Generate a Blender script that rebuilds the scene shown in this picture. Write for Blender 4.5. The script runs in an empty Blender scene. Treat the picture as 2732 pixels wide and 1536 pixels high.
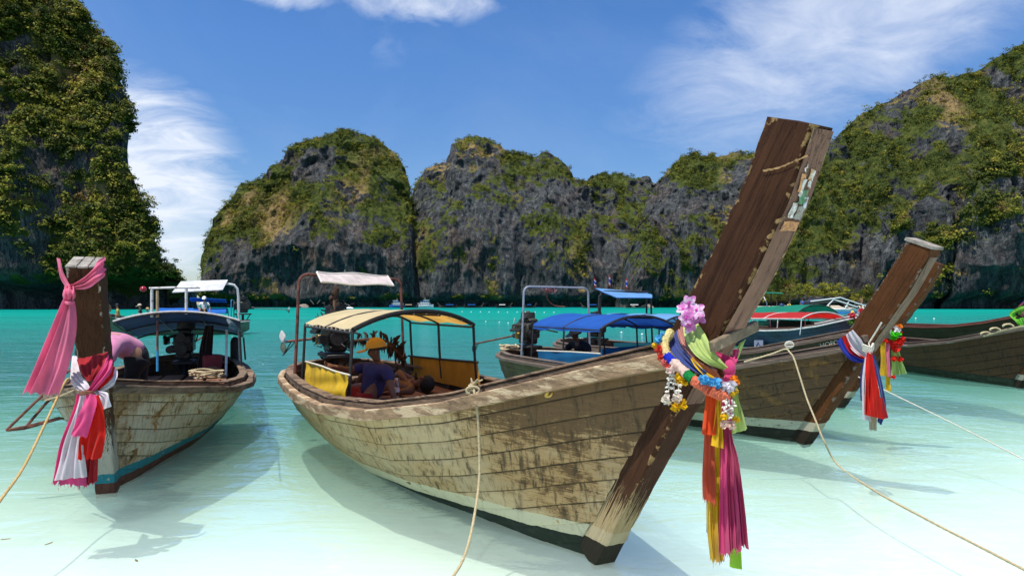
import bpy, bmesh, math, random
import numpy as np
from mathutils import Vector, Matrix, Euler

EXPOSURE = 0.42
SKY_STRENGTH = 0.135
SKY_SAT = 1.24
SKY_VAL = 0.88
CLOUD = (4.9, 5.25, 5.9)
random.seed(7)
rng = np.random.default_rng(7)
scene = bpy.context.scene
COL = scene.collection

# ---------------------------------------------------------------- camera
FPX, CAMH, CX, HY = 1780.0, 1.65, 1366.0, 813.0
cam_data = bpy.data.cameras.new('camera')
cam_data.sensor_width = 36.0
cam_data.lens = FPX / 2732.0 * 36.0
cam_data.shift_y = (HY - 768.0) / 2732.0
cam_data.clip_start = 0.05
cam_data.clip_end = 20000.0
cam = bpy.data.objects.new('camera', cam_data)
cam.location = (0, 0, CAMH)
cam.rotation_euler = (math.radians(90), 0, 0)
COL.objects.link(cam)
scene.camera = cam

# ---------------------------------------------------------------- exposure
scene.view_settings.view_transform = 'Standard'
scene.view_settings.look = 'None'
scene.view_settings.gamma = 1.0
scene.view_settings.use_curve_mapping = False
scene.view_settings.exposure = EXPOSURE
scene.cycles.max_bounces = 8
scene.cycles.diffuse_bounces = 4
scene.cycles.transparent_max_bounces = 12
scene.cycles.caustics_reflective = False
scene.cycles.caustics_refractive = False
scene.cycles.use_denoising = True

# ---------------------------------------------------------------- sun + sky
SUN_DIR = Vector((-0.22, -0.26, 1.0)).normalized()
sun_el = math.asin(SUN_DIR.z)
sun_az = math.atan2(SUN_DIR.x, SUN_DIR.y)
sd = bpy.data.lights.new('sun', 'SUN')
sd.energy = 4.7
sd.angle = math.radians(0.5)
sd.color = (1.0, 0.955, 0.88)
sun = bpy.data.objects.new('sun', sd)
sun.rotation_euler = SUN_DIR.to_track_quat('Z', 'Y').to_euler()
sun.location = (0, 0, 60)
COL.objects.link(sun)


class NT:
    """small helper around a node tree"""
    def __init__(self, tree):
        self.t = tree
        self.t.nodes.clear()

    def n(self, kind, **kw):
        nd = self.t.nodes.new(kind)
        ins = kw.pop('ins', {})
        for k, v in kw.items():
            setattr(nd, k, v)
        for k, v in ins.items():
            self.set(nd.inputs[k], v)
        return nd

    def set(self, sock, v):
        if isinstance(v, bpy.types.NodeSocket):
            self.t.links.new(v, sock)
        elif isinstance(v, bpy.types.Node):
            self.t.links.new(v.outputs[0], sock)
        else:
            if isinstance(v, (tuple, list)) and len(v) == 3 and sock.type == 'RGBA':
                v = (*v, 1)
            sock.default_value = v

    def math(self, op, a, b=None, c=None, clamp=False):
        nd = self.n('ShaderNodeMath', operation=op, use_clamp=clamp)
        self.set(nd.inputs[0], a)
        if b is not None:
            self.set(nd.inputs[1], b)
        if c is not None:
            self.set(nd.inputs[2], c)
        return nd.outputs[0]

    def mix(self, fac, a, b, blend='MIX', clamp=False):
        nd = self.n('ShaderNodeMix', data_type='RGBA', blend_type=blend, clamp_factor=True)
        self.set(nd.inputs[0], fac)
        self.set(nd.inputs[6], a)
        self.set(nd.inputs[7], b)
        return nd.outputs[2]

    def ramp(self, fac, stops, interp='LINEAR'):
        nd = self.n('ShaderNodeValToRGB')
        cr = nd.color_ramp
        cr.interpolation = interp
        while len(cr.elements) < len(stops):
            cr.elements.new(0.5)
        for e, (p, c) in zip(cr.elements, stops):
            e.position = p
            e.color = (c, c, c, 1) if isinstance(c, (int, float)) else (*c, 1)
        self.set(nd.inputs[0], fac)
        return nd.outputs[0]

    def noise(self, vec, scale=5, detail=4, rough=0.55, dist=0.0, out=0, lac=2.0):
        nd = self.n('ShaderNodeTexNoise')
        if vec is not None:
            self.set(nd.inputs['Vector'], vec)
        nd.inputs['Scale'].default_value = scale
        nd.inputs['Detail'].default_value = detail
        nd.inputs['Roughness'].default_value = rough
        nd.inputs['Distortion'].default_value = dist
        nd.inputs['Lacunarity'].default_value = lac
        return nd.outputs[out]

    def mapping(self, vec, scale=(1, 1, 1), rot=(0, 0, 0), loc=(0, 0, 0)):
        nd = self.n('ShaderNodeMapping')
        self.set(nd.inputs['Vector'], vec)
        nd.inputs['Scale'].default_value = scale
        nd.inputs['Rotation'].default_value = rot
        nd.inputs['Location'].default_value = loc
        return nd.outputs[0]

    def link(self, a, b):
        self.t.links.new(a, b)


world = bpy.data.worlds.new('World')
scene.world = world
world.use_nodes = True
w = NT(world.node_tree)
sky = w.n('ShaderNodeTexSky', sky_type='NISHITA', sun_disc=False)
sky.sun_elevation = sun_el
sky.sun_rotation = sun_az
sky.altitude = 0
sky.air_density = 1.0
sky.dust_density = 0.25
sky.ozone_density = 4.0
hs = w.n('ShaderNodeHueSaturation', ins={'Color': sky.outputs[0], 'Saturation': SKY_SAT, 'Value': SKY_VAL, 'Hue': 0.507})
tc = w.n('ShaderNodeTexCoord')
sep = w.n('ShaderNodeSeparateXYZ', ins={0: tc.outputs['Generated']})
dx, dy, dz = sep.outputs
ay = w.math('MAXIMUM', dy, 0.08)
qx = w.math('DIVIDE', dx, ay)          # tangent-plane direction, looking along +Y
qz = w.math('DIVIDE', dz, ay)
# cloud plane coordinates: high cirrus sheet over the whole sky
dzc = w.math('MAXIMUM', dz, 0.03)
pxc = w.math('DIVIDE', dx, w.math('ADD', dzc, 0.12))
pyc = w.math('DIVIDE', dy, w.math('ADD', dzc, 0.12))
pl = w.n('ShaderNodeCombineXYZ', ins={0: pxc, 1: pyc, 2: 0.0}).outputs[0]
dirv = w.n('ShaderNodeCombineXYZ', ins={0: qx, 1: qz, 2: 0.0}).outputs[0]


def blob(cx_, cz_, rx, rz, rot=0.0, soft=1.0):
    ddx = w.math('SUBTRACT', qx, cx_)
    ddz = w.math('SUBTRACT', qz, cz_)
    c, s = math.cos(rot), math.sin(rot)
    a = w.math('DIVIDE', w.math('ADD', w.math('MULTIPLY', ddx, c), w.math('MULTIPLY', ddz, s)), rx)
    b = w.math('DIVIDE', w.math('SUBTRACT', w.math('MULTIPLY', ddz, c), w.math('MULTIPLY', ddx, s)), rz)
    r2 = w.math('ADD', w.math('MULTIPLY', a, a), w.math('MULTIPLY', b, b))
    return w.math('SUBTRACT', soft, w.math('MULTIPLY', r2, soft), clamp=True)


# streaky bank low on the left, wisps above the middle, broad cirrus on the right
n1 = w.noise(w.mapping(dirv, scale=(3.0, 11, 1), rot=(0, 0, math.radians(16)), loc=(0.4, 2.0, 0)), 2.4, 8, 0.62, 0.9)
n2 = w.noise(w.mapping(dirv, scale=(6, 8, 1), rot=(0, 0, math.radians(-12)), loc=(3, 1, 0)), 2.4, 8, 0.6, 0.4)
n3 = w.noise(w.mapping(dirv, scale=(2.6, 7, 1), rot=(0, 0, math.radians(-26)), loc=(1.7, 5, 0)), 2.3, 9, 0.62, 0.5)
n4 = w.noise(w.mapping(pl, scale=(0.7, 0.35, 1)), 1.3, 8, 0.6, 0.8)


def cover(noise_out, mask, lo, hi, gain):
    v = w.math('MULTIPLY', w.math('SUBTRACT', w.math('ADD', noise_out, w.math('MULTIPLY', mask, gain)), lo), 1.0 / (hi - lo), clamp=True)
    return w.math('MULTIPLY', v, w.math('MULTIPLY', mask, 1.6, clamp=True))


m_left = w.math('MAXIMUM', blob(-0.56, 0.20, 0.20, 0.16, math.radians(-38)), w.math('MULTIPLY', blob(-0.56, 0.10, 0.16, 0.12), 0.7))
c1 = w.math('MULTIPLY', cover(n1, m_left, 0.44, 0.86, 0.36), 0.96)
m_top = w.math('MAXIMUM', blob(-0.14, 0.462, 0.15, 0.05, math.radians(-4)), blob(-0.34, 0.468, 0.09, 0.035, math.radians(-10)))
m_top = w.math('MAXIMUM', m_top, w.math('MULTIPLY', blob(-0.19, 0.385, 0.04, 0.04), 0.22))
c2 = w.math('MULTIPLY', cover(n2, m_top, 0.50, 1.0, 0.33), 0.85)
m_right = w.math('MAXIMUM', blob(0.52, 0.43, 0.42, 0.16, math.radians(26)), w.math('MULTIPLY', blob(0.38, 0.31, 0.26, 0.085, math.radians(8)), 0.62))
c3 = w.math('MULTIPLY', cover(n3, m_right, 0.44, 1.00, 0.33), 0.74)
# the same thin cirrus goes on over the rest of the sky
c4 = w.math('MULTIPLY', w.math('MULTIPLY', w.math('SUBTRACT', n4, 0.44), 3.0, clamp=True), 0.75)
back = w.math('LESS_THAN', dy, 0.10)
front_any = w.math('SUBTRACT', 1.0, back)
cl = w.math('MAXIMUM', w.math('MAXIMUM', c1, c2), c3)
cl = w.math('MULTIPLY', cl, front_any)
over = w.math('MAXIMUM', back, w.math('MULTIPLY', w.math('SUBTRACT', dz, 0.45), 6.0, clamp=True))
cl = w.math('MAXIMUM', cl, w.math('MULTIPLY', c4, w.math('MAXIMUM', over, 0.12)))
# thin milky air towards the horizon
hz = w.math('POWER', w.math('SUBTRACT', 1.0, w.math('MAXIMUM', dz, 0.0), clamp=True), 9.0)
cl = w.math('MAXIMUM', cl, w.math('MULTIPLY', hz, 0.10))
cloudcol = w.n('ShaderNodeRGB')
cloudcol.outputs[0].default_value = (CLOUD[0], CLOUD[1], CLOUD[2], 1)
low = w.ramp(w.math('MAXIMUM', dz, 0.0), [(0.0, 0.58), (0.10, 0.76), (0.35, 1.0)])
skymix = w.mix(cl, w.mix(1.0, hs.outputs[0], low, 'MULTIPLY'), cloudcol.outputs[0])
bg = w.n('ShaderNodeBackground', ins={'Color': skymix, 'Strength': SKY_STRENGTH})
wo = w.n('ShaderNodeOutputWorld')
w.link(bg.outputs[0], wo.inputs[0])

# ================================================================ helpers
def W(px, py, D):
    """photo pixel + distance along +Y -> world point"""
    return Vector(((px - CX) / FPX * D, D, CAMH + (HY - py) / FPX * D))


def put(o, parent=None):
    COL.objects.link(o)
    if parent is not None:
        o.parent = parent
    return o


def tag(o, label=None, cat=None, group=None, kind=None):
    if label: o['label'] = label
    if cat: o['category'] = cat
    if group: o['group'] = group
    if kind: o['kind'] = kind
    return o


def empty(name, loc=(0, 0, 0), rz=0.0):
    o = bpy.data.objects.new(name, None)
    o.empty_display_size = 0.2
    o.location = loc
    o.rotation_euler = (0, 0, rz)
    return put(o)


class MB:
    """collects shapes and links them as ONE mesh object"""
    def __init__(self):
        self.v, self.f = [], []
        self.attr = None

    def grid(self, rows, cu=False, cv=False):
        """rows: list of lists of points"""
        b = len(self.v)
        n, m = len(rows), len(rows[0])
        for r in rows:
            self.v.extend([tuple(p) for p in r])
        for i in range(n - (0 if cu else 1)):
            for j in range(m - (0 if cv else 1)):
                i2, j2 = (i + 1) % n, (j + 1) % m
                self.f.append((b + i * m + j, b + i2 * m + j, b + i2 * m + j2, b + i * m + j2))
        return self

    def poly(self, pts):
        b = len(self.v)
        self.v.extend([tuple(p) for p in pts])
        self.f.append(tuple(range(b, b + len(pts))))
        return self

    def box(self, c, s, R=None, bev=0.0):
        """box of size s at c; chamfered when bev"""
        hx, hy, hz = s[0] / 2, s[1] / 2, s[2] / 2
        c = Vector(c)
        if bev <= 0:
            pts = [Vector((x * hx, y * hy, z * hz)) for z in (-1, 1) for x, y in ((-1, -1), (1, -1), (1, 1), (-1, 1))]
            if R: pts = [R @ p for p in pts]
            b = len(self.v)
            self.v.extend([tuple(p + c) for p in pts])
            for q in ((3, 2, 1, 0), (4, 5, 6, 7), (0, 1, 5, 4), (1, 2, 6, 5), (2, 3, 7, 6), (3, 0, 4, 7)):
                self.f.append(tuple(b + i for i in q))
            return self
        e = min(bev, hx * .9, hy * .9, hz * .9)
        rows = []
        for z, k in ((-hz, e), (-hz + e, 0), (hz - e, 0), (hz, e)):
            x, y = hx - k, hy - k
            ex = max(e - k, 0.0005)
            ring = [(-x + ex, -y), (x - ex, -y), (x, -y + ex), (x, y - ex), (x - ex, y), (-x + ex, y), (-x, y - ex), (-x, -y + ex)]
            ring = [Vector((p[0], p[1], z)) for p in ring]
            if R: ring = [R @ p for p in ring]
            rows.append([p + c for p in ring])
        self.grid(rows, cv=True)
        self.poly(list(reversed(rows[0])))
        self.poly(rows[-1])
        return self

    def beam(self, p0, p1, wd, ht, up=(0, 0, 1), bev=0.0):
        p0, p1 = Vector(p0), Vector(p1)
        d = p1 - p0
        x = d.normalized()
        u = Vector(up)
        y = u.cross(x)
        if y.length < 1e-4: y = Vector((0, 1, 0)).cross(x)
        y.normalize()
        z = x.cross(y)
        R = Matrix((x, y, z)).transposed()
        return self.box((p0 + p1) / 2, (d.length, wd, ht), R, bev)

    def tube(self, pts, r, n=8, caps=True, squash=None):
        pts = [Vector(p) for p in pts]
        m = len(pts)
        rs = r if isinstance(r, (list, tuple)) else [r] * m
        t0 = (pts[1] - pts[0]).normalized()
        a = Vector((0, 0, 1)) if abs(t0.z) < 0.9 else Vector((1, 0, 0))
        nrm = (a - t0 * a.dot(t0)).normalized()
        rows = []
        for i in range(m):
            t = (pts[min(i + 1, m - 1)] - pts[max(i - 1, 0)])
            if t.length < 1e-9: t = t0
            t = t.normalized()
            nrm = nrm - t * nrm.dot(t)
            if nrm.length < 1e-6: nrm = t.orthogonal()
            nrm.normalize()
            bn = t.cross(nrm)
            rows.append([pts[i] + (nrm * math.cos(k * 2 * math.pi / n) + bn * math.sin(k * 2 * math.pi / n)) * rs[i] for k in range(n)])
        self.grid(rows, cv=True)
        if caps:
            self.poly(list(reversed(rows[0])))
            self.poly(rows[-1])
        return self

    def lathe(self, prof, c=(0, 0, 0), n=16, R=None, sx=1.0, sy=1.0):
        """prof: (radius, z) list"""
        c = Vector(c)
        rows = []
        for r, z in prof:
            ring = [Vector((r * sx * math.cos(k * 2 * math.pi / n), r * sy * math.sin(k * 2 * math.pi / n), z)) for k in range(n)]
            if R: ring = [R @ p for p in ring]
            rows.append([p + c for p in ring])
        self.grid(rows, cv=True)
        self.poly(list(reversed(rows[0])))
        self.poly(rows[-1])
        return self

    def ball(self, c, r, n=10, m=7, jit=0.0, R=None):
        r = r if isinstance(r, (tuple, list)) else (r, r, r)
        rows = []
        c = Vector(c)
        for i in range(m + 1):
            th = math.pi * i / m
            rr = max(math.sin(th), 0.02)
            row = []
            for k in range(n):
                j = 1 + random.uniform(-jit, jit)
                p = Vector((r[0] * rr * j * math.cos(k * 2 * math.pi / n), r[1] * rr * j * math.sin(k * 2 * math.pi / n), -r[2] * j * math.cos(th)))
                if R: p = R @ p
                row.append(p + c)
            rows.append(row)
        self.grid(rows, cv=True)
        self.poly(list(reversed(rows[0])))
        self.poly(rows[-1])
        return self

    def disc(self, c, r, normal, th=0.01, n=16):
        nrm = Vector(normal).normalized()
        return self.tube([Vector(c) - nrm * th / 2, Vector(c) + nrm * th / 2], r, n)

    def build(self, name, mat, parent=None, smooth=True, ang=0.7, origin=None):
        me = bpy.data.meshes.new(name)
        v = self.v
        if origin is not None:
            ox, oy, oz = origin
            v = [(p[0] - ox, p[1] - oy, p[2] - oz) for p in v]
        me.from_pydata(v, [], self.f)
        if self.attr is not None:
            a = me.attributes.new('edge', 'FLOAT', 'POINT')
            a.data.foreach_set('value', self.attr)
        if smooth:
            me.shade_smooth()
            me.set_sharp_from_angle(angle=ang)
        if mat is not None:
            for m in (mat if isinstance(mat, (list, tuple)) else [mat]):
                me.materials.append(m)
        o = bpy.data.objects.new(name, me)
        if origin is not None:
            o.location = origin
        put(o, parent)
        return o


def np_mesh(name, verts, quads, mat, parent=None, attrs=None, smooth=False):
    """fast mesh from numpy arrays"""
    me = bpy.data.meshes.new(name)
    nv, nf = len(verts), len(quads)
    k = quads.shape[1]
    me.vertices.add(nv)
    me.vertices.foreach_set('co', np.ascontiguousarray(verts, dtype=np.float32).ravel())
    me.loops.add(nf * k)
    me.loops.foreach_set('vertex_index', np.ascontiguousarray(quads, dtype=np.int32).ravel())
    me.polygons.add(nf)
    me.polygons.foreach_set('loop_start', np.arange(0, nf * k, k, dtype=np.int32))
    me.polygons.foreach_set('loop_total', np.full(nf, k, dtype=np.int32))
    for an, arr in (attrs or {}).items():
        if arr.ndim == 1:
            a = me.attributes.new(an, 'FLOAT', 'POINT')
            a.data.foreach_set('value', arr.astype(np.float32))
        else:
            a = me.attributes.new(an, 'FLOAT_COLOR', 'POINT')
            a.data.foreach_set('color', arr.astype(np.float32).ravel())
    me.update(calc_edges=True)
    me.validate()
    if smooth:
        me.shade_smooth()
    me.materials.append(mat)
    o = bpy.data.objects.new(name, me)
    put(o, parent)
    return o


def catmull(pts, n):
    """resample a polyline of tuples smoothly to n points"""
    P = np.array([tuple(p) for p in pts], float)
    m = len(P)
    if m == 2:
        return [tuple(P[0] + (P[1] - P[0]) * i / (n - 1)) for i in range(n)]
    out = []
    for i in range(n):
        t = i / (n - 1) * (m - 1)
        k = min(int(t), m - 2)
        u = t - k
        p0 = P[k - 1] if k > 0 else 2 * P[0] - P[1]
        p1, p2 = P[k], P[k + 1]
        p3 = P[k + 2] if k + 2 < m else 2 * P[m - 1] - P[m - 2]
        out.append(tuple(0.5 * (2 * p1 + (p2 - p0) * u + (2 * p0 - 5 * p1 + 4 * p2 - p3) * u * u + (3 * p1 - p0 - 3 * p2 + p3) * u ** 3)))
    return out


# ---------------------------------------------------------------- numpy noise
def _hash(ix, iy, iz, seed):
    h = (ix * 374761393 + iy * 668265263 + iz * 2147483647 + seed * 1274126177) & 0xFFFFFFFF
    h = ((h ^ (h >> 13)) * 1274126177) & 0xFFFFFFFF
    h = h ^ (h >> 16)
    return (h & 0xFFFF) / 65535.0


def vnoise(x, y, z, seed=0):
    x0, y0, z0 = np.floor(x).astype(np.int64), np.floor(y).astype(np.int64), np.floor(z).astype(np.int64)
    fx, fy, fz = x - x0, y - y0, z - z0
    fx, fy, fz = [t * t * t * (t * (t * 6 - 15) + 10) for t in (fx, fy, fz)]
    r = 0
    for dx_ in (0, 1):
        for dy_ in (0, 1):
            for dz_ in (0, 1):
                wgt = (fx if dx_ else 1 - fx) * (fy if dy_ else 1 - fy) * (fz if dz_ else 1 - fz)
                r = r + wgt * _hash(x0 + dx_, y0 + dy_, z0 + dz_, seed)
    return r * 2 - 1


def fbm(x, y, z, octv=5, seed=0, ridged=False, gain=0.5, lac=2.03):
    a, s, t = 1.0, 0.0, 0.0
    for o in range(octv):
        n = vnoise(x, y, z, seed + o * 17)
        if ridged:
            n = 1 - 2 * np.abs(n)
        s = s + a * n
        t += a
        a *= gain
        x, y, z = x * lac + 13.7, y * lac + 5.1, z * lac + 9.3
    return s / t


# ================================================================ materials
MATS = {}


def new_mat(name):
    m = bpy.data.materials.new(name)
    m.use_nodes = True
    t = NT(m.node_tree)
    out = t.n('ShaderNodeOutputMaterial')
    return m, t, out


def simple(name, col, rough=0.7, var=0.25, scale=9.0, bump=0.15, metal=0.0, transl=0.0, spec=0.3, stretch=(1, 1, 1), col2=None, thr=0.55):
    """plain procedural surface: base colour broken up by noise, optional second tone, bump"""
    if name in MATS: return MATS[name]
    m, t, out = new_mat(name)
    tc_ = t.n('ShaderNodeTexCoord').outputs['Object']
    v = t.mapping(tc_, scale=stretch)
    n_ = t.noise(v, scale, 6, 0.6)
    fine = t.noise(v, scale * 6, 3, 0.6)
    k = t.ramp(n_, [(0.3, 1 - var), (0.7, 1 + var * 0.6 if var < .5 else 1.3)])
    base = t.mix(1.0, col, k, 'MULTIPLY')
    if col2:
        base = t.mix(t.ramp(t.noise(v, scale * 0.7, 7, 0.65, 0.4), [(thr - .04, 0.0), (thr + .04, 1.0)]), base, col2)
    p = t.n('ShaderNodeBsdfPrincipled', ins={'Base Color': base, 'Roughness': rough, 'Metallic': metal, 'Specular IOR Level': spec})
    if bump > 0:
        b = t.n('ShaderNodeBump', ins={'Height': fine, 'Strength': bump, 'Distance': 0.02})
        t.link(b.outputs[0], p.inputs['Normal'])
    sh = p.outputs[0]
    if transl > 0:
        tr = t.n('ShaderNodeBsdfTranslucent', ins={'Color': base})
        mx = t.n('ShaderNodeMixShader', ins={0: transl, 1: sh, 2: tr.outputs[0]})
        sh = mx.outputs[0]
    t.link(sh, out.inputs[0])
    MATS[name] = m
    return m


def cloth_mat(name, col, transl=0.35, weave=260.0):
    if name in MATS: return MATS[name]
    transl = min(transl * 1.5, 0.55)
    m, t, out = new_mat(name)
    tc_ = t.n('ShaderNodeTexCoord').outputs['Object']
    n_ = t.noise(t.mapping(tc_, scale=(1, 1, 0.35)), 9, 5, 0.6)
    fine = t.noise(tc_, weave, 2, 0.5)
    base = t.mix(1.0, col, t.ramp(n_, [(0.3, 0.72), (0.7, 1.08)]), 'MULTIPLY')
    p = t.n('ShaderNodeBsdfPrincipled', ins={'Base Color': base, 'Roughness': 0.85, 'Specular IOR Level': 0.15, 'Sheen Weight': 0.25})
    b = t.n('ShaderNodeBump', ins={'Height': t.math('ADD', t.math('MULTIPLY', fine, 0.25), n_), 'Strength': 0.25, 'Distance': 0.02})
    t.link(b.outputs[0], p.inputs['Normal'])
    tr = t.n('ShaderNodeBsdfTranslucent', ins={'Color': base})
    mx = t.n('ShaderNodeMixShader', ins={0: transl, 1: p.outputs[0], 2: tr.outputs[0]})
    t.link(mx.outputs[0], out.inputs[0])
    MATS[name] = m
    return m


def hull_mat(name, paint, wood, wear=0.5, stain=(0.05, 0.035, 0.02), band=None, bottom=None, blotch=None, Lb=7.2, fade=0.35, stainlo=0.47):
    """weathered painted planks. local x runs along the boat, z is up.
    band=(z at stem, slope per metre aft, width, colour): painted stripe; bottom=colour under it"""
    m, t, out = new_mat(name)
    tc_ = t.n('ShaderNodeTexCoord').outputs['Object']
    s = t.n('ShaderNodeSeparateXYZ', ins={0: tc_})
    X, Y, Z = s.outputs
    oi = t.n('ShaderNodeObjectInfo').outputs['Random']
    shift = t.n('ShaderNodeCombineXYZ', ins={0: t.math('MULTIPLY', oi, 31.0), 1: 0.0, 2: t.math('MULTIPLY', oi, 17.0)}).outputs[0]
    vv = t.n('ShaderNodeVectorMath', operation='ADD', ins={0: tc_, 1: shift}).outputs[0]
    edge = t.n('ShaderNodeAttribute', attribute_name='edge').outputs['Fac']
    grain = t.noise(t.mapping(vv, scale=(1.1, 1.1, 22)), 3.0, 8, 0.62, 1.6)
    grain2 = t.noise(t.mapping(vv, scale=(1.6, 1.6, 60)), 2.2, 5, 0.6, 0.6)
    big = t.noise(t.mapping(tc_, scale=(0.8, 0.8, 1.5)), 1.5, 5, 0.6, 0.3)
    mid = t.noise(t.mapping(tc_, scale=(1.6, 1.6, 2.4)), 5.0, 7, 0.66, 0.2)
    drip = t.noise(t.mapping(tc_, scale=(9, 9, 1.0)), 2.6, 6, 0.62, 0.4)
    fine = t.noise(tc_, 70, 4, 0.65)
    # wood under the paint
    wcol = t.mix(t.ramp(grain, [(0.3, 0.0), (0.7, 1.0)]), tuple(c * 0.55 for c in wood), tuple(min(c * 1.35, 1) for c in wood))
    # paint, slightly different on every plank
    pv = t.ramp(t.math('ADD', t.math('MULTIPLY', mid, 0.7), t.math('MULTIPLY', oi, 0.3)), [(0.25, 0.74), (0.72, 1.1)])
    pcol = t.mix(1.0, paint, pv, 'MULTIPLY')
    # yellowish stained paint
    pcol = t.mix(t.math('MULTIPLY', t.ramp(big, [(0.45, 0.0), (0.65, 1.0)]), 0.55), pcol, (paint[0] * 0.80, paint[1] * 0.62, paint[2] * 0.36))
    # flaked paint: where noise + grain exceeds a level
    wearv = t.math('ADD', t.math('ADD', t.math('MULTIPLY', mid, 0.42), t.math('MULTIPLY', fine, 0.16)), t.math('ADD', t.math('MULTIPLY', grain, 0.42), t.math('MULTIPLY', t.math('SUBTRACT', big, 0.5), 0.5)))
    bow = t.math('MULTIPLY', t.math('SUBTRACT', X, Lb - 1.6), 0.030, clamp=True)
    hi = t.math('MULTIPLY', t.math('SUBTRACT', Z, 0.70), fade * 0.80, clamp=True)
    lvl = t.math('ADD', t.math('ADD', wearv, bow), hi)
    fl = t.ramp(lvl, [(0.655 - wear * 0.32, 0.0), (0.72 - wear * 0.32, 0.80)])
    # worn-through paint goes from golden brown to bare wood
    c = t.mix(t.ramp(lvl, [(0.56 - wear * 0.32, 0.0), (0.70 - wear * 0.32, 0.62)]), pcol, (paint[0] * 0.66, paint[1] * 0.50, paint[2] * 0.30))
    c = t.mix(fl, c, wcol)
    # short dark cracks and scratches
    ck = t.noise(t.mapping(vv, scale=(2.2, 2.2, 26), rot=(0, 0.12, 0)), 3.4, 7, 0.7, 0.9)
    c = t.mix(t.math('MULTIPLY', t.ramp(ck, [(0.63, 0.0), (0.68, 1.0)]), t.ramp(big, [(0.35, 0.35), (0.6, 0.95)])), c, stain)
    # dark cracks along the grain, grime in the seams, run marks
    crack = t.ramp(grain2, [(0.64, 0.0), (0.72, 1.0)])
    c = t.mix(t.math('MULTIPLY', crack, t.ramp(mid, [(0.42, 0.0), (0.6, 0.9)])), c, stain)
    c = t.mix(t.math('MULTIPLY', t.ramp(t.math('ADD', t.math('MULTIPLY', edge, 0.70), t.math('MULTIPLY', mid, 0.62)), [(0.62, 0.0), (0.90, 0.95)]), 0.95), c, stain)
    c = t.mix(t.math('MULTIPLY', t.ramp(drip, [(stainlo + .05, 0.0), (stainlo + .20, 0.85)]), t.ramp(big, [(0.32, 0.35), (0.58, 1.0)])), c, tuple(x * 1.5 for x in stain))
    # nail rows over the frames: short vertical rust and dirt streaks
    ph = t.math('ADD', t.math('DIVIDE', X, 0.36), t.math('MULTIPLY', big, 0.5))
    nr_ = t.math('ABSOLUTE', t.math('SUBTRACT', t.math('FRACT', ph), 0.5))
    c = t.mix(t.math('MULTIPLY', t.ramp(nr_, [(0.0, 0.75), (0.06, 0.0)]), t.ramp(drip, [(0.46, 0.0), (0.60, 1.0)])), c, tuple(x * 1.3 for x in stain))
    if blotch:
        bl = t.noise(t.mapping(tc_, scale=(1.0, 1.0, 1.7), loc=(4.4, 0, 2.2)), 3.6, 6, 0.6, 0.6)
        bl = t.math('ADD', bl, t.math('MULTIPLY', edge, 0.05))
        c = t.mix(t.ramp(bl, [(0.62, 0.0), (0.645, 1.0)]), c, blotch)
        c = t.mix(t.math('MULTIPLY', t.ramp(bl, [(0.53, 0.0), (0.64, 0.8)]), t.ramp(drip, [(0.4, 0.0), (0.6, 1.0)])), c, (0.30, 0.15, 0.045))
    if band:
        zb, sl, wd, bc = band
        wob = t.math('MULTIPLY', t.math('SUBTRACT', t.noise(tc_, 14, 3, 0.6), 0.5), 0.02)
        line = t.math('ADD', t.math('SUBTRACT', zb, t.math('MULTIPLY', t.math('MAXIMUM', t.math('SUBTRACT', Lb + 0.2, X), 0.0), sl)), wob)
        inb = t.math('MULTIPLY', t.math('GREATER_THAN', Z, line), t.math('LESS_THAN', Z, t.math('ADD', line, wd)))
        inb = t.math('MULTIPLY', inb, t.ramp(t.math('ADD', mid, t.math('MULTIPLY', fine, 0.25)), [(0.70, 1.0), (0.76, 0.15)]))
        bcol = t.mix(t.math('MULTIPLY', t.ramp(drip, [(0.5, 0), (0.75, 1)]), 0.5), bc, tuple(x * 0.45 for x in bc))
        c = t.mix(inb, c, bcol)
        if bottom:
            bot = t.mix(t.ramp(mid, [(0.5, 0), (0.75, 1)]), bottom, tuple(min(x * 2.0 + 0.01, 1) for x in bottom))
            c = t.mix(t.math('LESS_THAN', Z, line), c, bot)
    p = t.n('ShaderNodeBsdfPrincipled', ins={'Base Color': c, 'Roughness': 0.82, 'Specular IOR Level': 0.2})
    hgt = t.math('ADD', t.math('ADD', t.math('MULTIPLY', grain2, 0.5), t.math('MULTIPLY', fl, -0.35)), t.math('MULTIPLY', fine, 0.25))
    b = t.n('ShaderNodeBump', ins={'Height': hgt, 'Strength': 0.5, 'Distance': 0.012})
    t.link(b.outputs[0], p.inputs['Normal'])
    t.link(p.outputs[0], out.inputs[0])
    return m


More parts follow.
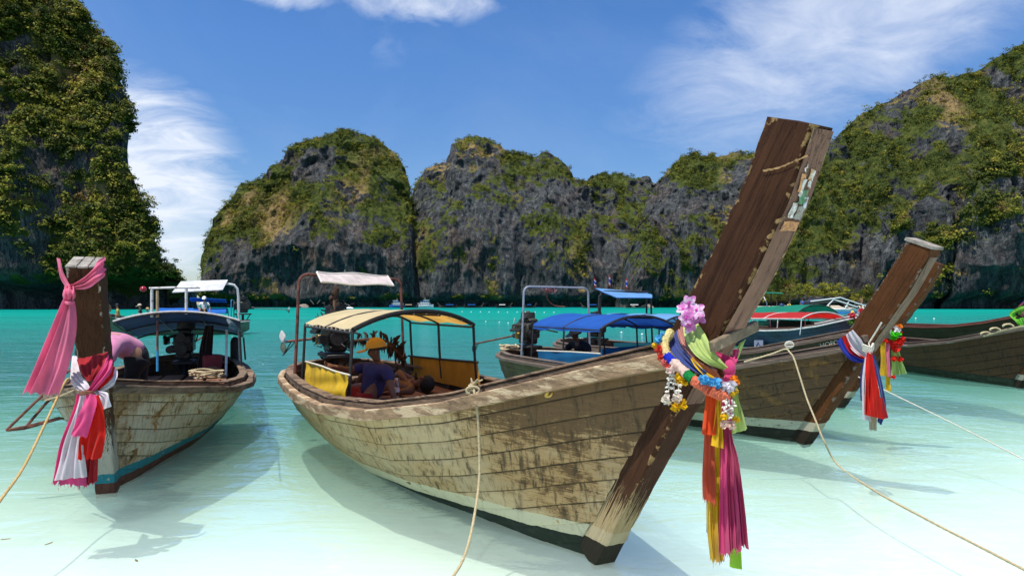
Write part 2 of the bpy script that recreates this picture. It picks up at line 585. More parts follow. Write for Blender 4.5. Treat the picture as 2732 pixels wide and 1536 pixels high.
def timber_mat(name, wood, edgecol, chips=0.5, lowpaint=None, zlow=0.9, gsc=(5, 5, 1), band=None, bottom=None):
    """prow timber: dark oiled wood, chipped pale at the arrises (attribute edge), paint left low down"""
    m, t, out = new_mat(name)
    tc_ = t.n('ShaderNodeTexCoord').outputs['Object']
    Z = t.n('ShaderNodeSeparateXYZ', ins={0: tc_}).outputs[2]
    edge = t.n('ShaderNodeAttribute', attribute_name='edge').outputs['Fac']
    v = t.mapping(tc_, rot=(0, math.radians(-33), 0))
    v = t.mapping(v, scale=gsc)
    grain = t.noise(t.mapping(v, scale=(5, 5, 0.6)), 3, 8, 0.6, 1.8)
    mid = t.noise(tc_, 3.5, 6, 0.6)
    chip = t.noise(tc_, 16, 6, 0.62, 0.3)
    fine = t.noise(tc_, 90, 3, 0.6)
    c = t.mix(t.ramp(grain, [(0.25, 0), (0.75, 1)]), tuple(x * 0.88 for x in wood), tuple(x * 1.13 for x in wood))
    c = t.mix(1.0, c, t.ramp(mid, [(0.3, 0.72), (0.7, 1.25)]), 'MULTIPLY')
    spl = t.math('ABSOLUTE', t.math('SUBTRACT', t.noise(t.mapping(v, scale=(2.2, 2.2, 0.22)), 2.0, 5, 0.6, 0.8), 0.5))
    c = t.mix(t.ramp(spl, [(0.0, 0.85), (0.018, 0.0)]), c, tuple(x * 0.25 for x in wood))
    # scuffs
    sc = t.ramp(t.noise(t.mapping(tc_, scale=(2, 2, 9), rot=(0.3, 0.5, 0)), 5, 6, 0.7, 0.6), [(0.715, 0), (0.74, 0.8)])
    c = t.mix(sc, c, tuple(min(x * 1.2, 1) for x in edgecol))
    ed = t.ramp(t.math('ADD', t.math('MULTIPLY', edge, 0.42), t.math('MULTIPLY', chip, 0.72)), [(0.80 - chips * 0.12, 0), (0.84 - chips * 0.12, 1)])
    c = t.mix(ed, c, t.mix(t.ramp(mid, [(0.4, 0), (0.6, 1)]), edgecol, tuple(x * 0.6 for x in edgecol)))
    if lowpaint:
        lw = t.math('MULTIPLY', t.math('SUBTRACT', zlow, Z), 0.55, clamp=True)
        pz = t.ramp(t.math('ADD', t.math('MULTIPLY', grain, 0.8), lw), [(0.62, 0), (0.66, 1)])
        c = t.mix(pz, c, lowpaint)
    if band:
        z0, z1, bc = band
        wob = t.math('MULTIPLY', t.math('SUBTRACT', t.noise(tc_, 14, 3, 0.6), 0.5), 0.02)
        zz = t.math('ADD', Z, wob)
        inb = t.math('MULTIPLY', t.math('GREATER_THAN', zz, z0), t.math('LESS_THAN', zz, z1))
        inb = t.math('MULTIPLY', inb, t.ramp(chip, [(0.60, 1.0), (0.66, 0.2)]))
        c = t.mix(inb, c, bc)
        c = t.mix(t.math('LESS_THAN', zz, z0), c, t.mix(t.ramp(mid, [(.45, 0), (.7, 1)]), bottom, tuple(x * 1.8 for x in bottom)))
    p = t.n('ShaderNodeBsdfPrincipled', ins={'Base Color': c, 'Roughness': 0.75, 'Specular IOR Level': 0.12})
    b = t.n('ShaderNodeBump', ins={'Height': t.math('ADD', t.math('ADD', t.math('ADD', grain, t.ramp(spl, [(0.0, 0.0), (0.03, 0.6)])), t.math('MULTIPLY', ed, -0.6)), t.math('MULTIPLY', fine, 0.25)), 'Strength': 0.6, 'Distance': 0.012})
    t.link(b.outputs[0], p.inputs['Normal'])
    t.link(p.outputs[0], out.inputs[0])
    return m


M_RAIL = simple('bleached_rail_wood', (0.27, 0.175, 0.10), 0.8, 0.6, 5, 0.5, stretch=(1, 1, 4), col2=(0.46, 0.35, 0.22), thr=0.535)
M_COAM = simple('grey_coaming_wood', (0.20, 0.135, 0.085), 0.8, 0.5, 5, 0.5, stretch=(1, 1, 6), col2=(0.06, 0.042, 0.028), thr=0.55)
M_RAILD = simple('dark_rail_wood', (0.13, 0.095, 0.07), 0.7, 0.4, 4, 0.4, stretch=(1, 1, 8), col2=(0.40, 0.35, 0.30), thr=0.66)
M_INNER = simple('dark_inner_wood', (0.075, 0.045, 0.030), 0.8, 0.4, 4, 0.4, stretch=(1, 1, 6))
M_FLOOR = simple('worn_floor_wood', (0.26, 0.13, 0.075), 0.75, 0.4, 3, 0.4, stretch=(0.6, 8, 1), col2=(0.10, 0.05, 0.03), thr=0.6)
M_IRON = simple('black_iron', (0.03, 0.028, 0.027), 0.55, 0.4, 14, 0.2, 0.3, spec=0.4)
M_RUST = simple('rusty_iron', (0.10, 0.04, 0.03), 0.75, 0.4, 14, 0.3, col2=(0.19, 0.07, 0.05), thr=0.5)
M_GALV = simple('grey_steel_tube', (0.36, 0.38, 0.42), 0.45, 0.25, 12, 0.1, 0.5)
M_WHITEPIPE = simple('chipped_white_pipe', (0.66, 0.66, 0.64), 0.6, 0.2, 12, 0.1, col2=(0.16, 0.08, 0.05), thr=0.63)
M_BLUEPIPE = simple('blue_painted_pipe', (0.03, 0.22, 0.42), 0.55, 0.3, 12, 0.1)
M_ENGINE = simple('greasy_engine', (0.022, 0.022, 0.022), 0.42, 0.5, 12, 0.4, 0.5, spec=0.5, col2=(0.07, 0.045, 0.03), thr=0.6)
M_BRASS = simple('yellow_oil_filter', (0.55, 0.33, 0.04), 0.4, 0.3, 10, 0.1)
M_STEEL = simple('worn_steel', (0.42, 0.42, 0.40), 0.35, 0.3, 10, 0.1, 0.7)
M_PROPW = simple('pale_propeller', (0.62, 0.60, 0.57), 0.45, 0.2, 10, 0.1)
M_PROPG = simple('green_bronze_propeller', (0.13, 0.16, 0.12), 0.45, 0.3, 10, 0.1, 0.3)
M_ROPE = simple('pale_rope', (0.55, 0.45, 0.27), 0.9, 0.3, 60, 0.6)
M_ROPEW = simple('white_rope', (0.70, 0.66, 0.56), 0.9, 0.2, 60, 0.6)
M_ROPER = simple('red_brown_rope', (0.26, 0.10, 0.06), 0.9, 0.4, 50, 0.6)
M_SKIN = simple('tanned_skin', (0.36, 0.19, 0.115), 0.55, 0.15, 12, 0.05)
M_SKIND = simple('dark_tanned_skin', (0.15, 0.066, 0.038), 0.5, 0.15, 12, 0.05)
M_HAIR = simple('black_hair', (0.012, 0.010, 0.009), 0.5, 0.4, 30, 0.4, stretch=(1, 1, 5))
M_WHITE = simple('white_gelcoat', (0.78, 0.79, 0.80), 0.35, 0.1, 4, 0.05)
M_GLASSD = simple('dark_window_glass', (0.02, 0.025, 0.03), 0.12, 0.2, 4, 0.0, spec=0.7)
M_FBLUE = simple('blue_boat_paint', (0.03, 0.13, 0.42), 0.45, 0.2, 4, 0.05)

# ================================================================ sea bed and water
def seabed_z(y):
    return np.interp(y, [-20, 2, 6, 12, 20, 40, 80, 200, 900], [0.02, -0.20, -0.33, -0.62, -1.1, -2.2, -3.6, -7.0, -9.0])


def build_seabed():
    ys = np.concatenate([np.linspace(-12, 30, 120), np.linspace(31, 120, 40), np.geomspace(125, 900, 24)])
    xs = np.concatenate([-np.geomspace(900, 32, 24), np.linspace(-30, 30, 140), np.geomspace(32, 900, 24)])
    Xg, Yg = np.meshgrid(xs, ys)
    Zg = seabed_z(Yg) + 0.035 * fbm(Xg / 3.2, Yg / 2.1, 0 * Xg, 4, 3) * np.clip((60 - Yg) / 30, 0, 1)
    nx = len(xs)
    idx = np.arange(len(ys) * nx).reshape(len(ys), nx)
    q = np.stack([idx[:-1, :-1], idx[:-1, 1:], idx[1:, 1:], idx[1:, :-1]], -1).reshape(-1, 4)
    m, t, out = new_mat('white_coral_sand')
    tc_ = t.n('ShaderNodeTexCoord').outputs['Object']
    big = t.noise(tc_, 0.35, 5, 0.6)
    rip = t.noise(t.mapping(tc_, scale=(0.5, 2.6, 1), rot=(0, 0, 0.25)), 2.0, 4, 0.55, 0.6)
    fine = t.noise(tc_, 60, 4, 0.7)
    c = t.mix(t.ramp(big, [(0.35, 0), (0.7, 1)]), (0.82, 0.805, 0.76), (0.74, 0.73, 0.69))
    c = t.mix(t.ramp(fine, [(0.66, 0), (0.75, 0.35)]), c, (0.45, 0.43, 0.38))
    p = t.n('ShaderNodeBsdfPrincipled', ins={'Base Color': c, 'Roughness': 0.95, 'Specular IOR Level': 0.05})
    b = t.n('ShaderNodeBump', ins={'Height': t.math('ADD', t.math('MULTIPLY', rip, 1.0), t.math('MULTIPLY', fine, 0.06)), 'Strength': 0.35, 'Distance': 0.12})
    t.link(b.outputs[0], p.inputs['Normal'])
    t.link(p.outputs[0], out.inputs[0])
    o = np_mesh('seabed', np.stack([Xg.ravel(), Yg.ravel(), Zg.ravel()], -1), q, m, smooth=True)
    tag(o, 'white sand sea bed seen through the shallow clear water', None, None, 'structure')


build_seabed()


def build_water():
    m, t, out = new_mat('clear_turquoise_water')
    pos = t.n('ShaderNodeNewGeometry').outputs['Position']
    sp = t.n('ShaderNodeSeparateXYZ', ins={0: pos})
    X, Y, _ = sp.outputs
    drift = t.noise(t.mapping(pos, scale=(0.05, 0.12, 1)), 1.0, 4, 0.55, 0.5)
    # the bay deepens away from the beach; the left side sooner than the right
    d = t.math('ADD', Y, t.math('MULTIPLY', t.math('SUBTRACT', drift, 0.5), t.math('MULTIPLY', Y, 0.5)))
    d = t.math('SUBTRACT', d, t.math('MULTIPLY', t.math('MAXIMUM', t.math('SUBTRACT', X, 1.0), 0.0), 0.42))
    lg = t.math('DIVIDE', t.math('LOGARITHM', t.math('MAXIMUM', d, 2.0), 10.0), 3.0)   # log10(d)/3 -> 0..1
    L = lambda v: math.log10(v) / 3.0
    op = t.ramp(lg, [(L(4.0), 0.05), (L(7), 0.13), (L(11), 0.34), (L(18), 0.62), (L(35), 0.88), (L(120), 1.0)])
    tint = t.ramp(lg, [(L(3.0), (0.90, 0.985, 0.955)), (L(7), (0.815, 0.975, 0.90)), (L(14), (0.55, 0.93, 0.80)), (L(40), (0.12, 0.75, 0.62))])
    body = t.ramp(lg, [(L(4.0), (0.48, 0.60, 0.57)), (L(9), (0.17, 0.47, 0.405)), (L(18), (0.050, 0.36, 0.265)), (L(45), (0.008, 0.33, 0.245)), (L(160), (0.002, 0.265, 0.21)), (L(700), (0.003, 0.13, 0.14))])
    mott = t.noise(t.mapping(pos, scale=(0.02, 0.08, 1)), 1.0, 5, 0.6)
    body = t.mix(1.0, body, t.ramp(mott, [(0.3, 0.82), (0.7, 1.12)]), 'MULTIPLY')
    # waves: long low swell, wind ripples and glitter-size ripples
    wob = t.mapping(pos, scale=(0.45, 1.0, 1), rot=(0, 0, 0.12))
    w1 = t.noise(wob, 0.55, 3, 0.5, 0.6)
    w2 = t.noise(t.mapping(pos, scale=(0.5, 1.0, 1), rot=(0, 0, -0.2)), 1.7, 4, 0.55, 0.8)
    w3 = t.noise(t.mapping(pos, scale=(0.6, 1.0, 1), rot=(0, 0, 0.1)), 6.0, 3, 0.6, 0.4)
    far = t.math('MULTIPLY', Y, 0.05, clamp=True)
    amp3 = t.math('ADD', 0.035, t.math('MULTIPLY', far, 0.08))
    calm = t.ramp(lg, [(L(4), 0.16), (L(7), 0.40), (L(14), 0.8), (L(40), 1.0), (L(120), 1.0)])
    hgt = t.math('ADD', t.math('ADD', t.math('MULTIPLY', w1, 0.32), t.math('MULTIPLY', w2, 0.26)), t.math('MULTIPLY', w3, amp3))
    bmp = t.n('ShaderNodeBump', ins={'Height': t.math('MULTIPLY', hgt, calm), 'Strength': 1.0, 'Distance': 1.1})
    N = bmp.outputs[0]
    tr = t.n('ShaderNodeBsdfTransparent', ins={'Color': tint})
    # ripples bend the light: darker and lighter bands in the body colour of the deeper water come from the tilted normal
    df = t.n('ShaderNodeBsdfDiffuse', ins={'Color': body, 'Normal': N})
    # fine sand in the shallows scatters the light on its way down, so shadows on the bottom are soft and filled
    milk = t.n('ShaderNodeBsdfTranslucent', ins={'Color': t.ramp(lg, [(L(4), (0.88, 0.975, 0.94)), (L(10), (0.60, 0.955, 0.84)), (L(30), (0.2, 0.8, 0.62))])})
    lo = t.n('ShaderNodeMixShader', ins={0: 0.38, 1: tr.outputs[0], 2: milk.outputs[0]})
    mx = t.n('ShaderNodeMixShader', ins={0: op, 1: lo.outputs[0], 2: df.outputs[0]})
    fr = t.n('ShaderNodeFresnel', ins={'IOR': 1.30, 'Normal': N})
    keep = t.ramp(lg, [(L(4), 0.22), (L(8), 0.52), (L(18), 0.66), (L(45), 0.50), (L(110), 0.22), (L(300), 0.12)])
    fac = t.math('MULTIPLY', fr.outputs[0], keep)
    gl = t.n('ShaderNodeBsdfGlossy', ins={'Color': (0.9, 0.97, 1.0), 'Roughness': 0.08, 'Normal': N})
    mx2 = t.n('ShaderNodeMixShader', ins={0: fac, 1: mx.outputs[0], 2: gl.outputs[0]})
    t.link(mx2.outputs[0], out.inputs[0])
    ys = [-14, 60, 400, 9000]
    xs = [-9000, -300, 300, 9000]
    mb = MB()
    mb.grid([[(x, y, 0.0) for x in xs] for y in ys])
    o = mb.build('water', m)
    tag(o, 'clear turquoise sea water of the bay, pale over the sand near shore', None, None, 'structure')


build_water()

# ================================================================ cliffs
def rock_mat():
    m, t, out = new_mat('limestone_and_scrub')
    tc_ = t.n('ShaderNodeTexCoord').outputs['Object']
    veg = t.n('ShaderNodeAttribute', attribute_name='veg').outputs['Fac']
    dry = t.n('ShaderNodeAttribute', attribute_name='dry').outputs['Fac']
    strk = t.noise(t.mapping(tc_, scale=(1, 1, 0.11)), 0.30, 8, 0.62, 0.4)
    big = t.noise(tc_, 0.035, 6, 0.6, 0.4)
    med = t.noise(t.mapping(tc_, scale=(1, 1, 0.6)), 0.35, 8, 0.68, 0.3)
    fine = t.noise(tc_, 1.6, 6, 0.7)
    rock = t.ramp(strk, [(0.25, (0.030, 0.035, 0.037)), (0.45, (0.068, 0.077, 0.079)), (0.60, (0.125, 0.134, 0.132)), (0.78, (0.30, 0.305, 0.29))])
    rock = t.mix(t.math('MULTIPLY', t.ramp(big, [(0.5, 0), (0.68, 1)]), 0.55), rock, (0.20, 0.125, 0.085))
    rock = t.mix(t.ramp(med, [(0.40, 0.75), (0.52, 0.0)]), rock, (0.035, 0.036, 0.042))
    rock = t.mix(t.ramp(fine, [(0.66, 0.0), (0.78, 0.35)]), rock, (0.34, 0.33, 0.31))
    crk = t.math('ABSOLUTE', t.math('SUBTRACT', t.noise(t.mapping(tc_, scale=(1, 1, 0.28)), 0.30, 7, 0.62, 0.9), 0.5))
    rock = t.mix(t.ramp(crk, [(0.0, 0.92), (0.028, 0.0)]), rock, (0.014, 0.014, 0.018))
    crk2 = t.math('ABSOLUTE', t.math('SUBTRACT', t.noise(t.mapping(tc_, scale=(1, 1, 0.5)), 0.9, 5, 0.6, 0.6), 0.5))
    rock = t.mix(t.ramp(crk2, [(0.0, 0.8), (0.035, 0.0)]), rock, (0.02, 0.02, 0.025))
    stn = t.noise(t.mapping(tc_, scale=(1, 1, 0.10)), 0.5, 5, 0.6, 0.2)
    rock = t.mix(t.ramp(stn, [(0.60, 0.0), (0.70, 0.8)]), rock, (0.022, 0.023, 0.028))
    rock = t.mix(t.math('MULTIPLY', t.ramp(stn, [(0.26, 0.75), (0.36, 0.0)]), t.ramp(big, [(0.45, 0), (0.6, 1)])), rock, (0.26, 0.135, 0.07))
    grn = t.ramp(med, [(0.3, (0.020, 0.030, 0.008)), (0.5, (0.055, 0.075, 0.016)), (0.7, (0.12, 0.125, 0.03))])
    tan = t.ramp(fine, [(0.3, (0.14, 0.095, 0.04)), (0.7, (0.36, 0.26, 0.12))])
    grn = t.mix(dry, grn, tan)
    vf = t.ramp(t.math('ADD', veg, t.math('MULTIPLY', t.math('SUBTRACT', med, 0.5), 1.1)), [(0.42, 0), (0.54, 1)])
    c = t.mix(vf, rock, grn)
    p = t.n('ShaderNodeBsdfPrincipled', ins={'Base Color': c, 'Roughness': 0.95, 'Specular IOR Level': 0.1})
    h = t.math('ADD', t.math('MULTIPLY', strk, 1.2), t.math('ADD', t.math('MULTIPLY', med, 1.0), t.math('MULTIPLY', fine, 0.25)))
    b = t.n('ShaderNodeBump', ins={'Height': h, 'Strength': 0.9, 'Distance': 2.2})
    t.link(b.outputs[0], p.inputs['Normal'])
    t.link(p.outputs[0], out.inputs[0])
    return m


def leaf_mat(name):
    m, t, out = new_mat(name)
    at = t.n('ShaderNodeAttribute', attribute_name='tint').outputs['Color']
    df = t.n('ShaderNodeBsdfPrincipled', ins={'Base Color': at, 'Roughness': 0.7, 'Specular IOR Level': 0.2})
    tr = t.n('ShaderNodeBsdfTranslucent', ins={'Color': at})
    mx = t.n('ShaderNodeMixShader', ins={0: 0.3, 1: df.outputs[0], 2: tr.outputs[0]})
    t.link(mx.outputs[0], out.inputs[0])
    return m


M_ROCK = rock_mat()
M_LEAF = leaf_mat('scrub_leaves')
PAL = np.array([(0.024, 0.038, 0.008), (0.055, 0.076, 0.012), (0.11, 0.13, 0.016), (0.20, 0.20, 0.022), (0.28, 0.245, 0.03), (0.18, 0.12, 0.038), (0.34, 0.225, 0.075)])


def bushes(centers, up, size, K, tone, flat=0.8):
    """leafy clumps: K small leaf faces spread through every bush's volume; returns verts, quads, tint"""
    N = len(centers)
    d = rng.normal(size=(N, K, 3))
    d /= np.linalg.norm(d, axis=-1, keepdims=True)
    d[..., 2] = np.where(d[..., 2] < -0.25, -d[..., 2], d[..., 2])
    r = rng.uniform(0.45, 1.05, size=(N, K, 1))
    lob = 1 + 0.28 * np.sin(3.1 * np.arctan2(d[..., 1], d[..., 0]) + rng.uniform(0, 6.28, (N, 1)))[..., None]
    P = centers[:, None, :] + d * r * lob * size[:, None, None] * np.array([1, 1, flat])
    # leaf plane: normal roughly outward, jittered
    nrm = d + rng.normal(size=d.shape) * 0.38 + np.array([0, 0, 0.30])
    nrm /= np.linalg.norm(nrm, axis=-1, keepdims=True)
    a = np.cross(nrm, rng.normal(size=d.shape))
    a /= np.linalg.norm(a, axis=-1, keepdims=True) + 1e-9
    b = np.cross(nrm, a)
    s = (size[:, None, None] * rng.uniform(0.13, 0.29, size=(N, K, 1)))
    asp = rng.uniform(0.55, 1.0, size=(N, K, 1))
    A, Bv = a * s, b * s * asp
    k1 = rng.uniform(0.5, 1.1, size=(N, K, 4, 1))
    V = np.stack([P - A, P - Bv * 0.9, P + A, P + Bv], axis=2)
    V = P[:, :, None, :] + (V - P[:, :, None, :]) * k1
    idx = np.clip(tone, 0, 0.999) * (len(PAL) - 1)
    i0 = np.floor(idx).astype(int)
    fr_ = (idx - i0)[:, None]
    col = PAL[i0] * (1 - fr_) + PAL[np.minimum(i0 + 1, len(PAL) - 1)] * fr_
    col = col[:, None, :] * rng.uniform(0.65, 1.4, size=(N, K, 1))
    T = np.repeat(col[:, :, None, :], 4, axis=2)
    T = np.concatenate([T, np.ones(T.shape[:-1] + (1,))], -1)
    V = V.reshape(-1, 3)
    return V, np.arange(len(V)).reshape(-1, 4), T.reshape(-1, 4)


FOLIAGE = []


def cliff(label, ridge, D, T, cols, rows, seed, cut=(5.0, 6.0), ends=(0.0, 0.0), vbias=0.0, nb=2000, bsize=(1.6, 3.6), K=26, rough=1.0, px_view=(-60, 2800), pw=2.2, toneb=0.0, face_drop=None):
    R = np.array(ridge, float)
    seg = np.r_[0, np.cumsum(np.hypot(np.diff(R[:, 0]), np.diff(R[:, 1])))]
    s = np.linspace(0, seg[-1], cols)
    px, py = np.interp(s, seg, R[:, 0]), np.interp(s, seg, R[:, 1])
    e = np.linspace(-1, 1, cols)
    Yf = D + ends[0] * np.clip(-e, 0, 1) ** 5 + ends[1] * np.clip(e, 0, 1) ** 5
    Yf = Yf + 0.05 * D * fbm(px / 210.0, 0 * px, 0 * px, 3, seed + 5)
    Zr0 = (HY - py) / FPX * Yf
    Tt = T * np.clip(Zr0 / max(Zr0.max(), 1), 0.12, 1)
    Yr = Yf + Tt
    Zr = CAMH + (HY - py) / FPX * Yr
    v = np.linspace(0, 1, rows) ** 0.92
    nbk = 9
    vb = np.linspace(0, 1, nbk + 1)[1:]
    vv = v[:, None]
    Z = -4 + (Zr[None] + 4) * vv
    Y = Yf[None] + Tt[None] * (0.12 * vv + 0.88 * vv ** pw)
    if face_drop is not None:      # a terrace: the wall steps back at a given height share
        h0, back = face_drop
        Y = Y + back / (1 + np.exp(-(vv - h0 - 0.10 * fbm(px[None] / 90.0, 0 * vv + 3, 0 * vv, 3, seed + 9)) * 26))
    Zb = Zr[None] * (1 - 1.02 * vb[:, None] ** 1.3) - 4 * vb[:, None]
    Yb = Y[-1][None] + (Tt[None] * 0.9 + 14) * vb[:, None]
    nf = rows
    Z = np.concatenate([Z, Zb]); Y = np.concatenate([Y, Yb])
    X = (px[None] - CX) / FPX * Y
    vall = np.concatenate([v, np.ones(nbk)])[:, None] + 0 * X
    # noise relief
    A = D / 300.0 * rough
    sc = D / 300.0
    q = lambda k, kz: (X / (k * sc), Y / (k * sc) * 0.6, Z / (kz * sc))
    warp = 6 * sc * fbm(*q(26, 30), 3, seed + 40)
    n1 = fbm((X + warp) / (34 * sc), Y / (60 * sc), Z / (55 * sc), 4, seed, True)
    n2 = fbm((X + warp) / (9 * sc), Y / (15 * sc), (Z + warp) / (42 * sc), 4, seed + 1, True)
    n3 = fbm(X / (3.4 * sc), Y / (5 * sc), Z / (11 * sc), 4, seed + 2) + 0.55 * fbm(X / (2.0 * sc), Y / (3 * sc), Z / (12 * sc), 3, seed + 6, True)
    lip = np.clip(vall * 3, 0, 1)
    n0 = fbm((X + 2 * warp) / (62 * sc), Y / (200 * sc), Z / (240 * sc), 3, seed + 8, True)
    Y = Y - A * (7.0 * n0 + 7.5 * n1 + 4.2 * n2 + 1.5 * n3) * (0.35 + 0.65 * lip)
    Z = Z + A * (1.6 * n2 + 1.3 * n3 + 1.6 * fbm(*q(7, 9), 4, seed + 3)) * np.clip(vall - 0.25, 0, 1) ** 1.2
    X = X + A * 1.2 * fbm(*q(6, 8), 4, seed + 4)
    # undercut at the waterline
    hcut = cut[0] * (1 + 0.5 * fbm(X / (18 * sc), 0 * X, 0 * X, 3, seed + 7))
    Y = Y + cut[1] * (1 / (1 + np.exp((Z - hcut) / (0.12 * cut[0] + 0.2)))) * (vall < 0.6)
    nrow = len(Z)
    idx = np.arange(nrow * cols).reshape(nrow, cols)
    quads = np.stack([idx[:-1, :-1], idx[:-1, 1:], idx[1:, 1:], idx[1:, :-1]], -1).reshape(-1, 4)
    V = np.stack([X.ravel(), Y.ravel(), Z.ravel()], -1)
    # vegetation potential per vertex: on slopes and ledges, in patches
    a, b, c, d_ = V[quads[:, 0]], V[quads[:, 1]], V[quads[:, 2]], V[quads[:, 3]]
    N = np.cross(c - a, d_ - b)
    ar = np.linalg.norm(N, axis=1)
    N = N / (ar[:, None] + 1e-9)
    flip = np.where((N[:, 1] > 0) & (N[:, 2] < 0), -1, 1)[:, None]
    N = N * flip
    cen = (a + b + c + d_) / 4
    pat = fbm(cen[:, 0] / (24 * sc), cen[:, 1] / (40 * sc), cen[:, 2] / (24 * sc), 4, seed + 21)
    pat2 = fbm(cen[:, 0] / (8 * sc), cen[:, 1] / (12 * sc), cen[:, 2] / (8 * sc), 3, seed + 22)
    vh = np.repeat(((vall[:-1, :-1] + vall[1:, 1:]) / 2).ravel()[:, None], 1, 1)[:, 0]
    low = np.clip(1 - cen[:, 2] / (cut[0] * 1.6), 0, 1)
    veg = 0.27 + 1.0 * (np.abs(N[:, 2]) - 0.25) + 1.5 * pat + 0.7 * pat2 + 0.30 * (vh - 0.5) + vbias - 1.6 * low
    veg = np.clip(veg, 0, 1)
    dryp = np.clip(3.2 * (fbm(cen[:, 0] / (19 * sc), cen[:, 1] / (40 * sc), cen[:, 2] / (24 * sc), 4, seed + 31) - 0.12), 0, 1)
    vs = np.zeros(len(V)); cnt = np.zeros(len(V)); dr = np.zeros(len(V))
    for k in range(4):
        np.add.at(vs, quads[:, k], veg); np.add.at(dr, quads[:, k], dryp); np.add.at(cnt, quads[:, k], 1)
    o = np_mesh('cliff', V, quads, M_ROCK, attrs={'veg': vs / cnt, 'dry': dr / cnt}, smooth=True)
    tag(o, label, None, None, 'structure')
    # scrub on it
    cpx = CX + FPX * cen[:, 0] / np.maximum(cen[:, 1], 1)
    cpy = HY - FPX * (cen[:, 2] - CAMH) / np.maximum(cen[:, 1], 1)
    seen = (cpx > px_view[0]) & (cpx < px_view[1]) & (cpy > -90)
    p = ar * np.clip(veg - 0.22, 0, 1) ** 1.1 * (0.25 + 1.5 * np.clip(pat2 + 0.4, 0, 1)) * seen * (cen[:, 2] > cut[0] * 1.1) * np.where(np.arange(len(quads)) < (nf + 1) * (cols - 1), 1, 0)
    p = p / p.sum()
    pick = rng.choice(len(quads), size=nb, p=p)
    r1, r2 = rng.random((nb, 1)), rng.random((nb, 1))
    cc = (a[pick] * (1 - r1) + b[pick] * r1) * (1 - r2) + (d_[pick] * (1 - r1) + c[pick] * r1) * r2
    size = bsize[0] * 0.62 + (bsize[1] - bsize[0] * 0.62) * rng.random(nb) ** 2.6
    off = N[pick] * np.array([1, 1, 1]) * size[:, None] * 0.42
    off[:, 1] = -np.abs(off[:, 1])
    cc = cc + off
    tone = 0.30 + 0.22 * fbm(cc[:, 0] / (15 * sc), cc[:, 1] / (20 * sc), cc[:, 2] / (15 * sc), 3, seed + 60) + rng.normal(size=nb) * 0.19 + 0.34 * dryp[pick] + toneb
    FOLIAGE.append(bushes(cc, N[pick], size, K, tone))
    # some full grown trees among the scrub
    nt = max(8, nb // 22)
    pt = rng.choice(len(quads), size=nt, p=p)
    ct = cen[pt] + N[pt] * bsize[1] * 0.5
    ct[:, 2] += bsize[1] * 0.35
    lob_c = ct[:, None, :] + rng.normal(size=(nt, 5, 3)) * np.array([1, 1, 0.6]) * bsize[1] * 0.42
    FOLIAGE.append(bushes(lob_c.reshape(-1, 3), None, rng.uniform(0.35, 0.7, nt * 5) * bsize[1], K, np.repeat(np.clip(0.26 + rng.normal(size=nt) * 0.2 + toneb, 0.02, 0.9), 5) + rng.normal(size=nt * 5) * 0.05, 0.7))
    return V, N, cen


left_ridge = [(-420, -420), (-150, -330), (60, -230), (180, -70), (215, 0), (240, 42), (266, 82), (286, 112), (308, 126), (322, 165), (328, 228), (334, 262), (347, 322), (358, 372), (362, 442), (380, 512), (396, 562), (422, 612), (438, 662), (454, 702), (464, 720), (468, 760), (466, 800)]
cliff('sheer scrub covered limestone cliff rising out of the frame beside the sea gap', left_ridge, 236, 60, 300, 330, 11, cut=(11.0, 22.0), ends=(0, 26), vbias=0.46, nb=6000, bsize=(0.8, 3.1), K=54, px_view=(-40, 520), pw=1.7, toneb=0.02)
dome1 = [(566, 805), (565, 700), (569, 645), (582, 602), (606, 560), (630, 532), (652, 504), (672, 494), (702, 490), (730, 470), (762, 438), (800, 405), (850, 380), (900, 372), (960, 364), (990, 367), (1020, 386), (1060, 422), (1084, 456), (1098, 500), (1105, 560), (1112, 640), (1120, 800)]
cliff('domed limestone island with scrub on its rounded top, beside the open sea gap', dome1, 430, 85, 280, 190, 23, cut=(5.0, 7.0), ends=(40, 35), nb=4200, bsize=(0.9, 2.7), K=28, vbias=0.0)
mid = [(1085, 800), (1092, 560), (1112, 506), (1136, 476), (1166, 456), (1196, 448), (1203, 425), (1212, 396), (1236, 381), (1272, 375), (1312, 381), (1342, 402), (1362, 412), (1388, 410), (1420, 426), (1450, 422), (1482, 431), (1510, 456), (1532, 490), (1546, 491), (1562, 487), (1582, 475), (1612, 468), (1650, 466), (1690, 475), (1722, 479), (1746, 492), (1780, 520), (1830, 560), (1900, 620)]
cliff('twin humped limestone cliff wall across the middle of the bay', mid, 455, 95, 340, 190, 37, cut=(5.0, 7.0), ends=(30, 30), nb=4200, bsize=(0.9, 2.7), K=28, vbias=-0.03)
c_ridge = [(1640, 800), (1665, 690), (1692, 618), (1722, 540), (1747, 494), (1782, 460), (1812, 430), (1838, 420), (1852, 416), (1868, 430), (1884, 430), (1922, 428), (1962, 424), (1992, 420), (2030, 440), (2080, 470), (2150, 560)]
cliff('steep grey limestone cliff behind the tall brown prow', c_ridge, 400, 75, 250, 190, 51, cut=(4.5, 6.0), ends=(40, 10), nb=3000, bsize=(0.9, 2.7), K=28, vbias=0.02)
r_ridge = [(1900, 800), (1925, 720), (1960, 640), (2010, 545), (2080, 470), (2150, 420), (2222, 372), (2242, 348), (2282, 320), (2332, 290), (2402, 254), (2452, 230), (2502, 212), (2568, 210), (2602, 195), (2652, 160), (2702, 134), (2735, 115), (2820, 50), (2960, -40)]
cliff('long scrub covered limestone ridge climbing to the right edge', r_ridge, 292, 110, 340, 250, 67, cut=(3.0, 4.0), ends=(20, 0), nb=5600, bsize=(0.8, 2.3), K=28, vbias=0.26, pw=1.5, toneb=0.02)
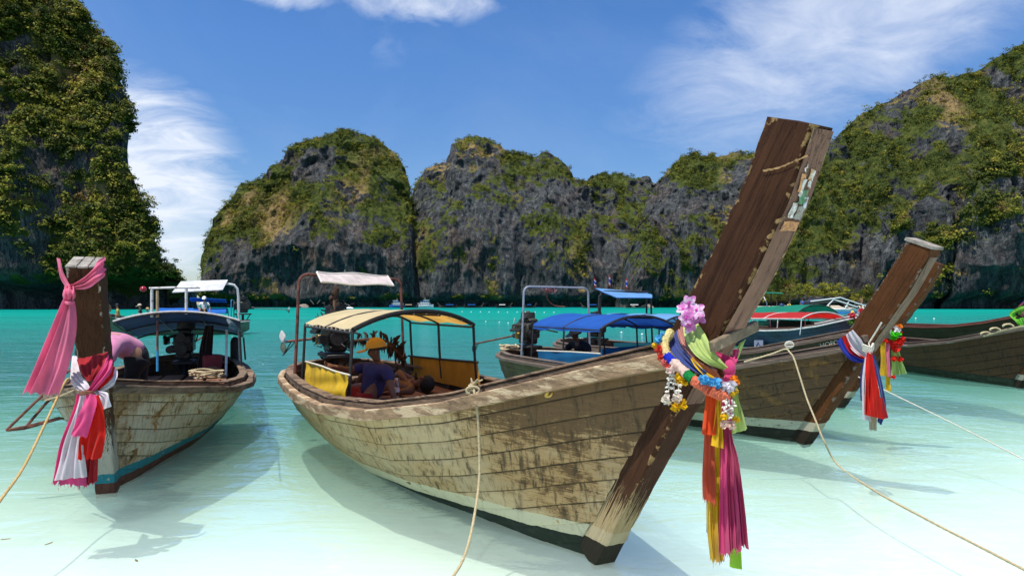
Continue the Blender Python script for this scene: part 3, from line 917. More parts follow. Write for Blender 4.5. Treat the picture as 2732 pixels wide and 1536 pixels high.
s_ridge = [(2325, 806), (2338, 720), (2352, 650), (2378, 590), (2412, 548), (2440, 536), (2462, 544), (2488, 566), (2508, 640), (2520, 740), (2528, 806)]
cliff('dark limestone pinnacle with a leafy top behind the second brown prow', s_ridge, 262, 18, 110, 130, 83, cut=(4.5, 6.0), ends=(14, 14), nb=420, bsize=(1.0, 2.6), K=44, vbias=0.05, pw=3.0)
w_ridge = [(2520, 806), (2536, 640), (2552, 545), (2580, 480), (2622, 440), (2680, 405), (2735, 385), (2820, 350), (2960, 320)]
cliff('sheer dark limestone wall at the right edge with hanging scrub', w_ridge, 256, 22, 170, 190, 97, cut=(5.0, 8.0), ends=(16, 0), nb=900, bsize=(1.0, 3.0), K=50, vbias=0.02, pw=3.0)

_v, _q, _t, _o = [], [], [], 0
for V_, Q_, T_ in FOLIAGE:
    _v.append(V_); _q.append(Q_ + _o); _t.append(T_); _o += len(V_)
fo = np_mesh('foliage', np.concatenate(_v), np.concatenate(_q), M_LEAF, attrs={'tint': np.concatenate(_t)})
tag(fo, 'green and olive scrub clinging to the limestone cliffs', None, None, 'stuff')

# small beach and rocks at the foot of the right ridge
mb = MB()
bx_ = [(1985, 275.0), (2040, 268), (2120, 262), (2200, 262), (2290, 268), (2340, 276)]
rows = []
for k, (dz_, back_) in enumerate(((-0.6, -9), (0.25, -4), (0.8, 6), (1.4, 24))):
    rows.append([((p_ - CX) / FPX * (D_ + back_), D_ + back_, dz_ + 0.15 * math.sin(i * 2.1 + k)) for i, (p_, D_) in enumerate(bx_)])
mb.grid(rows)
o = mb.build('beach', simple('shore_sand', (0.62, 0.54, 0.42), 0.95, 0.2, 0.5, 0.3))
tag(o, 'thin strip of pale sand under the shore trees', None, None, 'structure')

M_BARK = simple('grey_bark', (0.14, 0.115, 0.09), 0.9, 0.4, 3, 0.4)


def shore_tree(px, D, H, Wd, tone, label, seed):
    rr = np.random.default_rng(seed)
    base = Vector(((px - CX) / FPX * D, D, 0.6))
    root = empty('shore_tree', base)
    tag(root, label, 'tree', 'trees along the small beach')
    mb = MB()
    mb.tube([(0, 0, -0.3), (0.1, 0.0, H * 0.25), (0.25 * rr.normal(), 0.1, H * 0.5), (0.3 * rr.normal(), 0, H * 0.8)], [0.26, 0.2, 0.15, 0.06], 7)
    for k in range(5):
        a = rr.uniform(0, 6.28); z0 = H * rr.uniform(0.3, 0.55)
        mb.tube([(0.1, 0, z0), (math.cos(a) * Wd * 0.28, math.sin(a) * Wd * 0.2, z0 + H * 0.16), (math.cos(a) * Wd * 0.48, math.sin(a) * Wd * 0.3, z0 + H * 0.24)], [0.1, 0.07, 0.03], 5)
    mb.build('trunk', M_BARK, root)
    n = 26
    cen = np.stack([rr.normal(size=n) * Wd * 0.27, rr.normal(size=n) * Wd * 0.22, H * (0.45 + 0.5 * rr.random(n) ** 0.8)], -1)
    cen[:, :2] *= (1.15 - np.abs(cen[:, 2:3] / H - 0.62))
    V, Q, T = bushes(cen, None, rr.uniform(0.10, 0.2, n) * Wd + 0.25, 60, tone + rr.normal(size=n) * 0.08, 0.55)
    np_mesh('crown', V, Q, M_LEAF, root, {'tint': T})


TL = ['low bushy shore tree just right of the tall brown prow', 'rounded dull green shore tree, second from the tall prow', 'tall olive shore tree over the stern of the speedboat', 'wide flat topped shore tree above the speedboat stern',
      'broad pale olive shore tree behind the speedboat cabin', 'dark green shore tree behind the speedboat windscreen', 'small yellow green tree beside the dark pinnacle', 'short dark shrub tree at the beach end near the pinnacle']
for i, (px_, D_, H_, W_, tn) in enumerate([(2072, 272, 6.5, 6.0, 0.22), (2108, 274, 8.0, 6.5, 0.30), (2138, 271, 9.5, 7.5, 0.45), (2172, 270, 8.0, 9.5, 0.42), (2214, 270, 10.0, 9.5, 0.50), (2250, 272, 8.5, 7.0, 0.30), (2280, 270, 5.5, 4.5, 0.62), (2306, 272, 4.0, 4.5, 0.25)]):
    shore_tree(px_, D_, H_, W_, tn, TL[i], 300 + i)

# ================================================================ longtail boats
ST_A = np.array([-0.14, 0.0, 0.41, 0.835, 1.240, 1.440, 1.570, 1.62])
ST_Z = np.array([-0.22, 0.0, 0.60, 1.21, 1.77, 2.11, 2.42, 2.55])
PT = np.array([0, .6, 1.2, 2, 3, 4, 5, 6, 6.6, 6.95, 7.12, 7.2]) / 7.2
PB = np.array([.06, .43, .70, .98, 1.14, 1.16, 1.10, 1.00, .86, .62, .36, .04])
PZ = np.array([1.42, 1.14, .93, .77, .70, .69, .68, .67, .69, .71, .72, .73])
PW = np.array([.02, .18, .30, .50, .64, .68, .66, .58, .50, .40, .25, .02])
PR = np.array([1.0, .53, .32, .13, .03, 0, 0, 0, 0, 0, 0, 0])
PK = np.array([-.03, -.08, -.14, -.21, -.28, -.28, -.25, -.12, 0.0, .10, .18, .25])


class Boat:
    def __init__(self, F, ang, L, bs=1.0, zs=1.0, z_prof=None, st=1.0):
        self.u = Vector((math.sin(ang), -math.cos(ang), 0))
        self.l = Vector((math.cos(ang), math.sin(ang), 0))
        self.L, self.bs, self.zs, self.st = L, bs, zs, st
        self.o = Vector((F[0], F[1], 0)) - self.u * L
        self.R = Matrix((self.u, self.l, Vector((0, 0, 1)))).transposed()
        self.rz = math.atan2(self.u.y, self.u.x)
        self.pz = (PZ * zs) if z_prof is None else np.array(z_prof)
        self.a0 = float(np.interp(self.pz[0], ST_Z, ST_A))
        self.fixed = None

    def world(self, p):
        return self.o + self.R @ Vector(p)

    def at(self, px, py, **k):
        """photo pixel -> boat coordinates on the plane x=, y= or z= given"""
        d = self.R.transposed() @ Vector(((px - CX) / FPX, 1, (HY - py) / FPX))
        c = self.R.transposed() @ (Vector((0, 0, CAMH)) - self.o)
        ax, v = list(k.items())[0]
        i = 'xyz'.index(ax)
        t = (v - c[i]) / d[i]
        return c + d * t

    def wat(self, px, py, **k):
        return self.world(self.at(px, py, **k))

    def prof(self, f):
        b = self.bs * np.interp(f, PT, PB)
        z = np.interp(f, PT, self.pz)
        wv = self.bs * np.interp(f, PT, PW)
        k = np.interp(f, PT, PK)
        r = np.interp(f, PT, PR)
        return b, z, wv, k, r

    def section(self, f, n=36):
        """half section at station f (0 stem .. 1 stern): arrays x,y,z from keel to sheer, arc-length spaced"""
        b, zs_, wv, kz, r = self.prof(f)
        v = np.linspace(0, 1, 90)
        v0 = np.clip(-kz / (zs_ - kz), 0.03, 0.9)
        ratio = np.clip(wv / max(b, 1e-3), 0.03, 0.97)
        p = np.clip(math.log(ratio) / math.log(v0), 0.16, 1.6)
        y = b * v ** p
        z = kz + (zs_ - kz) * v
        x = self.L * (1 - f) + r * (np.interp(z, ST_Z, ST_A) - 0.13) * self.st
        s = np.r_[0, np.cumsum(np.sqrt(np.diff(y) ** 2 + np.diff(z) ** 2 + 1e-12))]
        q = np.linspace(0, s[-1], n)
        return np.interp(q, s, x), np.interp(q, s, y), np.interp(q, s, z)

    def stations(self, n):
        a = np.linspace(0, 1, n)
        f = a - 0.055 * np.sin(2 * math.pi * a) * 0.6
        tail = 1 - np.array([0.075, 0.06, 0.047, 0.035, 0.025, 0.016, 0.008, 0.0])
        f = f[f < 0.915]
        return np.concatenate([f, tail])

    def surface(self, nst=56, nv=73):
        F = self.stations(nst)
        S = np.array([np.stack(self.section(f, nv), -1) for f in F])        # station, girth, xyz (starboard later mirrored)
        return F, S

    def sheer(self, n=60, dy=0.0, dz=0.0, f0=0.0, f1=1.0):
        F = self.stations(n)
        F = F[(F >= f0) & (F <= f1)]
        out = []
        for f in F:
            x, y, z = self.section(f, 8)
            out.append(Vector((x[-1], max(y[-1] + dy, 0.004), z[-1] + dz)))
        return out


def sweep_rail(mb, path, side, wout, win, h0, h1):
    """box-section rail along a sheer path; wout/win outward/inward, h0..h1 heights"""
    rows = []
    n = len(path)
    for i, p in enumerate(path):
        a, b = path[max(i - 1, 0)], path[min(i + 1, n - 1)]
        t = Vector((b.x - a.x, b.y - a.y, 0))
        t = t.normalized() if t.length > 1e-6 else Vector((1, 0, 0))
        nrm = Vector((-t.y, t.x, 0))
        if nrm.y < 0 and abs(nrm.y) > 0.2: nrm = -nrm
        if abs(nrm.y) <= 0.2 and i < n / 2 and nrm.x < 0: nrm = -nrm
        if abs(nrm.y) <= 0.2 and i >= n / 2 and nrm.x > 0: nrm = -nrm
        e = 0.008
        jw = 1 + random.uniform(-.02, .02)
        ring = [(wout * jw, h0 + e), (wout * jw, h1 - e), (wout * jw - e, h1), (-win + e, h1), (-win, h1 - e), (-win, h0)]
        row = []
        for o_, h_ in ring:
            q = p + nrm * o_
            q = Vector((q.x, max(q.y, 0.0), p.z + h_ + random.uniform(-.0008, .0008)))
            row.append(Vector((q.x, q.y * side, q.z)))
        rows.append(row)
    mb.grid(rows, cv=True)
    mb.poly(rows[0]); mb.poly(list(reversed(rows[-1])))


def build_hull(B, root, mats, n_pl=8, full=True, nst=56, wstem=(0.075, 0.070), tip=None, stem_depth=None, rail=None, coam=True, ribs=True):
    """hull (> plank), prow_post, rub_rail, coaming, ribs, floor_board"""
    hull_m, stem_m, inner_m, rail_m, coam_m = mats
    F, S = B.surface(nst, n_pl * 6 + 1)
    hull = None
    mb = MB()
    inner = []
    for side in (-1, 1):
        rows = []
        for i in range(len(F)):
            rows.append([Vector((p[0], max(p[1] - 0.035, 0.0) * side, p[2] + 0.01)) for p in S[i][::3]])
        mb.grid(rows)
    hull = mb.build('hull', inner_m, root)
    th = 0.028
    nrm_all = np.zeros_like(S)
    du = np.gradient(S, axis=0); dv = np.gradient(S, axis=1)
    nn = np.cross(du, dv)
    nn /= np.linalg.norm(nn, axis=-1, keepdims=True) + 1e-9
    sgn = np.where(nn[..., 1:2] < 0, -1, 1)
    nn = nn * sgn
    nn[-4:] = nn[-4:] * 0.4 + np.array([-0.75, 0.3, 0.0]) * 0.6
    for side in (-1, 1):
        for k in range(n_pl):
            g = k * 6 + 6 * np.array([0, .07, .3, .7, .93, 1.0])
            gap = 0.055 if n_pl > 5 else 0.05
            g[0] += gap; g[-1] -= gap
            mb = MB(); edge = []
            lap = [0.004 + 0.005 * random.random()] * 6
            rows_o, rows_i = [], []
            for i in range(len(F)):
                ro, ri = [], []
                for j, gg in enumerate(g):
                    a0 = int(math.floor(gg)); fr = gg - a0; a1 = min(a0 + 1, S.shape[1] - 1)
                    p = S[i, a0] * (1 - fr) + S[i, a1] * fr
                    nv_ = nn[i, a0] * (1 - fr) + nn[i, a1] * fr
                    bul = lap[j] * (1.0 if 0 < j < 5 else 0.3)
                    # the lower edge of every strake stands a little proud of the one below
                    q = p + nv_ * (bul + (0.006 if j <= 1 else 0.0))
                    r = p - nv_ * th
                    ro.append(Vector((q[0], max(q[1], 0.001) * side, q[2])))
                    ri.append(Vector((r[0], max(r[1], 0.0) * side, r[2])))
                rows_o.append(ro); rows_i.append(ri)
            ring = [ro + list(reversed(ri)) for ro, ri in zip(rows_o, rows_i)]
            mb.grid(ring, cv=True)
            mb.attr = [e for _ in F for e in (1.0, 0.3, 0.0, 0.0, 0.3, 1.0, 1, 1, 1, 1, 1, 1)]
            mb.build('plank', hull_m, hull, ang=0.9)
    # prow timber
    mb = MB(); att = []
    z0, z1 = -0.04, (tip if tip else 2.42)
    n = 44
    zz = np.linspace(z0, z1, n)
    dep = stem_depth or [(-0.04, .20), (0.3, .24), (1.0, .31), (1.6, .30), (2.4, .27)]
    dz_, dd_ = zip(*dep)
    rows = []
    for i, z in enumerate(zz):
        a = (np.interp(z, ST_Z, ST_A) + 0.02) * B.st
        a2 = (np.interp(z + .03, ST_Z, ST_A) + 0.02) * B.st
        t = Vector((a2 - a, 0, 0.03)).normalized()
        nb = Vector((-t.z, 0, t.x))       # points aft/up
        d = float(np.interp(z, dz_, dd_))
        hw = wstem[0] + (wstem[1] - wstem[0]) * i / (n - 1)
        c = 0.011
        P0 = Vector((B.L + a, 0, z))
        ring = [(0, -hw + c), (0, -hw * .33), (0, hw * .33), (0, hw - c), (c, hw), (d * .33, hw), (d * .66, hw), (d - c, hw), (d, hw - c), (d, hw * .3), (d, -hw * .3), (d, -hw + c), (d - c, -hw), (d * .66, -hw), (d * .33, -hw), (c, -hw)]
        eg = [1, 0, 0, 1, 1, 0, 0, 1, 1, 0, 0, 1, 1, 0, 0, 1]
        row = []
        for (q, y), e_ in zip(ring, eg):
            j = 0.005 if e_ else 0.0018
            row.append(P0 + nb * (q + random.uniform(-j, j)) + Vector((0, y + random.uniform(-j, j), 0)))
        rows.append(row)
        att += [min(1, e_ + (0.9 if i > n - 2 else 0)) for e_ in eg]
    mb.grid(rows, cv=True)
    ctr = sum(rows[-1], Vector()) / 16
    b = len(mb.v)
    # end grain cap, slightly crowned
    cap = [p for p in rows[-1]]
    mb.v.extend([tuple(p) for p in cap]); mb.v.append(tuple(ctr + (rows[-1][0] - rows[-2][0]).normalized() * 0.006))
    att += [0.9] * 16 + [0.6]
    for j in range(16):
        mb.f.append((b + j, b + (j + 1) % 16, b + 16))
    mb.attr = att
    post = mb.build('prow_post', stem_m, root, ang=0.6)
    # rails
    rl = rail or (0.062, 0.03, -0.045, 0.012)
    for side in (-1, 1):
        mb = MB(); sweep_rail(mb, B.sheer(110, f0=0.0), side, *rl)
        mb.build('rub_rail', rail_m, root)
        if coam:
            mb = MB(); sweep_rail(mb, B.sheer(110, dy=-0.075, f0=0.005), side, 0.02, 0.012, -0.05, 0.055)
            mb.build('coaming', coam_m, root)
            mb = MB(); sweep_rail(mb, B.sheer(110, dy=-0.105, f0=0.005), side, 0.055, 0.05, 0.057, 0.080)
            mb.build('coaming_cap', coam_m, root)
    # ribs
    if ribs:
        for f in np.linspace(0.12, 0.9, 11 if full else 6):
            x, y, z = B.section(f, 14)
            for side in (-1, 1):
                mb = MB()
                rows = []
                for k in range(1, 14):
                    yy = max(y[k] - 0.04, 0)
                    yi = max(y[k] - 0.085, 0)
                    rows.append([(x[k] - .025, yy * side, z[k] + .01), (x[k] + .025, yy * side, z[k] + .01), (x[k] + .025, yi * side, z[k] + .03), (x[k] - .025, yi * side, z[k] + .03)])
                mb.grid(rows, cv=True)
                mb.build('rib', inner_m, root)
        fb = 5 if full else 3
        for k in range(fb):
            y0 = -0.62 + 1.24 * k / fb; y1 = -0.62 + 1.24 * (k + 1) / fb - 0.012
            mb = MB()
            mb.box((B.L * 0.42, (y0 + y1) / 2, 0.13 + 0.004 * (k % 2)), (B.L * 0.62, y1 - y0, 0.025), bev=0.004)
            mb.build('floor_board', M_FLOOR, root)
    return hull, post


def make_canopy(root, x0, x1, hw, zs, rise, fabric, frame, posts, zfoot, name='canopy', skew=0.0, ntie=0, tie_m=None, tilt=0.0, drop=0.0):
    """arched cloth roof on bent tubes. x0 rear, x1 front, hw half width, zs side height, rise of the arch; skew shears front/rear ends"""
    def P(u, v):
        # u 0 rear..1 front, v -1 starboard..1 port
        y = hw * v
        x = x0 + (x1 - x0) * u - skew * v * 0.5
        z = zs + rise * (1 - abs(v) ** 2.2) + tilt * (u - 0.5)
        return Vector((x, y, z))
    nu, nv = 14, 18
    rows = []
    for i in range(nu + 1):
        u = i / nu
        row = []
        for j in range(nv + 1):
            v = -1 + 2 * j / nv
            p = P(u, v)
            sag = 0.018 * math.sin(u * math.pi * 3) ** 2
            p.z += 0.022 - sag + random.uniform(-.003, .003)
            row.append(p)
        rows.append(row)
    if drop > 0:   # hem hanging over the side
        for row in rows:
            a, b = row[0].copy(), row[-1].copy()
            row.insert(0, a + Vector((random.uniform(-.01, .01), -0.015, -drop + random.uniform(-.012, .012))))
            row.append(b + Vector((random.uniform(-.01, .01), 0.015, -drop + random.uniform(-.012, .012))))
    can = MB().grid(rows).build(name, fabric, root, ang=1.2)
    for u in (0.0, 0.5, 1.0):
        pts = [P(u, -1 + 2 * j / 16) for j in range(17)]
        MB().tube(pts, 0.017, 7).build('roof_bow', frame, root)
    for v in (-1, -0.35, 0.35, 1):
        MB().tube([P(0, v) - Vector((0, 0, .02)), P(0.5, v) - Vector((0, 0, .02)), P(1, v) - Vector((0, 0, .02))], 0.013, 6).build('roof_bar', frame, root)
    for (u, v) in posts:
        p = P(u, v)
        MB().tube([Vector((p.x + 0.03 * v, p.y * 1.04, zfoot)), (Vector((p.x, p.y * 1.02, (zfoot + p.z) / 2))), p], 0.017, 7).build('roof_post', frame, root)
    for k in range(ntie):
        v = -0.95 + 1.9 * k / (ntie - 1)
        p = P(1.0, v)
        mb = MB()
        mb.tube([p + Vector((0.02 * math.cos(a), 0, 0.024 * math.sin(a))) for a in np.linspace(0, 2 * math.pi, 9)], 0.005, 5, caps=False)
        mb.build('tie_cord', tie_m or M_ROPEW, root)
    return P


def make_arch(root, x, hw, zf, zt, mat, r=0.02, skew=0.0, name='stern_arch', lean=0.0):
    """inverted U of bent tube at the stern"""
    pts = []
    rc = 0.12
    for s in (-1, 1):
        leg = [(x - skew * s * .5, s * (hw + 0.05), zf), (x + lean * .5 - skew * s * .5, s * (hw + 0.02), (zf + zt) / 2), (x + lean - skew * s * .5, s * hw, zt - rc)]
        for a in np.linspace(0.3, math.pi / 2, 5):
            leg.append((x + lean - skew * s * .5, s * (hw - rc + rc * math.cos(a)), zt - rc + rc * math.sin(a)))
        pts = leg if s == -1 else pts + list(reversed(leg))
    MB().tube(pts, r, 8).build(name, mat, root)


def make_engine(B, name, label, x, y, z, s, tail_dir, tail_len, group, rag=True, tone=None):
    """car engine on a swivel, long shaft with propeller; a thing of its own"""
    base = B.world((x, y, z))
    root = empty(name, base, B.rz)
    tag(root, label, 'engine', group)
    E_ = tone or M_ENGINE
    mb = MB()
    mb.box((0, 0, 0.30 * s), (0.52 * s, 0.30 * s, 0.30 * s), bev=0.03 * s)
    mb.box((0.02 * s, 0, 0.10 * s), (0.40 * s, 0.24 * s, 0.14 * s), bev=0.03 * s)
    mb.build('engine_block', E_, root)
    mb = MB(); mb.box((0, 0.02 * s, 0.49 * s), (0.46 * s, 0.2 * s, 0.09 * s), bev=0.025 * s)
    for k in range(4): mb.tube([((-.16 + .107 * k) * s, -.14 * s, .42 * s), ((-.16 + .107 * k) * s, -.25 * s, .40 * s), ((-.14 + .09 * k) * s, -.27 * s, .30 * s)], .022 * s, 6)
    mb.tube([(-.2 * s, -.27 * s, .3 * s), (.2 * s, -.27 * s, .31 * s), (.33 * s, -.26 * s, .42 * s)], .032 * s, 7)
    mb.build('cylinder_head', E_, root)
    mb = MB(); mb.tube([(-.02 * s, .02 * s, .54 * s), (-.02 * s, .02 * s, .66 * s)], [.15 * s, .14 * s], 14); mb.tube([(-.02 * s, .02 * s, .66 * s), (-.02 * s, .02 * s, .69 * s)], [.05 * s, .03 * s], 8)
    mb.build('air_cleaner', E_, root)
    for (px_, pz_, rr) in ((0.29, .22, .10), (0.30, .40, .075), (0.29, .36, .055)):
        MB().tube([(px_ * s - .02, (0.06 if rr < .07 else -.03) * s, pz_ * s), (px_ * s + .025, (0.06 if rr < .07 else -.03) * s, pz_ * s)], rr * s, 16).build('pulley', M_IRON, root)
    MB().tube([(0.1 * s, -.2 * s, .2 * s), (.24 * s, -.2 * s, .2 * s)], .065 * s, 12).build('alternator', E_, root)
    MB().lathe([(.045 * s, 0), (.05 * s, .02 * s), (.05 * s, .11 * s), (.03 * s, .13 * s)], (-.05 * s, -.2 * s, .13 * s), 12).build('oil_filter', M_BRASS, root)
    mb = MB()
    for k in range(9):
        a = [Vector((random.uniform(-.26, .26), random.uniform(-.2, .2), random.uniform(.1, .6))) * s for _ in range(3)]
        mb.tube(catmull(a, 9), .012 * s, 5)
    mb.build('hose', M_IRON, root)['kind'] = 'stuff'
    mb = MB(); mb.box((0, 0, -.02 * s), (.62 * s, .34 * s, .05 * s), bev=.01); mb.tube([(0, 0, -.35 * s), (0, 0, 0)], .045 * s, 10)
    mb.tube([(-.26 * s, -.15 * s, -.02 * s), (-.1 * s, 0, -.3 * s)], .02 * s, 6); mb.tube([(.26 * s, .15 * s, -.02 * s), (.1 * s, 0, -.3 * s)], .02 * s, 6)
    mb.build('swivel_mount', M_IRON, root)
    # tiller bar forward
    MB().tube([(.25 * s, 0, .28 * s), (.6 * s, .05 * s, .34 * s), (1.05 * s, .06 * s, .30 * s)], .016, 7).build('tiller', M_IRON, root)
    td = (B.R.transposed() @ Vector(tail_dir)).normalized()
    p0 = Vector((-.2 * s, 0, .22 * s)); p1 = p0 + td * tail_len
    MB().tube([p0, p0 + td * .3], .05 * s, 9).build('gearbox_sleeve', M_IRON, root)
    MB().tube([p0, p1], .02, 8).build('drive_shaft', M_RUST, root)
    side = td.cross(Vector((0, 0, 1))).normalized()
    upv = side.cross(td).normalized()
    for k, mt in ((0, M_PROPW), (1, M_PROPG)):
        sg = 1 if k == 0 else -1
        mb = MB()
        rows = []
        for i in range(7):
            f_ = i / 6
            wd = 0.075 * math.sin(math.pi * min(f_ * .92 + .1, 1)) + .006
            c = p1 + td * 0.02 + (upv * 0.94 * sg + side * 0.25 * sg) * (0.02 + .17 * f_)
            tw = (td * 0.55 + side * 0.8).normalized()
            rows.append([c - tw * wd, c + td * .008, c + tw * wd])
        mb.grid(rows); mb.grid([[q + td * .012 for q in r] for r in reversed(rows)])
        mb.build('propeller_blade', mt, root)
    MB().tube([p1 - td * .03, p1 + td * .06], [.028, .012], 8).build('propeller_hub', M_STEEL, root)
    mb = MB(); mb.tube([p1 - td * .10 - upv * .01, p1 + td * .02 - upv * .19, p1 + td * .05 - upv * .22], .008, 6); mb.tube([p1 - td * .18, p1 + td * .02 - upv * .19], .008, 6)
    mb.build('skeg', M_IRON, root)
    return root


def rope(name, label, pts, r, mat, n=60, group=None, twist=True):
    """laid rope: a tube with a spiral ridge"""
    P = [Vector(p) for p in catmull(pts, n)]
    m = MB()
    if twist:
        rs = [r * (1 + 0.10 * (-1) ** i) for i in range(n)]
    else:
        rs = r
    m.tube(P, rs, 7)
    o = m.build(name, mat, origin=tuple(P[0]), ang=3.0)
    tag(o, label, 'rope', group)
    return o


def coil(name, label, c, r, turns, th, mat, flat=0.35, seed=0, cat='rope', group=None):
    rr = random.Random(seed)
    pts = []
    c = Vector(c)
    N_ = turns * 14
    for i in range(N_):
        a = i / 14 * 2 * math.pi
        k = r * (0.55 + 0.45 * rr.random())
        pts.append(c + Vector((k * math.cos(a), k * math.sin(a), th + flat * r * (i / N_) + rr.uniform(0, .03))))
    m = MB().tube(catmull(pts, N_ * 2), th, 6)
    o = m.build(name, mat, origin=tuple(c), ang=3.0)
    tag(o, label, cat, group)
    return o


# ---------------------------------------------------------------- cloth
def cloth(name, label, rows, mat, cat='scarf', pleats=3, amp=0.012, nr=26, nc=26, fray=0.0, group=None, seed=0, parent=None, phase=None, taper=True):
    """cloth between two edges. rows: (left point, right point) world vectors from top to bottom; pleats run lengthwise"""
    rr = random.Random(seed)
    Lp = catmull([tuple(a) for a, b in rows], nr)
    Rp = catmull([tuple(b) for a, b in rows], nr)
    ph = rr.uniform(0, 6.28) if phase is None else phase
    waves = [(rr.uniform(.4, 1.0), rr.uniform(.55, 1.9) * pleats, rr.uniform(0, 6.28), rr.uniform(-1.6, 1.6)) for _ in range(5)]
    cre = [(rr.uniform(.15, .5), rr.uniform(1, 4), rr.uniform(3, 11), rr.uniform(0, 6.28)) for _ in range(4)]
    G = []
    viewn = None
    for i in range(nr):
        a, b = Vector(Lp[i]), Vector(Rp[i])
        ac = b - a
        dn = Vector(Lp[min(i + 1, nr - 1)]) - Vector(Lp[max(i - 1, 0)])
        nrm = ac.cross(dn)
        nrm = nrm.normalized() if nrm.length > 1e-8 else Vector((0, -1, 0))
        if viewn is not None and nrm.dot(viewn) < 0: nrm = -nrm
        viewn = nrm
        t = i / (nr - 1)
        row = []
        for j in range(nc):
            u = j / (nc - 1)
            w_ = sum(a_ * math.sin(u * fr_ * 2 * math.pi + p_ + s_ * t) for a_, fr_, p_, s_ in waves) * .75
            w_ += sum(a_ * math.sin(u * f1 * 3 + t * f2 + p_) for a_, f1, f2, p_ in cre) * .5
            k = amp * (0.6 + 0.6 * t if taper else 1.0)
            p = a + ac * u + nrm * (w_ * k) + nrm * 0.25 * amp * math.sin(t * 9 + u * 5)
            row.append(p)
        G.append(row)
    if fray > 0:
        for j in range(nc):
            G[-1][j] = G[-1][j] + (G[-1][j] - G[-2][j]).normalized() * rr.uniform(-fray, fray)
    m = MB().grid(G)
    m.grid([[p + Vector((0, 0.0025, 0)) for p in r] for r in reversed(G)])
    if fray > 0:     # loose threads
        for j in range(0, nc - 1, 2):
            if rr.random() < 0.6:
                p = G[-1][j]
                d = Vector((rr.uniform(-.3, .3), rr.uniform(-.2, .2), -1)).normalized()
                m.tube([p, p + d * fray * rr.uniform(.6, 1.8)], 0.0012, 3, caps=False)
    org = G[0][nc // 2]
    if parent is not None:
        o = m.build(name, mat, parent, ang=1.3)
        return o
    o = m.build(name, mat, origin=tuple(org), ang=1.3)
    tag(o, label, cat, group)
    return o


def quad_rows(B, pix):
    """pix: ((pxL,pyL),(pxR,pyR), kind, value) rows; kind 'D' distance or 'x','y','z' boat plane"""
    out = []
    for a, b, kind, val in pix:
        va, vb = val if isinstance(val, (tuple, list)) else (val, val)
        if kind == 'D':
            out.append((W(a[0], a[1], va), W(b[0], b[1], vb)))
        else:
            out.append((B.wat(a[0], a[1], **{kind: va}), B.wat(b[0], b[1], **{kind: vb})))
    return out


def ruffle(mb, c, r, n=14, seed=0):
    """paper-flower pompom: many small curled petals"""
    rr = random.Random(seed)
    c = Vector(c)
    for k in range(n):
        d = Vector((rr.gauss(0, 1), rr.gauss(0, 1), rr.gauss(0, 1))).normalized()
        a = d.orthogonal().normalized()
        a.rotate(Matrix.Rotation(rr.uniform(0, 6.28), 3, d))
        b = d.cross(a)
        s = r * rr.uniform(.5, .75)
        rows = []
        for i in range(4):
            f_ = i / 3
            wd = s * (0.35 + 0.75 * f_) * (1 - 0.35 * f_ * f_)
            mid = c + d * r * (0.25 + 0.75 * f_) + a * s * 0.35 * f_ * f_
            rows.append([mid - b * wd + d * rr.uniform(-.12, .12) * r, mid + d * 0.1 * r * math.sin(f_ * 3), mid + b * wd + d * rr.uniform(-.12, .12) * r])
        mb.grid(rows)
    mb.ball(c, r * .55, 8, 6, .1)
    return mb

def hull_hit(B, px, py, side=-1, off=0.01):
    """first point of the photo ray on the planking (boat coords), lifted off by off"""
    def hb(x, z):
        f = 1 - x / B.L
        for _ in range(6):
            r = float(np.interp(f, PT, PR))
            f = 1 - (x - r * (float(np.interp(z, ST_Z, ST_A)) - 0.13) * B.st) / B.L
            f = min(max(f, 0), 1)
        b, zs_, wv, kz, r = B.prof(f)
        v = min(max((z - kz) / (zs_ - kz), 0), 1)
        v0 = min(max(-kz / (zs_ - kz), 0.03), 0.9)
        ratio = min(max(wv / max(b, 1e-3), 0.03), 0.97)
        p = min(max(math.log(ratio) / math.log(v0), 0.16), 1.6)
        return b * v ** p
    prev = None
    for i in range(2400):
        D = 2.0 + i * 0.008
        p = B.R.transposed() @ (W(px, py, D) - B.o)
        if 0 < p.x < B.L + 1.2 and p.z > -0.2 and abs(p.y) < hb(p.x, p.z) and p.y * side >= 0:
            D -= off
            return B.R.transposed() @ (W(px, py, D) - B.o), D
    return None, None


# ================================================================ main boat (middle)
BM = Boat((.59, 4.28), .495, 7.2)
main = empty('longtail_boat', BM.o, BM.rz)
tag(main, 'weathered cream longtail boat with yellow cloth roof and towering brown prow', 'boat')
HM_MAIN = hull_mat('peeling_cream_planks', (0.57, 0.415, 0.235), (0.085, 0.046, 0.023), wear=0.17, stain=(0.045, 0.030, 0.016), band=(0.155, 0.050, 0.10, (0.62, 0.56, 0.38)), bottom=(0.014, 0.022, 0.015), Lb=7.2, fade=0.72, stainlo=0.455)
SM_MAIN = timber_mat('dark_red_brown_timber', (0.052, 0.021, 0.0095), (0.38, 0.24, 0.10), 0.10, (0.36, 0.27, 0.14), 0.86, band=(0.155, 0.25, (0.40, 0.33, 0.20)), bottom=(0.020, 0.017, 0.011))
build_hull(BM, main, (HM_MAIN, SM_MAIN, M_INNER, M_RAIL, M_COAM), 9, True, 60, rail=(0.050, 0.03, -0.085, 0.012))

# pale worn facing strip on the front of the prow
M_FACE = timber_mat('worn_grey_pink_timber', (0.21, 0.12, 0.085), (0.46, 0.33, 0.18), 0.5)
mb = MB(); att = []
rows = []
for z in np.linspace(1.12, 2.405, 26):
    a = np.interp(z, ST_Z, ST_A) + 0.024
    rows.append([(BM.L + a + .004, -0.066, z), (BM.L + a + .006, -.02, z), (BM.L + a + .006, .02, z), (BM.L + a + .004, 0.066, z)])
    att += [0.9, 0, 0, 0.9]
mb.grid(rows); mb.attr = att
mb.build('prow_face', M_FACE, main)
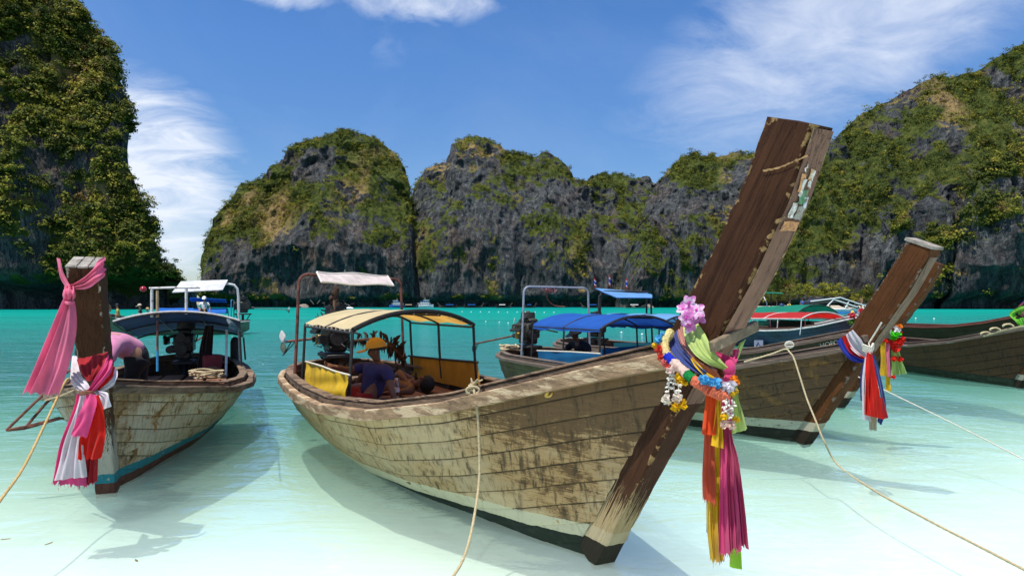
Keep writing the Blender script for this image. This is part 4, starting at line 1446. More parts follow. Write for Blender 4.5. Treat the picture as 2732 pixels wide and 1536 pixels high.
# remains of a painted decal near the tip
DEC = [((0.50, 0.24, 0.10), -0.05, 0.05, 1.985, 2.03), ((0.62, 0.60, 0.55), -.045, -.012, 2.045, 2.10), ((0.30, 0.30, 0.26), 0.0, 0.05, 2.04, 2.09), ((0.10, 0.26, 0.14), -.018, .03, 2.10, 2.16), ((0.66, 0.62, 0.56), -.03, -.008, 2.13, 2.20), ((0.60, 0.30, 0.12), -.045, -.022, 2.15, 2.22), ((0.70, 0.66, 0.60), .008, .03, 2.17, 2.24), ((0.60, 0.62, 0.68), .02, .042, 2.09, 2.13), ((0.55, 0.34, 0.15), .0, .02, 2.20, 2.245), ((0.7, 0.68, 0.62), -.04, -.034, 2.23, 2.27)]
for i, (c_, y0, y1, z0, z1) in enumerate(DEC):
    mb = MB()
    rows = []
    for k in range(5):
        z = z0 + (z1 - z0) * k / 4
        a = np.interp(z, ST_Z, ST_A) + 0.036
        j = lambda: random.uniform(-.006, .006)
        rows.append([(BM.L + a, y0 + j(), z + j()), (BM.L + a + .0015, (y0 + y1) / 2, z + j()), (BM.L + a, y1 + j(), z + j())])
    mb.grid(rows).build('decal_flake', simple('decal_%d' % i, c_, 0.6, 0.5, 60, 0.1, col2=(0.2, 0.1, 0.06), thr=0.58), main)
# pale scratch across the side of the prow
mb = MB()
scr = [(2035, 456), (2060, 452), (2090, 443), (2120, 431), (2150, 418), (2160, 413)]
pp = [BM.at(x, y, y=-0.0775) for x, y in catmull(scr, 22)]
rows = [[p + Vector((0, 0, -.005 * random.uniform(.4, 1.3))), p + Vector((0, 0, .006 * random.uniform(.4, 1.3)))] for p in pp]
mb.grid(rows).build('paint_scratch', simple('scratched_pale_wood', (0.36, 0.22, 0.09), .8, .5, 60, .2, col2=(0.06, 0.025, 0.012), thr=.58), main)

# cross board through the prow
mb = MB()
mb.beam(BM.at(1898, 926, y=-.17), BM.at(2018, 868, y=.18), .035, .055, bev=.006)
mb.build('cross_board', simple('flaky_grey_board', (0.20, 0.15, 0.095), .85, .5, 9, .6, col2=(0.5, 0.42, 0.28), thr=.6), main)
# gold squiggle painted on the bow planking
mb = MB()
sq = []
for x, y in catmull([(1443, 1049), (1452, 1042), (1462, 1046), (1456, 1055), (1468, 1056), (1474, 1046)], 18):
    p, _ = hull_hit(BM, x, y, -1, 0.02)
    if p is not None: sq.append(p)
if len(sq) > 4:
    mb.tube(sq, [0.003 + 0.009 * math.sin(math.pi * i / (len(sq) - 1)) for i in range(len(sq))], 5)
    mb.build('painted_mark', simple('gold_paint', (0.55, 0.36, 0.08), .6, .2, 20, .1), main)

# inner deck planks
for i, (y0, wd, x0, x1, zz) in enumerate([(-.70, .26, 2.2, 5.4, .56), (-.36, .30, 2.0, 5.2, .49), (0.0, .32, 1.8, 5.2, .47), (.36, .3, 1.6, 4.8, .50), (.68, .24, 1.6, 4.6, .55)]):
    MB().box(((x0 + x1) / 2, y0, zz), (x1 - x0, wd, .03), bev=.005).build('deck_plank', M_FLOOR, main)
for x in (1.2, 5.6, 6.2):
    MB().box((x, 0, .60 if x < 2 else .72 + (x - 5.6) * .25), (.22, 1.5 if x < 6 else 1.0, .035), bev=.005).build('thwart', M_COAM, main)

# yellow cloth roof
def roof_cloth(name, col, tcol, tr=0.5):
    m, t, out = new_mat(name)
    tc_ = t.n('ShaderNodeTexCoord').outputs['Object']
    n_ = t.noise(tc_, 3.0, 5, 0.6)
    fine = t.noise(tc_, 140, 2, 0.5)
    k = t.ramp(n_, [(0.3, 0.85), (0.7, 1.06)])
    p = t.n('ShaderNodeBsdfPrincipled', ins={'Base Color': t.mix(1.0, col, k, 'MULTIPLY'), 'Roughness': 0.8, 'Specular IOR Level': 0.15})
    b = t.n('ShaderNodeBump', ins={'Height': t.math('ADD', n_, t.math('MULTIPLY', fine, .1)), 'Strength': 0.3, 'Distance': 0.03})
    t.link(b.outputs[0], p.inputs['Normal'])
    q = t.n('ShaderNodeBsdfTranslucent', ins={'Color': t.mix(1.0, tcol, t.ramp(n_, [(0.35, 0.7), (0.65, 1.15)]), 'MULTIPLY')})
    mx = t.n('ShaderNodeMixShader', ins={0: tr, 1: p.outputs[0], 2: q.outputs[0]})
    t.link(mx.outputs[0], out.inputs[0])
    return m


M_YROOF = roof_cloth('yellow_roof_cloth', (0.68, 0.58, 0.34), (0.95, 0.50, 0.09), 0.40)
P_ = make_canopy(main, 1.62, 3.86, .86, 1.40, .17, M_YROOF, M_IRON, [(0, -1), (1, -1), (0, 1), (.5, 1), (1, 1)], .66, skew=.95, ntie=10)
# thick dark hem on the front bow
MB().tube([P_(1.0, -1 + 2 * j / 18) + Vector((.012, 0, .012)) for j in range(19)], .024, 8).build('roof_hem', simple('black_canvas', (.018, .016, .015), .8, .3, 20, .2), main)
for k in range(12):
    p = P_(0.04 + 0.92 * k / 11, -1)
    MB().tube([p + Vector((0, .006 * math.cos(a), .02 * math.sin(a) - .004)) for a in np.linspace(0, 6.28, 8)], .004, 4, caps=False).build('tie_cord', M_ROPEW, main)

# golden satin panel on the near side, orange panel on the far side
M_GOLD = simple('gold_satin', (0.60, 0.38, 0.02), .5, .3, 6, .12, spec=.22, transl=.15)
rows = [(BM.at(818, 965, y=-.93), BM.at(931, 1001, y=-.93)), (BM.at(818, 998, y=-.95), BM.at(929, 1040, y=-.95)), (BM.at(817, 1030, y=-.97), BM.at(921, 1080, y=-.97))]
cloth('side_panel', None, rows, M_GOLD, pleats=4, amp=.016, parent=main, seed=3, nc=40)
mb = MB(); tp = [BM.at(x, y, y=-.935) for x, y in ((816, 964), (855, 975), (895, 990), (933, 1000))]
mb.tube(catmull(tp, 20), .009, 6).build('panel_cord', M_ROPEW, main)
M_OPAN = roof_cloth('orange_side_cloth', (0.62, 0.36, 0.06), (0.75, 0.36, 0.04), .45)
rows = [(BM.at(1092, 950, y=.88), BM.at(1273, 966, y=.88)), (BM.at(1094, 975, y=.89), BM.at(1278, 1000, y=.89)), (BM.at(1098, 1004, y=.9), BM.at(1284, 1044, y=.9))]
cloth('side_panel', None, rows, M_OPAN, pleats=2, amp=.004, parent=main, seed=4)
tp = [BM.at(x, y, y=.87) for x, y in ((1090, 949), (1170, 957), (1275, 966))]
MB().tube(tp, .014, 7).build('panel_rod', M_IRON, main)

# stern arch with a rolled white awning
make_arch(main, 1.20, .86, .70, 2.05, M_RUST, .021, skew=.95)
rows = []
for i in range(9):
    u = i / 8
    yy = -.62 + 1.18 * u
    xs = 1.20 - .95 * yy / .86 * .5
    rows.append([(xs + .10 + .28 * k / 4, yy, 2.085 - .15 * (k / 4) - .012 * math.sin(u * 9 + k)) for k in range(5)])
aw = MB().grid(rows).grid([[(p[0], p[1], p[2] - .006) for p in reversed(r)] for r in rows]).build('awning', cloth_mat('pinkish_white_canvas', (0.78, 0.68, 0.64), .25), main)
rim = [Vector(r[0]) for r in rows] + [Vector(r[-1]) for r in reversed(rows)]
rim.append(rim[0])
MB().tube(rim, .014, 6).build('awning_rim', simple('off_white_tube', (.66, .6, .52), .6, .2, 10, .1), aw)

# engine
eb = BM.world((.05, .0, .93))
tl = W(748, 919, 10.35) - (eb + Vector((0, 0, .18)))
eng = make_engine(BM, 'longtail_engine', 'greasy black engine with pale propeller on the cream boat stern', .05, 0, .88, 1.15, tl, tl.length - .1, 'boat engines')
mb = MB()
pil = [(893, 842, .05), (902, 815, .028), (897, 790, .030), (905, 770, .024), (900, 757, .022)]
mb.tube([Vector((-0.05, .02, .55)), Vector((-.02, .03, .72)), Vector((-.06, .0, .84)), Vector((0.0, .02, .98)), Vector((-.03, .02, 1.06))], [.075, .05, .058, .045, .03], 9)
for k in range(14):
    z = .55 + .5 * k / 14
    mb.ball((random.uniform(-.06, .03), random.uniform(-.04, .05), z), (.045, .04, .05), 7, 5, .2)
mb.build('wrapped_exhaust', simple('burnt_rag', (.06, .032, .02), .9, .5, 20, .5), eng)
MB().tube([(.10, -.03, .55), (.11, -.03, .84)], [.03, .026], 8).build('wooden_handle', simple('worn_handle_wood', (.22, .13, .07), .7, .3, 10, .2), eng)
mb = MB()
for k in range(110):
    a = Vector((random.uniform(-.40, .40), random.uniform(-.25, .25), random.uniform(.05, .80)))
    mb.tube([a, a + Vector((random.uniform(-.12, .12), random.uniform(-.1, .1), random.uniform(-.1, .1)))], .008, 4)
mb.build('wiring', M_IRON, eng)['kind'] = 'stuff'

# garland of dried leaves slung behind the seats
gl = empty('dried_leaf_garland', BM.wat(960, 915, y=.35))
tag(gl, 'ragged garland of dried brown leaves slung behind the seated person', 'garland')
path = [(852, 985, .1), (868, 955, .15), (886, 925, .2), (930, 912, .25), (985, 905, .3), (1030, 910, .4), (1058, 935, .5), (1080, 962, .6)]
pw = [BM.wat(x, y, y=yy) - gl.location for x, y, yy in catmull(path, 40)]
MB().tube(pw, .022, 6).build('cord', simple('dry_vine', (.10, .05, .03), .9, .4, 20, .4), gl)
M_DRY = simple('dried_leaf', (.055, .026, .014), .8, .6, 8, .2, col2=(.17, .085, .035), thr=.62)
for k in range(280):
    i = random.randrange(40)
    p = pw[i]
    ln = random.uniform(.06, .17) * (1.2 if 22 < i < 38 else 1.0)
    d = Vector((random.uniform(-.5, .5), random.uniform(-.4, .4), -1 if random.random() < .8 else .5)).normalized()
    sd_ = d.cross(Vector((random.uniform(-1, 1), random.uniform(-1, 1), .2))).normalized()
    rows = []
    for j in range(5):
        f_ = j / 4
        wd = ln * .15 * math.sin(math.pi * min(.12 + f_ * .86, 1))
        c = p + d * ln * f_ + Vector((0, 0, .03 * math.sin(f_ * 3)))
        rows.append([c - sd_ * wd, c + d.cross(sd_) * wd * .5, c + sd_ * wd])
    MB().grid(rows).build('leaf', M_DRY, gl)

# mooring rope over the near rail
def on_side(x, y, gap):
    p, D_ = hull_hit(BM, x, y, -1, 0.0)
    return (D_ or 4.9) - gap


dr = [on_side(1272, 1125, .10)] * 2 + [on_side(x, y, .055) for x, y in ((1277, 1150), (1279, 1194), (1279, 1268))]
dr = [min(dr)] * 3 + [dr[3], dr[4]]
rp = [W(1259, 1048, dr[0] + .16), W(1263, 1032, dr[0] + .05), W(1267, 1056, dr[0] - .01), W(1275, 1112, dr[0] - .01), W(1279, 1194, min(dr[3], dr[0] - .0)), W(1279, 1268, min(dr[4], dr[0] - .02)), W(1271, 1342, min(dr[4], dr[0]) - .12), W(1254, 1433, min(dr[4], dr[0]) - .35), W(1234, 1494, min(dr[4], dr[0]) - .52), W(1209, 1536, min(dr[4], dr[0]) - .66), W(1168, 1600, min(dr[4], dr[0]) - .82)]
rope('mooring_rope', 'pale rope hanging over the rail of the cream boat into the shallows', rp, .0092, M_ROPE, 150)
kn = BM.wat(1262, 1040, y=-.80)
k0 = W(1262, 1038, dr[0] + .03)
mb = MB()
for k in range(5):
    a0 = random.uniform(0, 6.28)
    mb.tube([k0 + Vector((.045 * math.cos(a) * (1 if k < 3 else .4), .02 * math.sin(a0), .026 * math.sin(a) + .008 * k - .012)) for a in np.linspace(a0, a0 + 5.6, 14)], .008, 6)
for k in range(6):
    mb.tube([k0 + Vector((0, 0, .03)), k0 + Vector((random.uniform(-.07, .09), random.uniform(-.03, .03), random.uniform(.05, .085)))], .006, 5)
o = mb.build('rope_knot', M_ROPE, origin=tuple(k0), ang=3)
tag(o, 'frayed rope knot tied on the near rail of the cream boat', 'rope knot')
coil('rope_coil', 'heap of red brown rope on the deck planks of the cream boat', BM.world((3.98, .12, .50)), .15, 6, .012, M_ROPER, .9, 5)
# bottle
bt = BM.at(1058, 1066, z=.585)
br = empty('water_bottle', BM.world(bt))
tag(br, 'clear plastic water bottle standing beside the seated person', 'bottle')
mw, tw, ow = new_mat('clear_plastic')
gls = tw.n('ShaderNodeBsdfGlossy', ins={'Roughness': .08}); trs = tw.n('ShaderNodeBsdfTransparent', ins={'Color': (.88, .90, .95)})
frn = tw.n('ShaderNodeLayerWeight', ins={'Blend': .35})
tw.link(tw.n('ShaderNodeMixShader', ins={0: frn.outputs['Facing'], 1: trs.outputs[0], 2: gls.outputs[0]}).outputs[0], ow.inputs[0])
MB().lathe([(.03, 0), (.034, .01), (.034, .06), (.031, .07), (.034, .08), (.034, .15), (.031, .17), (.018, .205), (.014, .21), (.014, .222)], n=18).build('body', mw, br)
MB().lathe([(.0145, .218), (.016, .222), (.016, .24), (.0145, .243)], n=14).build('cap', M_WHITE, br)
MB().lathe([(.0346, .088), (.0350, .09), (.0350, .135), (.0346, .137)], n=18).build('wrapper', simple('bottle_wrapper', (.75, .6, .62), .5, .15, 30, .05, col2=(.55, .12, .2), thr=.58), br)

# ---------------------------------------------------------------- scarves on the prow
CL = {
    'lime': cloth_mat('pale_lime_cloth', (.62, .76, .26), .3), 'navy': cloth_mat('navy_cloth', (.045, .075, .28), .2), 'salmon': cloth_mat('salmon_cloth', (.70, .34, .28), .3),
    'yellow': cloth_mat('yellow_cloth', (.88, .58, .02), .3), 'brown': cloth_mat('rust_brown_cloth', (.20, .05, .015), .25), 'magenta': cloth_mat('magenta_cloth', (.80, .085, .27), .3),
    'orange': cloth_mat('orange_red_cloth', (.90, .12, .018), .35), 'rust': cloth_mat('brick_red_cloth', (.66, .11, .045), .3), 'green': cloth_mat('bright_lime_cloth', (.50, .80, .08), .35),
    'pink': cloth_mat('hot_pink_cloth', (.90, .12, .36), .35), 'palepink': cloth_mat('pink_cloth', (.92, .27, .44), .35), 'white': cloth_mat('white_cloth', (.86, .80, .84), .3), 'red': cloth_mat('red_cloth', (.86, .025, .014), .35),
    'dred': cloth_mat('dark_red_cloth', (.48, .02, .03), .3), 'blue': cloth_mat('royal_blue_cloth', (.05, .07, .55), .25), 'neon': cloth_mat('neon_green_cloth', (.36, .80, .10), .35), 'cream': cloth_mat('cream_cloth', (.66, .55, .38), .3), 'black': cloth_mat('dark_cloth', (.02, .012, .02), .2)}


def wrapD(x, y, D):
    return D - float(np.interp(x, [1790, 1880, 1945, 1975], [.20, .17, .06, .0])) if y < 1035 else D


def sc(name, label, pix, mat, B=BM, **k):
    if B is BM:
        q = []
        for a, b, kind, val in pix:
            va, vb = val if isinstance(val, (tuple, list)) else (val, val)
            q.append((a, b, kind, (wrapD(a[0], a[1], va), wrapD(b[0], b[1], vb))))
        pix = q
    return cloth(name, label, quad_rows(B, pix), CL[mat], **k)


sc('scarf', 'navy blue scarf wrapped across the bow of the cream boat', [((1788, 896), (1808, 880), 'D', (3.72, 3.74)), ((1790, 933), (1818, 915), 'D', (3.66, 3.68)), ((1817, 966), (1836, 938), 'D', (3.55, 3.56)), ((1847, 987), (1856, 965), 'D', (3.46, 3.47)), ((1880, 1006), (1885, 990), 'D', (3.38, 3.38))], 'navy', pleats=2, amp=.008, seed=1)
sc('scarf', 'salmon pink scarf edge showing between the navy and pale lime scarves', [((1806, 882), (1826, 866), 'D', (3.69, 3.69)), ((1816, 918), (1834, 900), 'D', (3.63, 3.63)), ((1838, 950), (1856, 938), 'D', (3.52, 3.52)), ((1870, 975), (1888, 962), 'D', (3.43, 3.43)), ((1910, 996), (1916, 985), 'D', (3.35, 3.35))], 'salmon', pleats=2, amp=.008, seed=2)
sc('scarf', 'pale lime scarf slanting down the prow under the pink orchids', [((1822, 868), (1859, 858), 'D', (3.64, 3.60)), ((1828, 904), (1882, 892), 'D', (3.57, 3.50)), ((1852, 944), (1900, 930), 'D', (3.47, 3.41)), ((1890, 969), (1922, 962), 'D', (3.38, 3.34)), ((1930, 987), (1940, 980), 'D', (3.31, 3.30))], 'lime', pleats=2, amp=.007, seed=5)
sc('scarf', 'yellow scarf fold tucked below the navy scarf on the bow', [((1842, 956), (1850, 952), 'D', 3.49), ((1856, 980), (1876, 968), 'D', 3.44), ((1876, 1002), (1898, 992), 'D', 3.38), ((1896, 1018), (1912, 1004), 'D', 3.33)], 'yellow', pleats=2, amp=.006, seed=6)
sc('scarf', 'rust brown scarf fold in the shade under the pale lime scarf', [((1852, 952), (1866, 946), 'D', 3.47), ((1880, 978), (1896, 968), 'D', 3.41), ((1900, 1008), (1925, 985), 'D', 3.34), ((1905, 1024), (1934, 1000), 'D', 3.31)], 'brown', pleats=2, amp=.006, seed=7)
# magenta knot
k0 = W(1946, 984, 3.27)
kr = empty('scarf_knot', k0)
tag(kr, 'dusky pink scarf knotted at the front of the tall prow', 'scarf')
cloth('scarf_band', None, [(a - k0, b - k0) for a, b in quad_rows(BM, [((1908, 946), (1912, 938), 'D', 3.33), ((1924, 966), (1942, 948), 'D', 3.30), ((1936, 980), (1962, 962), 'D', 3.27), ((1938, 1000), (1962, 985), 'D', 3.26)])], CL['magenta'], pleats=2, amp=.006, parent=kr, seed=8)
cloth('scarf_band', None, [(a - k0, b - k0) for a, b in quad_rows(BM, [((1958, 930), (1972, 934), 'D', 3.36), ((1954, 950), (1968, 954), 'D', 3.31), ((1948, 968), (1964, 972), 'D', 3.27)])], CL['magenta'], pleats=1, amp=.005, parent=kr, seed=9)
mb = MB(); mb.ball((0, 0, 0), (.030, .028, .046), 14, 10, .06); mb.ball((-.002, -.005, -.045), (.026, .024, .03), 12, 8, .06)
mb.build('knot', CL['magenta'], kr)
sc('scarf', 'narrow pale lime scarf tail behind the right side of the tall prow', [((1972, 916), (1990, 905), 'D', 3.42), ((1962, 945), (1974, 942), 'D', 3.38), ((1956, 968), (1964, 966), 'D', 3.36)], 'lime', pleats=1, amp=.004, seed=10)
# hanging strips
HD = 3.31
sc('scarf', 'short orange red strip hanging first from the left below the flower garland', [((1886, 1045), (1916, 1046), 'D', HD - .03), ((1880, 1100), (1915, 1102), 'D', HD - .03), ((1874, 1158), (1913, 1161), 'D', HD - .03)], 'orange', pleats=2, amp=.008, seed=11)
sc('scarf', 'long brick red strip hanging under the short orange red one', [((1886, 1048), (1912, 1048), 'D', HD), ((1878, 1160), (1908, 1162), 'D', HD), ((1872, 1250), (1907, 1252), 'D', HD), ((1873, 1328), (1909, 1346), 'D', HD)], 'rust', pleats=2, amp=.010, seed=12, fray=.01)
sc('scarf', 'short yellow strip hanging in front of the long yellow ones', [((1912, 1050), (1922, 1050), 'D', HD - .035), ((1906, 1120), (1928, 1122), 'D', HD - .035), ((1898, 1188), (1930, 1196), 'D', HD - .035)], 'yellow', pleats=1.5, amp=.009, seed=13)
sc('scarf', 'middle length yellow strip hanging left of the magenta cloth', [((1910, 1060), (1922, 1060), 'D', HD + .01), ((1904, 1200), (1922, 1200), 'D', HD + .01), ((1907, 1312), (1925, 1315), 'D', HD + .01)], 'yellow', pleats=1.5, amp=.008, seed=14)
sc('scarf', 'long golden yellow strip reaching almost to the water left of the magenta cloth', [((1902, 1060), (1924, 1060), 'D', HD + .03), ((1892, 1240), (1925, 1240), 'D', HD + .03), ((1888, 1380), (1926, 1380), 'D', HD + .03), ((1896, 1494), (1930, 1498), 'D', HD + .03)], 'yellow', pleats=2.5, amp=.011, seed=15, fray=.012)
sc('scarf', 'thin dark strip edge hanging behind the brick red and yellow strips', [((1886, 1060), (1900, 1060), 'D', HD + .05), ((1885, 1300), (1897, 1300), 'D', HD + .05), ((1886, 1420), (1893, 1420), 'D', HD + .05)], 'black', pleats=1, amp=.004, seed=16)
sc('scarf', 'long magenta pleated cloth with a torn hem hanging from the tall prow', [((1926, 1010), (1950, 1010), 'D', HD - .02), ((1927, 1145), (1950, 1145), 'D', HD - .02), ((1922, 1230), (1967, 1226), 'D', HD - .02), ((1920, 1330), (1980, 1328), 'D', HD - .02), ((1920, 1484), (1992, 1452), 'D', HD - .02)], 'magenta', pleats=4, amp=.015, seed=17, fray=.018, nc=40, nr=34)
sc('scarf', 'pale lime strip hanging right of the white jasmine string', [((1956, 1030), (1964, 1030), 'D', HD + .02), ((1954, 1090), (1978, 1086), 'D', HD + .02), ((1950, 1158), (1997, 1144), 'D', HD + .02)], 'lime', pleats=2, amp=.010, seed=18)
sc('scarf', 'bright lime strip end showing below the magenta cloth', [((1950, 1380), (1972, 1380), 'D', HD + .015), ((1948, 1450), (1976, 1450), 'D', HD + .015), ((1948, 1512), (1980, 1519), 'D', HD + .015)], 'green', pleats=1.5, amp=.006, seed=19)

# ---------------------------------------------------------------- flower garland on the bow
FC = lambda n, c: simple('flower_' + n, c, .85, .2, 60, .15, transl=.35, spec=.08)
gar = empty('flower_garland', W(1840, 1005, 3.4))
tag(gar, 'knitted flower garland in coloured sections looped around the bow of the cream boat', 'garland')
SEG = [('pale_yellow', (.75, .66, .30), (1790, 884, 3.70), (1771, 915, 3.66)), ('yellow_white', (.78, .62, .28), (1771, 915, 3.66), (1780, 950, 3.60)), ('blue', (.02, .04, .55), (1780, 950, 3.60), (1797, 966, 3.54)), ('white_pink', (.76, .58, .50), (1797, 966, 3.54), (1833, 998, 3.42)), ('green', (.015, .25, .06), (1833, 998, 3.42), (1850, 1013, 3.37)), ('coral', (.80, .22, .12), (1850, 1013, 3.37), (1892, 1040, 3.28)), ('coral', (.80, .22, .12), (1892, 1040, 3.28), (1938, 1060, 3.22))]
for k, (cn, cc_, a, b) in enumerate(SEG):
    pa, pb = W(a[0], a[1], wrapD(a[0], 0, a[2])) - gar.location, W(b[0], b[1], wrapD(b[0], 0, b[2])) - gar.location
    n = max(10, int((pb - pa).length / .006))
    ax_ = (pb - pa).normalized()
    s1 = ax_.orthogonal().normalized(); s2 = ax_.cross(s1)
    rows = []
    rad = .022 if k < 5 else .025
    for i in range(n + 1):
        f_ = i / n
        c = pa.lerp(pb, f_)
        rows.append([c + (s1 * math.cos(q * .349) + s2 * math.sin(q * .349)) * rad * (1 + random.uniform(-.17, .17) + (.08 if (i + q) % 2 else -.08)) for q in range(18)])
    m_ = MB().grid(rows, cv=True); m_.poly(rows[0]); m_.poly(list(reversed(rows[-1])))
    m_.build('garland_section', FC(cn, cc_), gar, ang=.3)
PUF = [('sky', (.10, .42, .72), 1757, 905, 3.66, .022), ('sky', (.10, .42, .72), 1768, 893, 3.69, .02), ('yellow', (.80, .52, .03), 1747, 921, 3.68, .016), ('red', (.70, .07, .05), 1758, 932, 3.64, .023), ('red', (.70, .07, .05), 1764, 952, 3.62, .024), ('rose', (.75, .18, .16), 1775, 966, 3.58, .022), ('red', (.70, .07, .05), 1785, 978, 3.55, .018),
       ('sky', (.10, .42, .72), 1877, 1012, 3.29, .024), ('sky', (.10, .42, .72), 1894, 1020, 3.27, .022), ('sky', (.10, .42, .72), 1912, 1022, 3.25, .026), ('white', (.76, .72, .76), 1934, 1032, 3.22, .026), ('white', (.76, .72, .76), 1952, 1030, 3.21, .026), ('white', (.76, .72, .76), 1945, 1040, 3.20, .022), ('orange', (.85, .25, .02), 1959, 1010, 3.24, .018), ('orange', (.85, .25, .02), 1964, 1020, 3.24, .016), ('yellow', (.80, .52, .03), 1950, 1050, 3.2, .018), ('yellow', (.80, .52, .03), 1962, 1044, 3.2, .014)]
for k, (cn, cc_, x, y, D_, r_) in enumerate(PUF):
    m_ = MB(); ruffle(m_, W(x, y, wrapD(x, 0, D_)) - gar.location, r_, 22, k)
    m_.build('flower', FC(cn, cc_), gar, ang=1.0)


def jasmine(name, label, top, strands, ends):
    """strings of white buds with flower heads at the end"""
    r0 = empty(name, top)
    tag(r0, label, 'garland')
    for (x, y, D_, x2, y2) in strands:
        D_ = wrapD(x, 0, D_)
        a, b = W(x, y, D_) - r0.location, W(x2, y2, D_) - r0.location
        MB().tube([a, b], .002, 4).build('thread', M_ROPEW, r0)
        n = max(3, int((b - a).length / .020))
        for i in range(n):
            c = a.lerp(b, (i + .5) / n)
            for q in range(3):
                d = Vector((random.uniform(-1, 1), random.uniform(-1, .6), random.uniform(-.7, .3))).normalized()
                MB().tube([c, c + d * .011, c + d * .020], [.0025, .006, .002], 5).build('bud', simple('flower_jasmine', (.88, .84, .76), .8, .1, 40, .05, transl=.4), r0)
    for k, (cn, cc_, x, y, D_, r_) in enumerate(ends):
        m_ = MB(); ruffle(m_, W(x, y, wrapD(x, 0, D_)) - r0.location, r_, 22, 50 + k)
        m_.build('flower', FC(cn, cc_), r0, ang=1.0)


jasmine('jasmine_string', 'white jasmine string with yellow marigolds hanging left on the bow garland', W(1792, 975, 3.5), [(1786, 990, 3.46, 1784, 1060), (1796, 992, 3.46, 1800, 1058), (1808, 1020, 3.44, 1814, 1058)],
        [('rosewhite', (.72, .52, .46), 1790, 985, 3.45, .022), ('gold', (.80, .50, .02), 1812, 1008, 3.46, .026), ('gold', (.80, .50, .02), 1820, 1020, 3.45, .026), ('cream', (.78, .70, .60), 1780, 1066, 3.44, .026), ('cream', (.78, .70, .60), 1806, 1062, 3.43, .024), ('gold', (.80, .50, .02), 1803, 1084, 3.43, .026), ('gold', (.80, .50, .02), 1822, 1078, 3.43, .026)])
jasmine('jasmine_string', 'white jasmine string with small marigolds hanging below the white paper flowers', W(1946, 1056, 3.2), [(1938, 1062, 3.19, 1934, 1105), (1946, 1062, 3.19, 1945, 1120), (1953, 1062, 3.19, 1958, 1110)],
        [('gold', (.80, .50, .02), 1932, 1110, 3.19, .018), ('gold', (.80, .50, .02), 1964, 1118, 3.19, .018), ('blush', (.80, .56, .46), 1936, 1132, 3.19, .022), ('blush', (.80, .56, .46), 1954, 1134, 3.19, .022)])


# orchids
def orchid(root, c, r, face, seed, mp, mc):
    rr = random.Random(seed)
    f = Vector(face).normalized()
    a = f.orthogonal().normalized(); a.rotate(Matrix.Rotation(rr.uniform(0, 6.28), 3, f))
    b = f.cross(a)
    for k in range(5):
        th = k * 1.2566 + rr.uniform(-.15, .15)
        d = a * math.cos(th) + b * math.sin(th)
        s_ = f.cross(d)
        rows = []
        ln = r * rr.uniform(.9, 1.15)
        for i in range(6):
            q = i / 5
            wd = ln * .36 * math.sin(math.pi * min(.08 + .84 * q, 1)) + .001
            m_ = c + d * ln * q + f * ln * (.25 * q - .35 * q * q)
            rows.append([m_ - s_ * wd + f * wd * .35, m_, m_ + s_ * wd + f * wd * .35])
        MB().grid(rows).build('petal', mp, root, ang=2)
    MB().ball(c + f * .006, (r * .16, r * .16, r * .2), 8, 6).build('lip', mc, root)


orc = empty('orchid_spray', W(1842, 850, 3.40))
tag(orc, 'spray of pink and white orchids standing on the pale lime scarf', 'flowers')
MP1 = simple('orchid_pink', (.72, .22, .58), .6, .35, 30, .15, transl=.35, col2=(.80, .62, .76), thr=.52)
MP2 = simple('orchid_magenta', (.60, .06, .42), .6, .3, 30, .1, transl=.2)
for k, (x, y, r_) in enumerate([(1838, 808, .05), (1822, 826, .045), (1858, 828, .052), (1830, 848, .048), (1862, 848, .046), (1840, 866, .052)]):
    orchid(orc, W(x, y, 3.36 - .012 * (k % 4)) - orc.location, r_ * .84, (random.uniform(-.5, .4), -1, random.uniform(-.1, .5)), 70 + k, MP1, MP2)
MB().tube([Vector((0, .01, -.05)), Vector((0, .02, .02)), Vector((.0, .02, .09))], .004, 5).build('stalk', simple('green_stem', (.05, .16, .03), .6), orc)

# ================================================================ left boat
BL = Boat((-3.56, 5.85), .352, 7.0, 0.95, z_prof=[.97, .85, .77, .66, .61, .58, .57, .58, .61, .65, .67, .68], st=0.60)
left = empty('longtail_boat', BL.o, BL.rz)
tag(left, 'grey white longtail boat with blue waterline stripe, bow on, pink scarf on its prow', 'boat')
HM_LEFT = hull_mat('worn_grey_white_planks', (0.49, 0.43, 0.335), (0.17, 0.115, 0.075), wear=0.26, stain=(0.05, 0.04, 0.028), band=(0.10, 0.0, 0.085, (0.02, 0.17, 0.22)), bottom=(0.085, 0.034, 0.026), blotch=(0.055, 0.042, 0.026), Lb=7.0, fade=0.35, stainlo=0.46)
SM_LEFT = timber_mat('oiled_brown_timber', (0.068, 0.030, 0.014), (0.40, 0.35, 0.28), 0.05, (0.36, 0.335, 0.29), 0.98, band=(0.10, 0.185, (0.02, 0.17, 0.22)), bottom=(0.085, 0.034, 0.026))
build_hull(BL, left, (HM_LEFT, SM_LEFT, M_INNER, M_COAM, M_COAM), 8, True, 56, wstem=(0.08, 0.112), tip=1.93, stem_depth=[(-.04, .2), (1.0, .26), (2.1, .26)], rail=(0.075, 0.03, -0.06, 0.018))
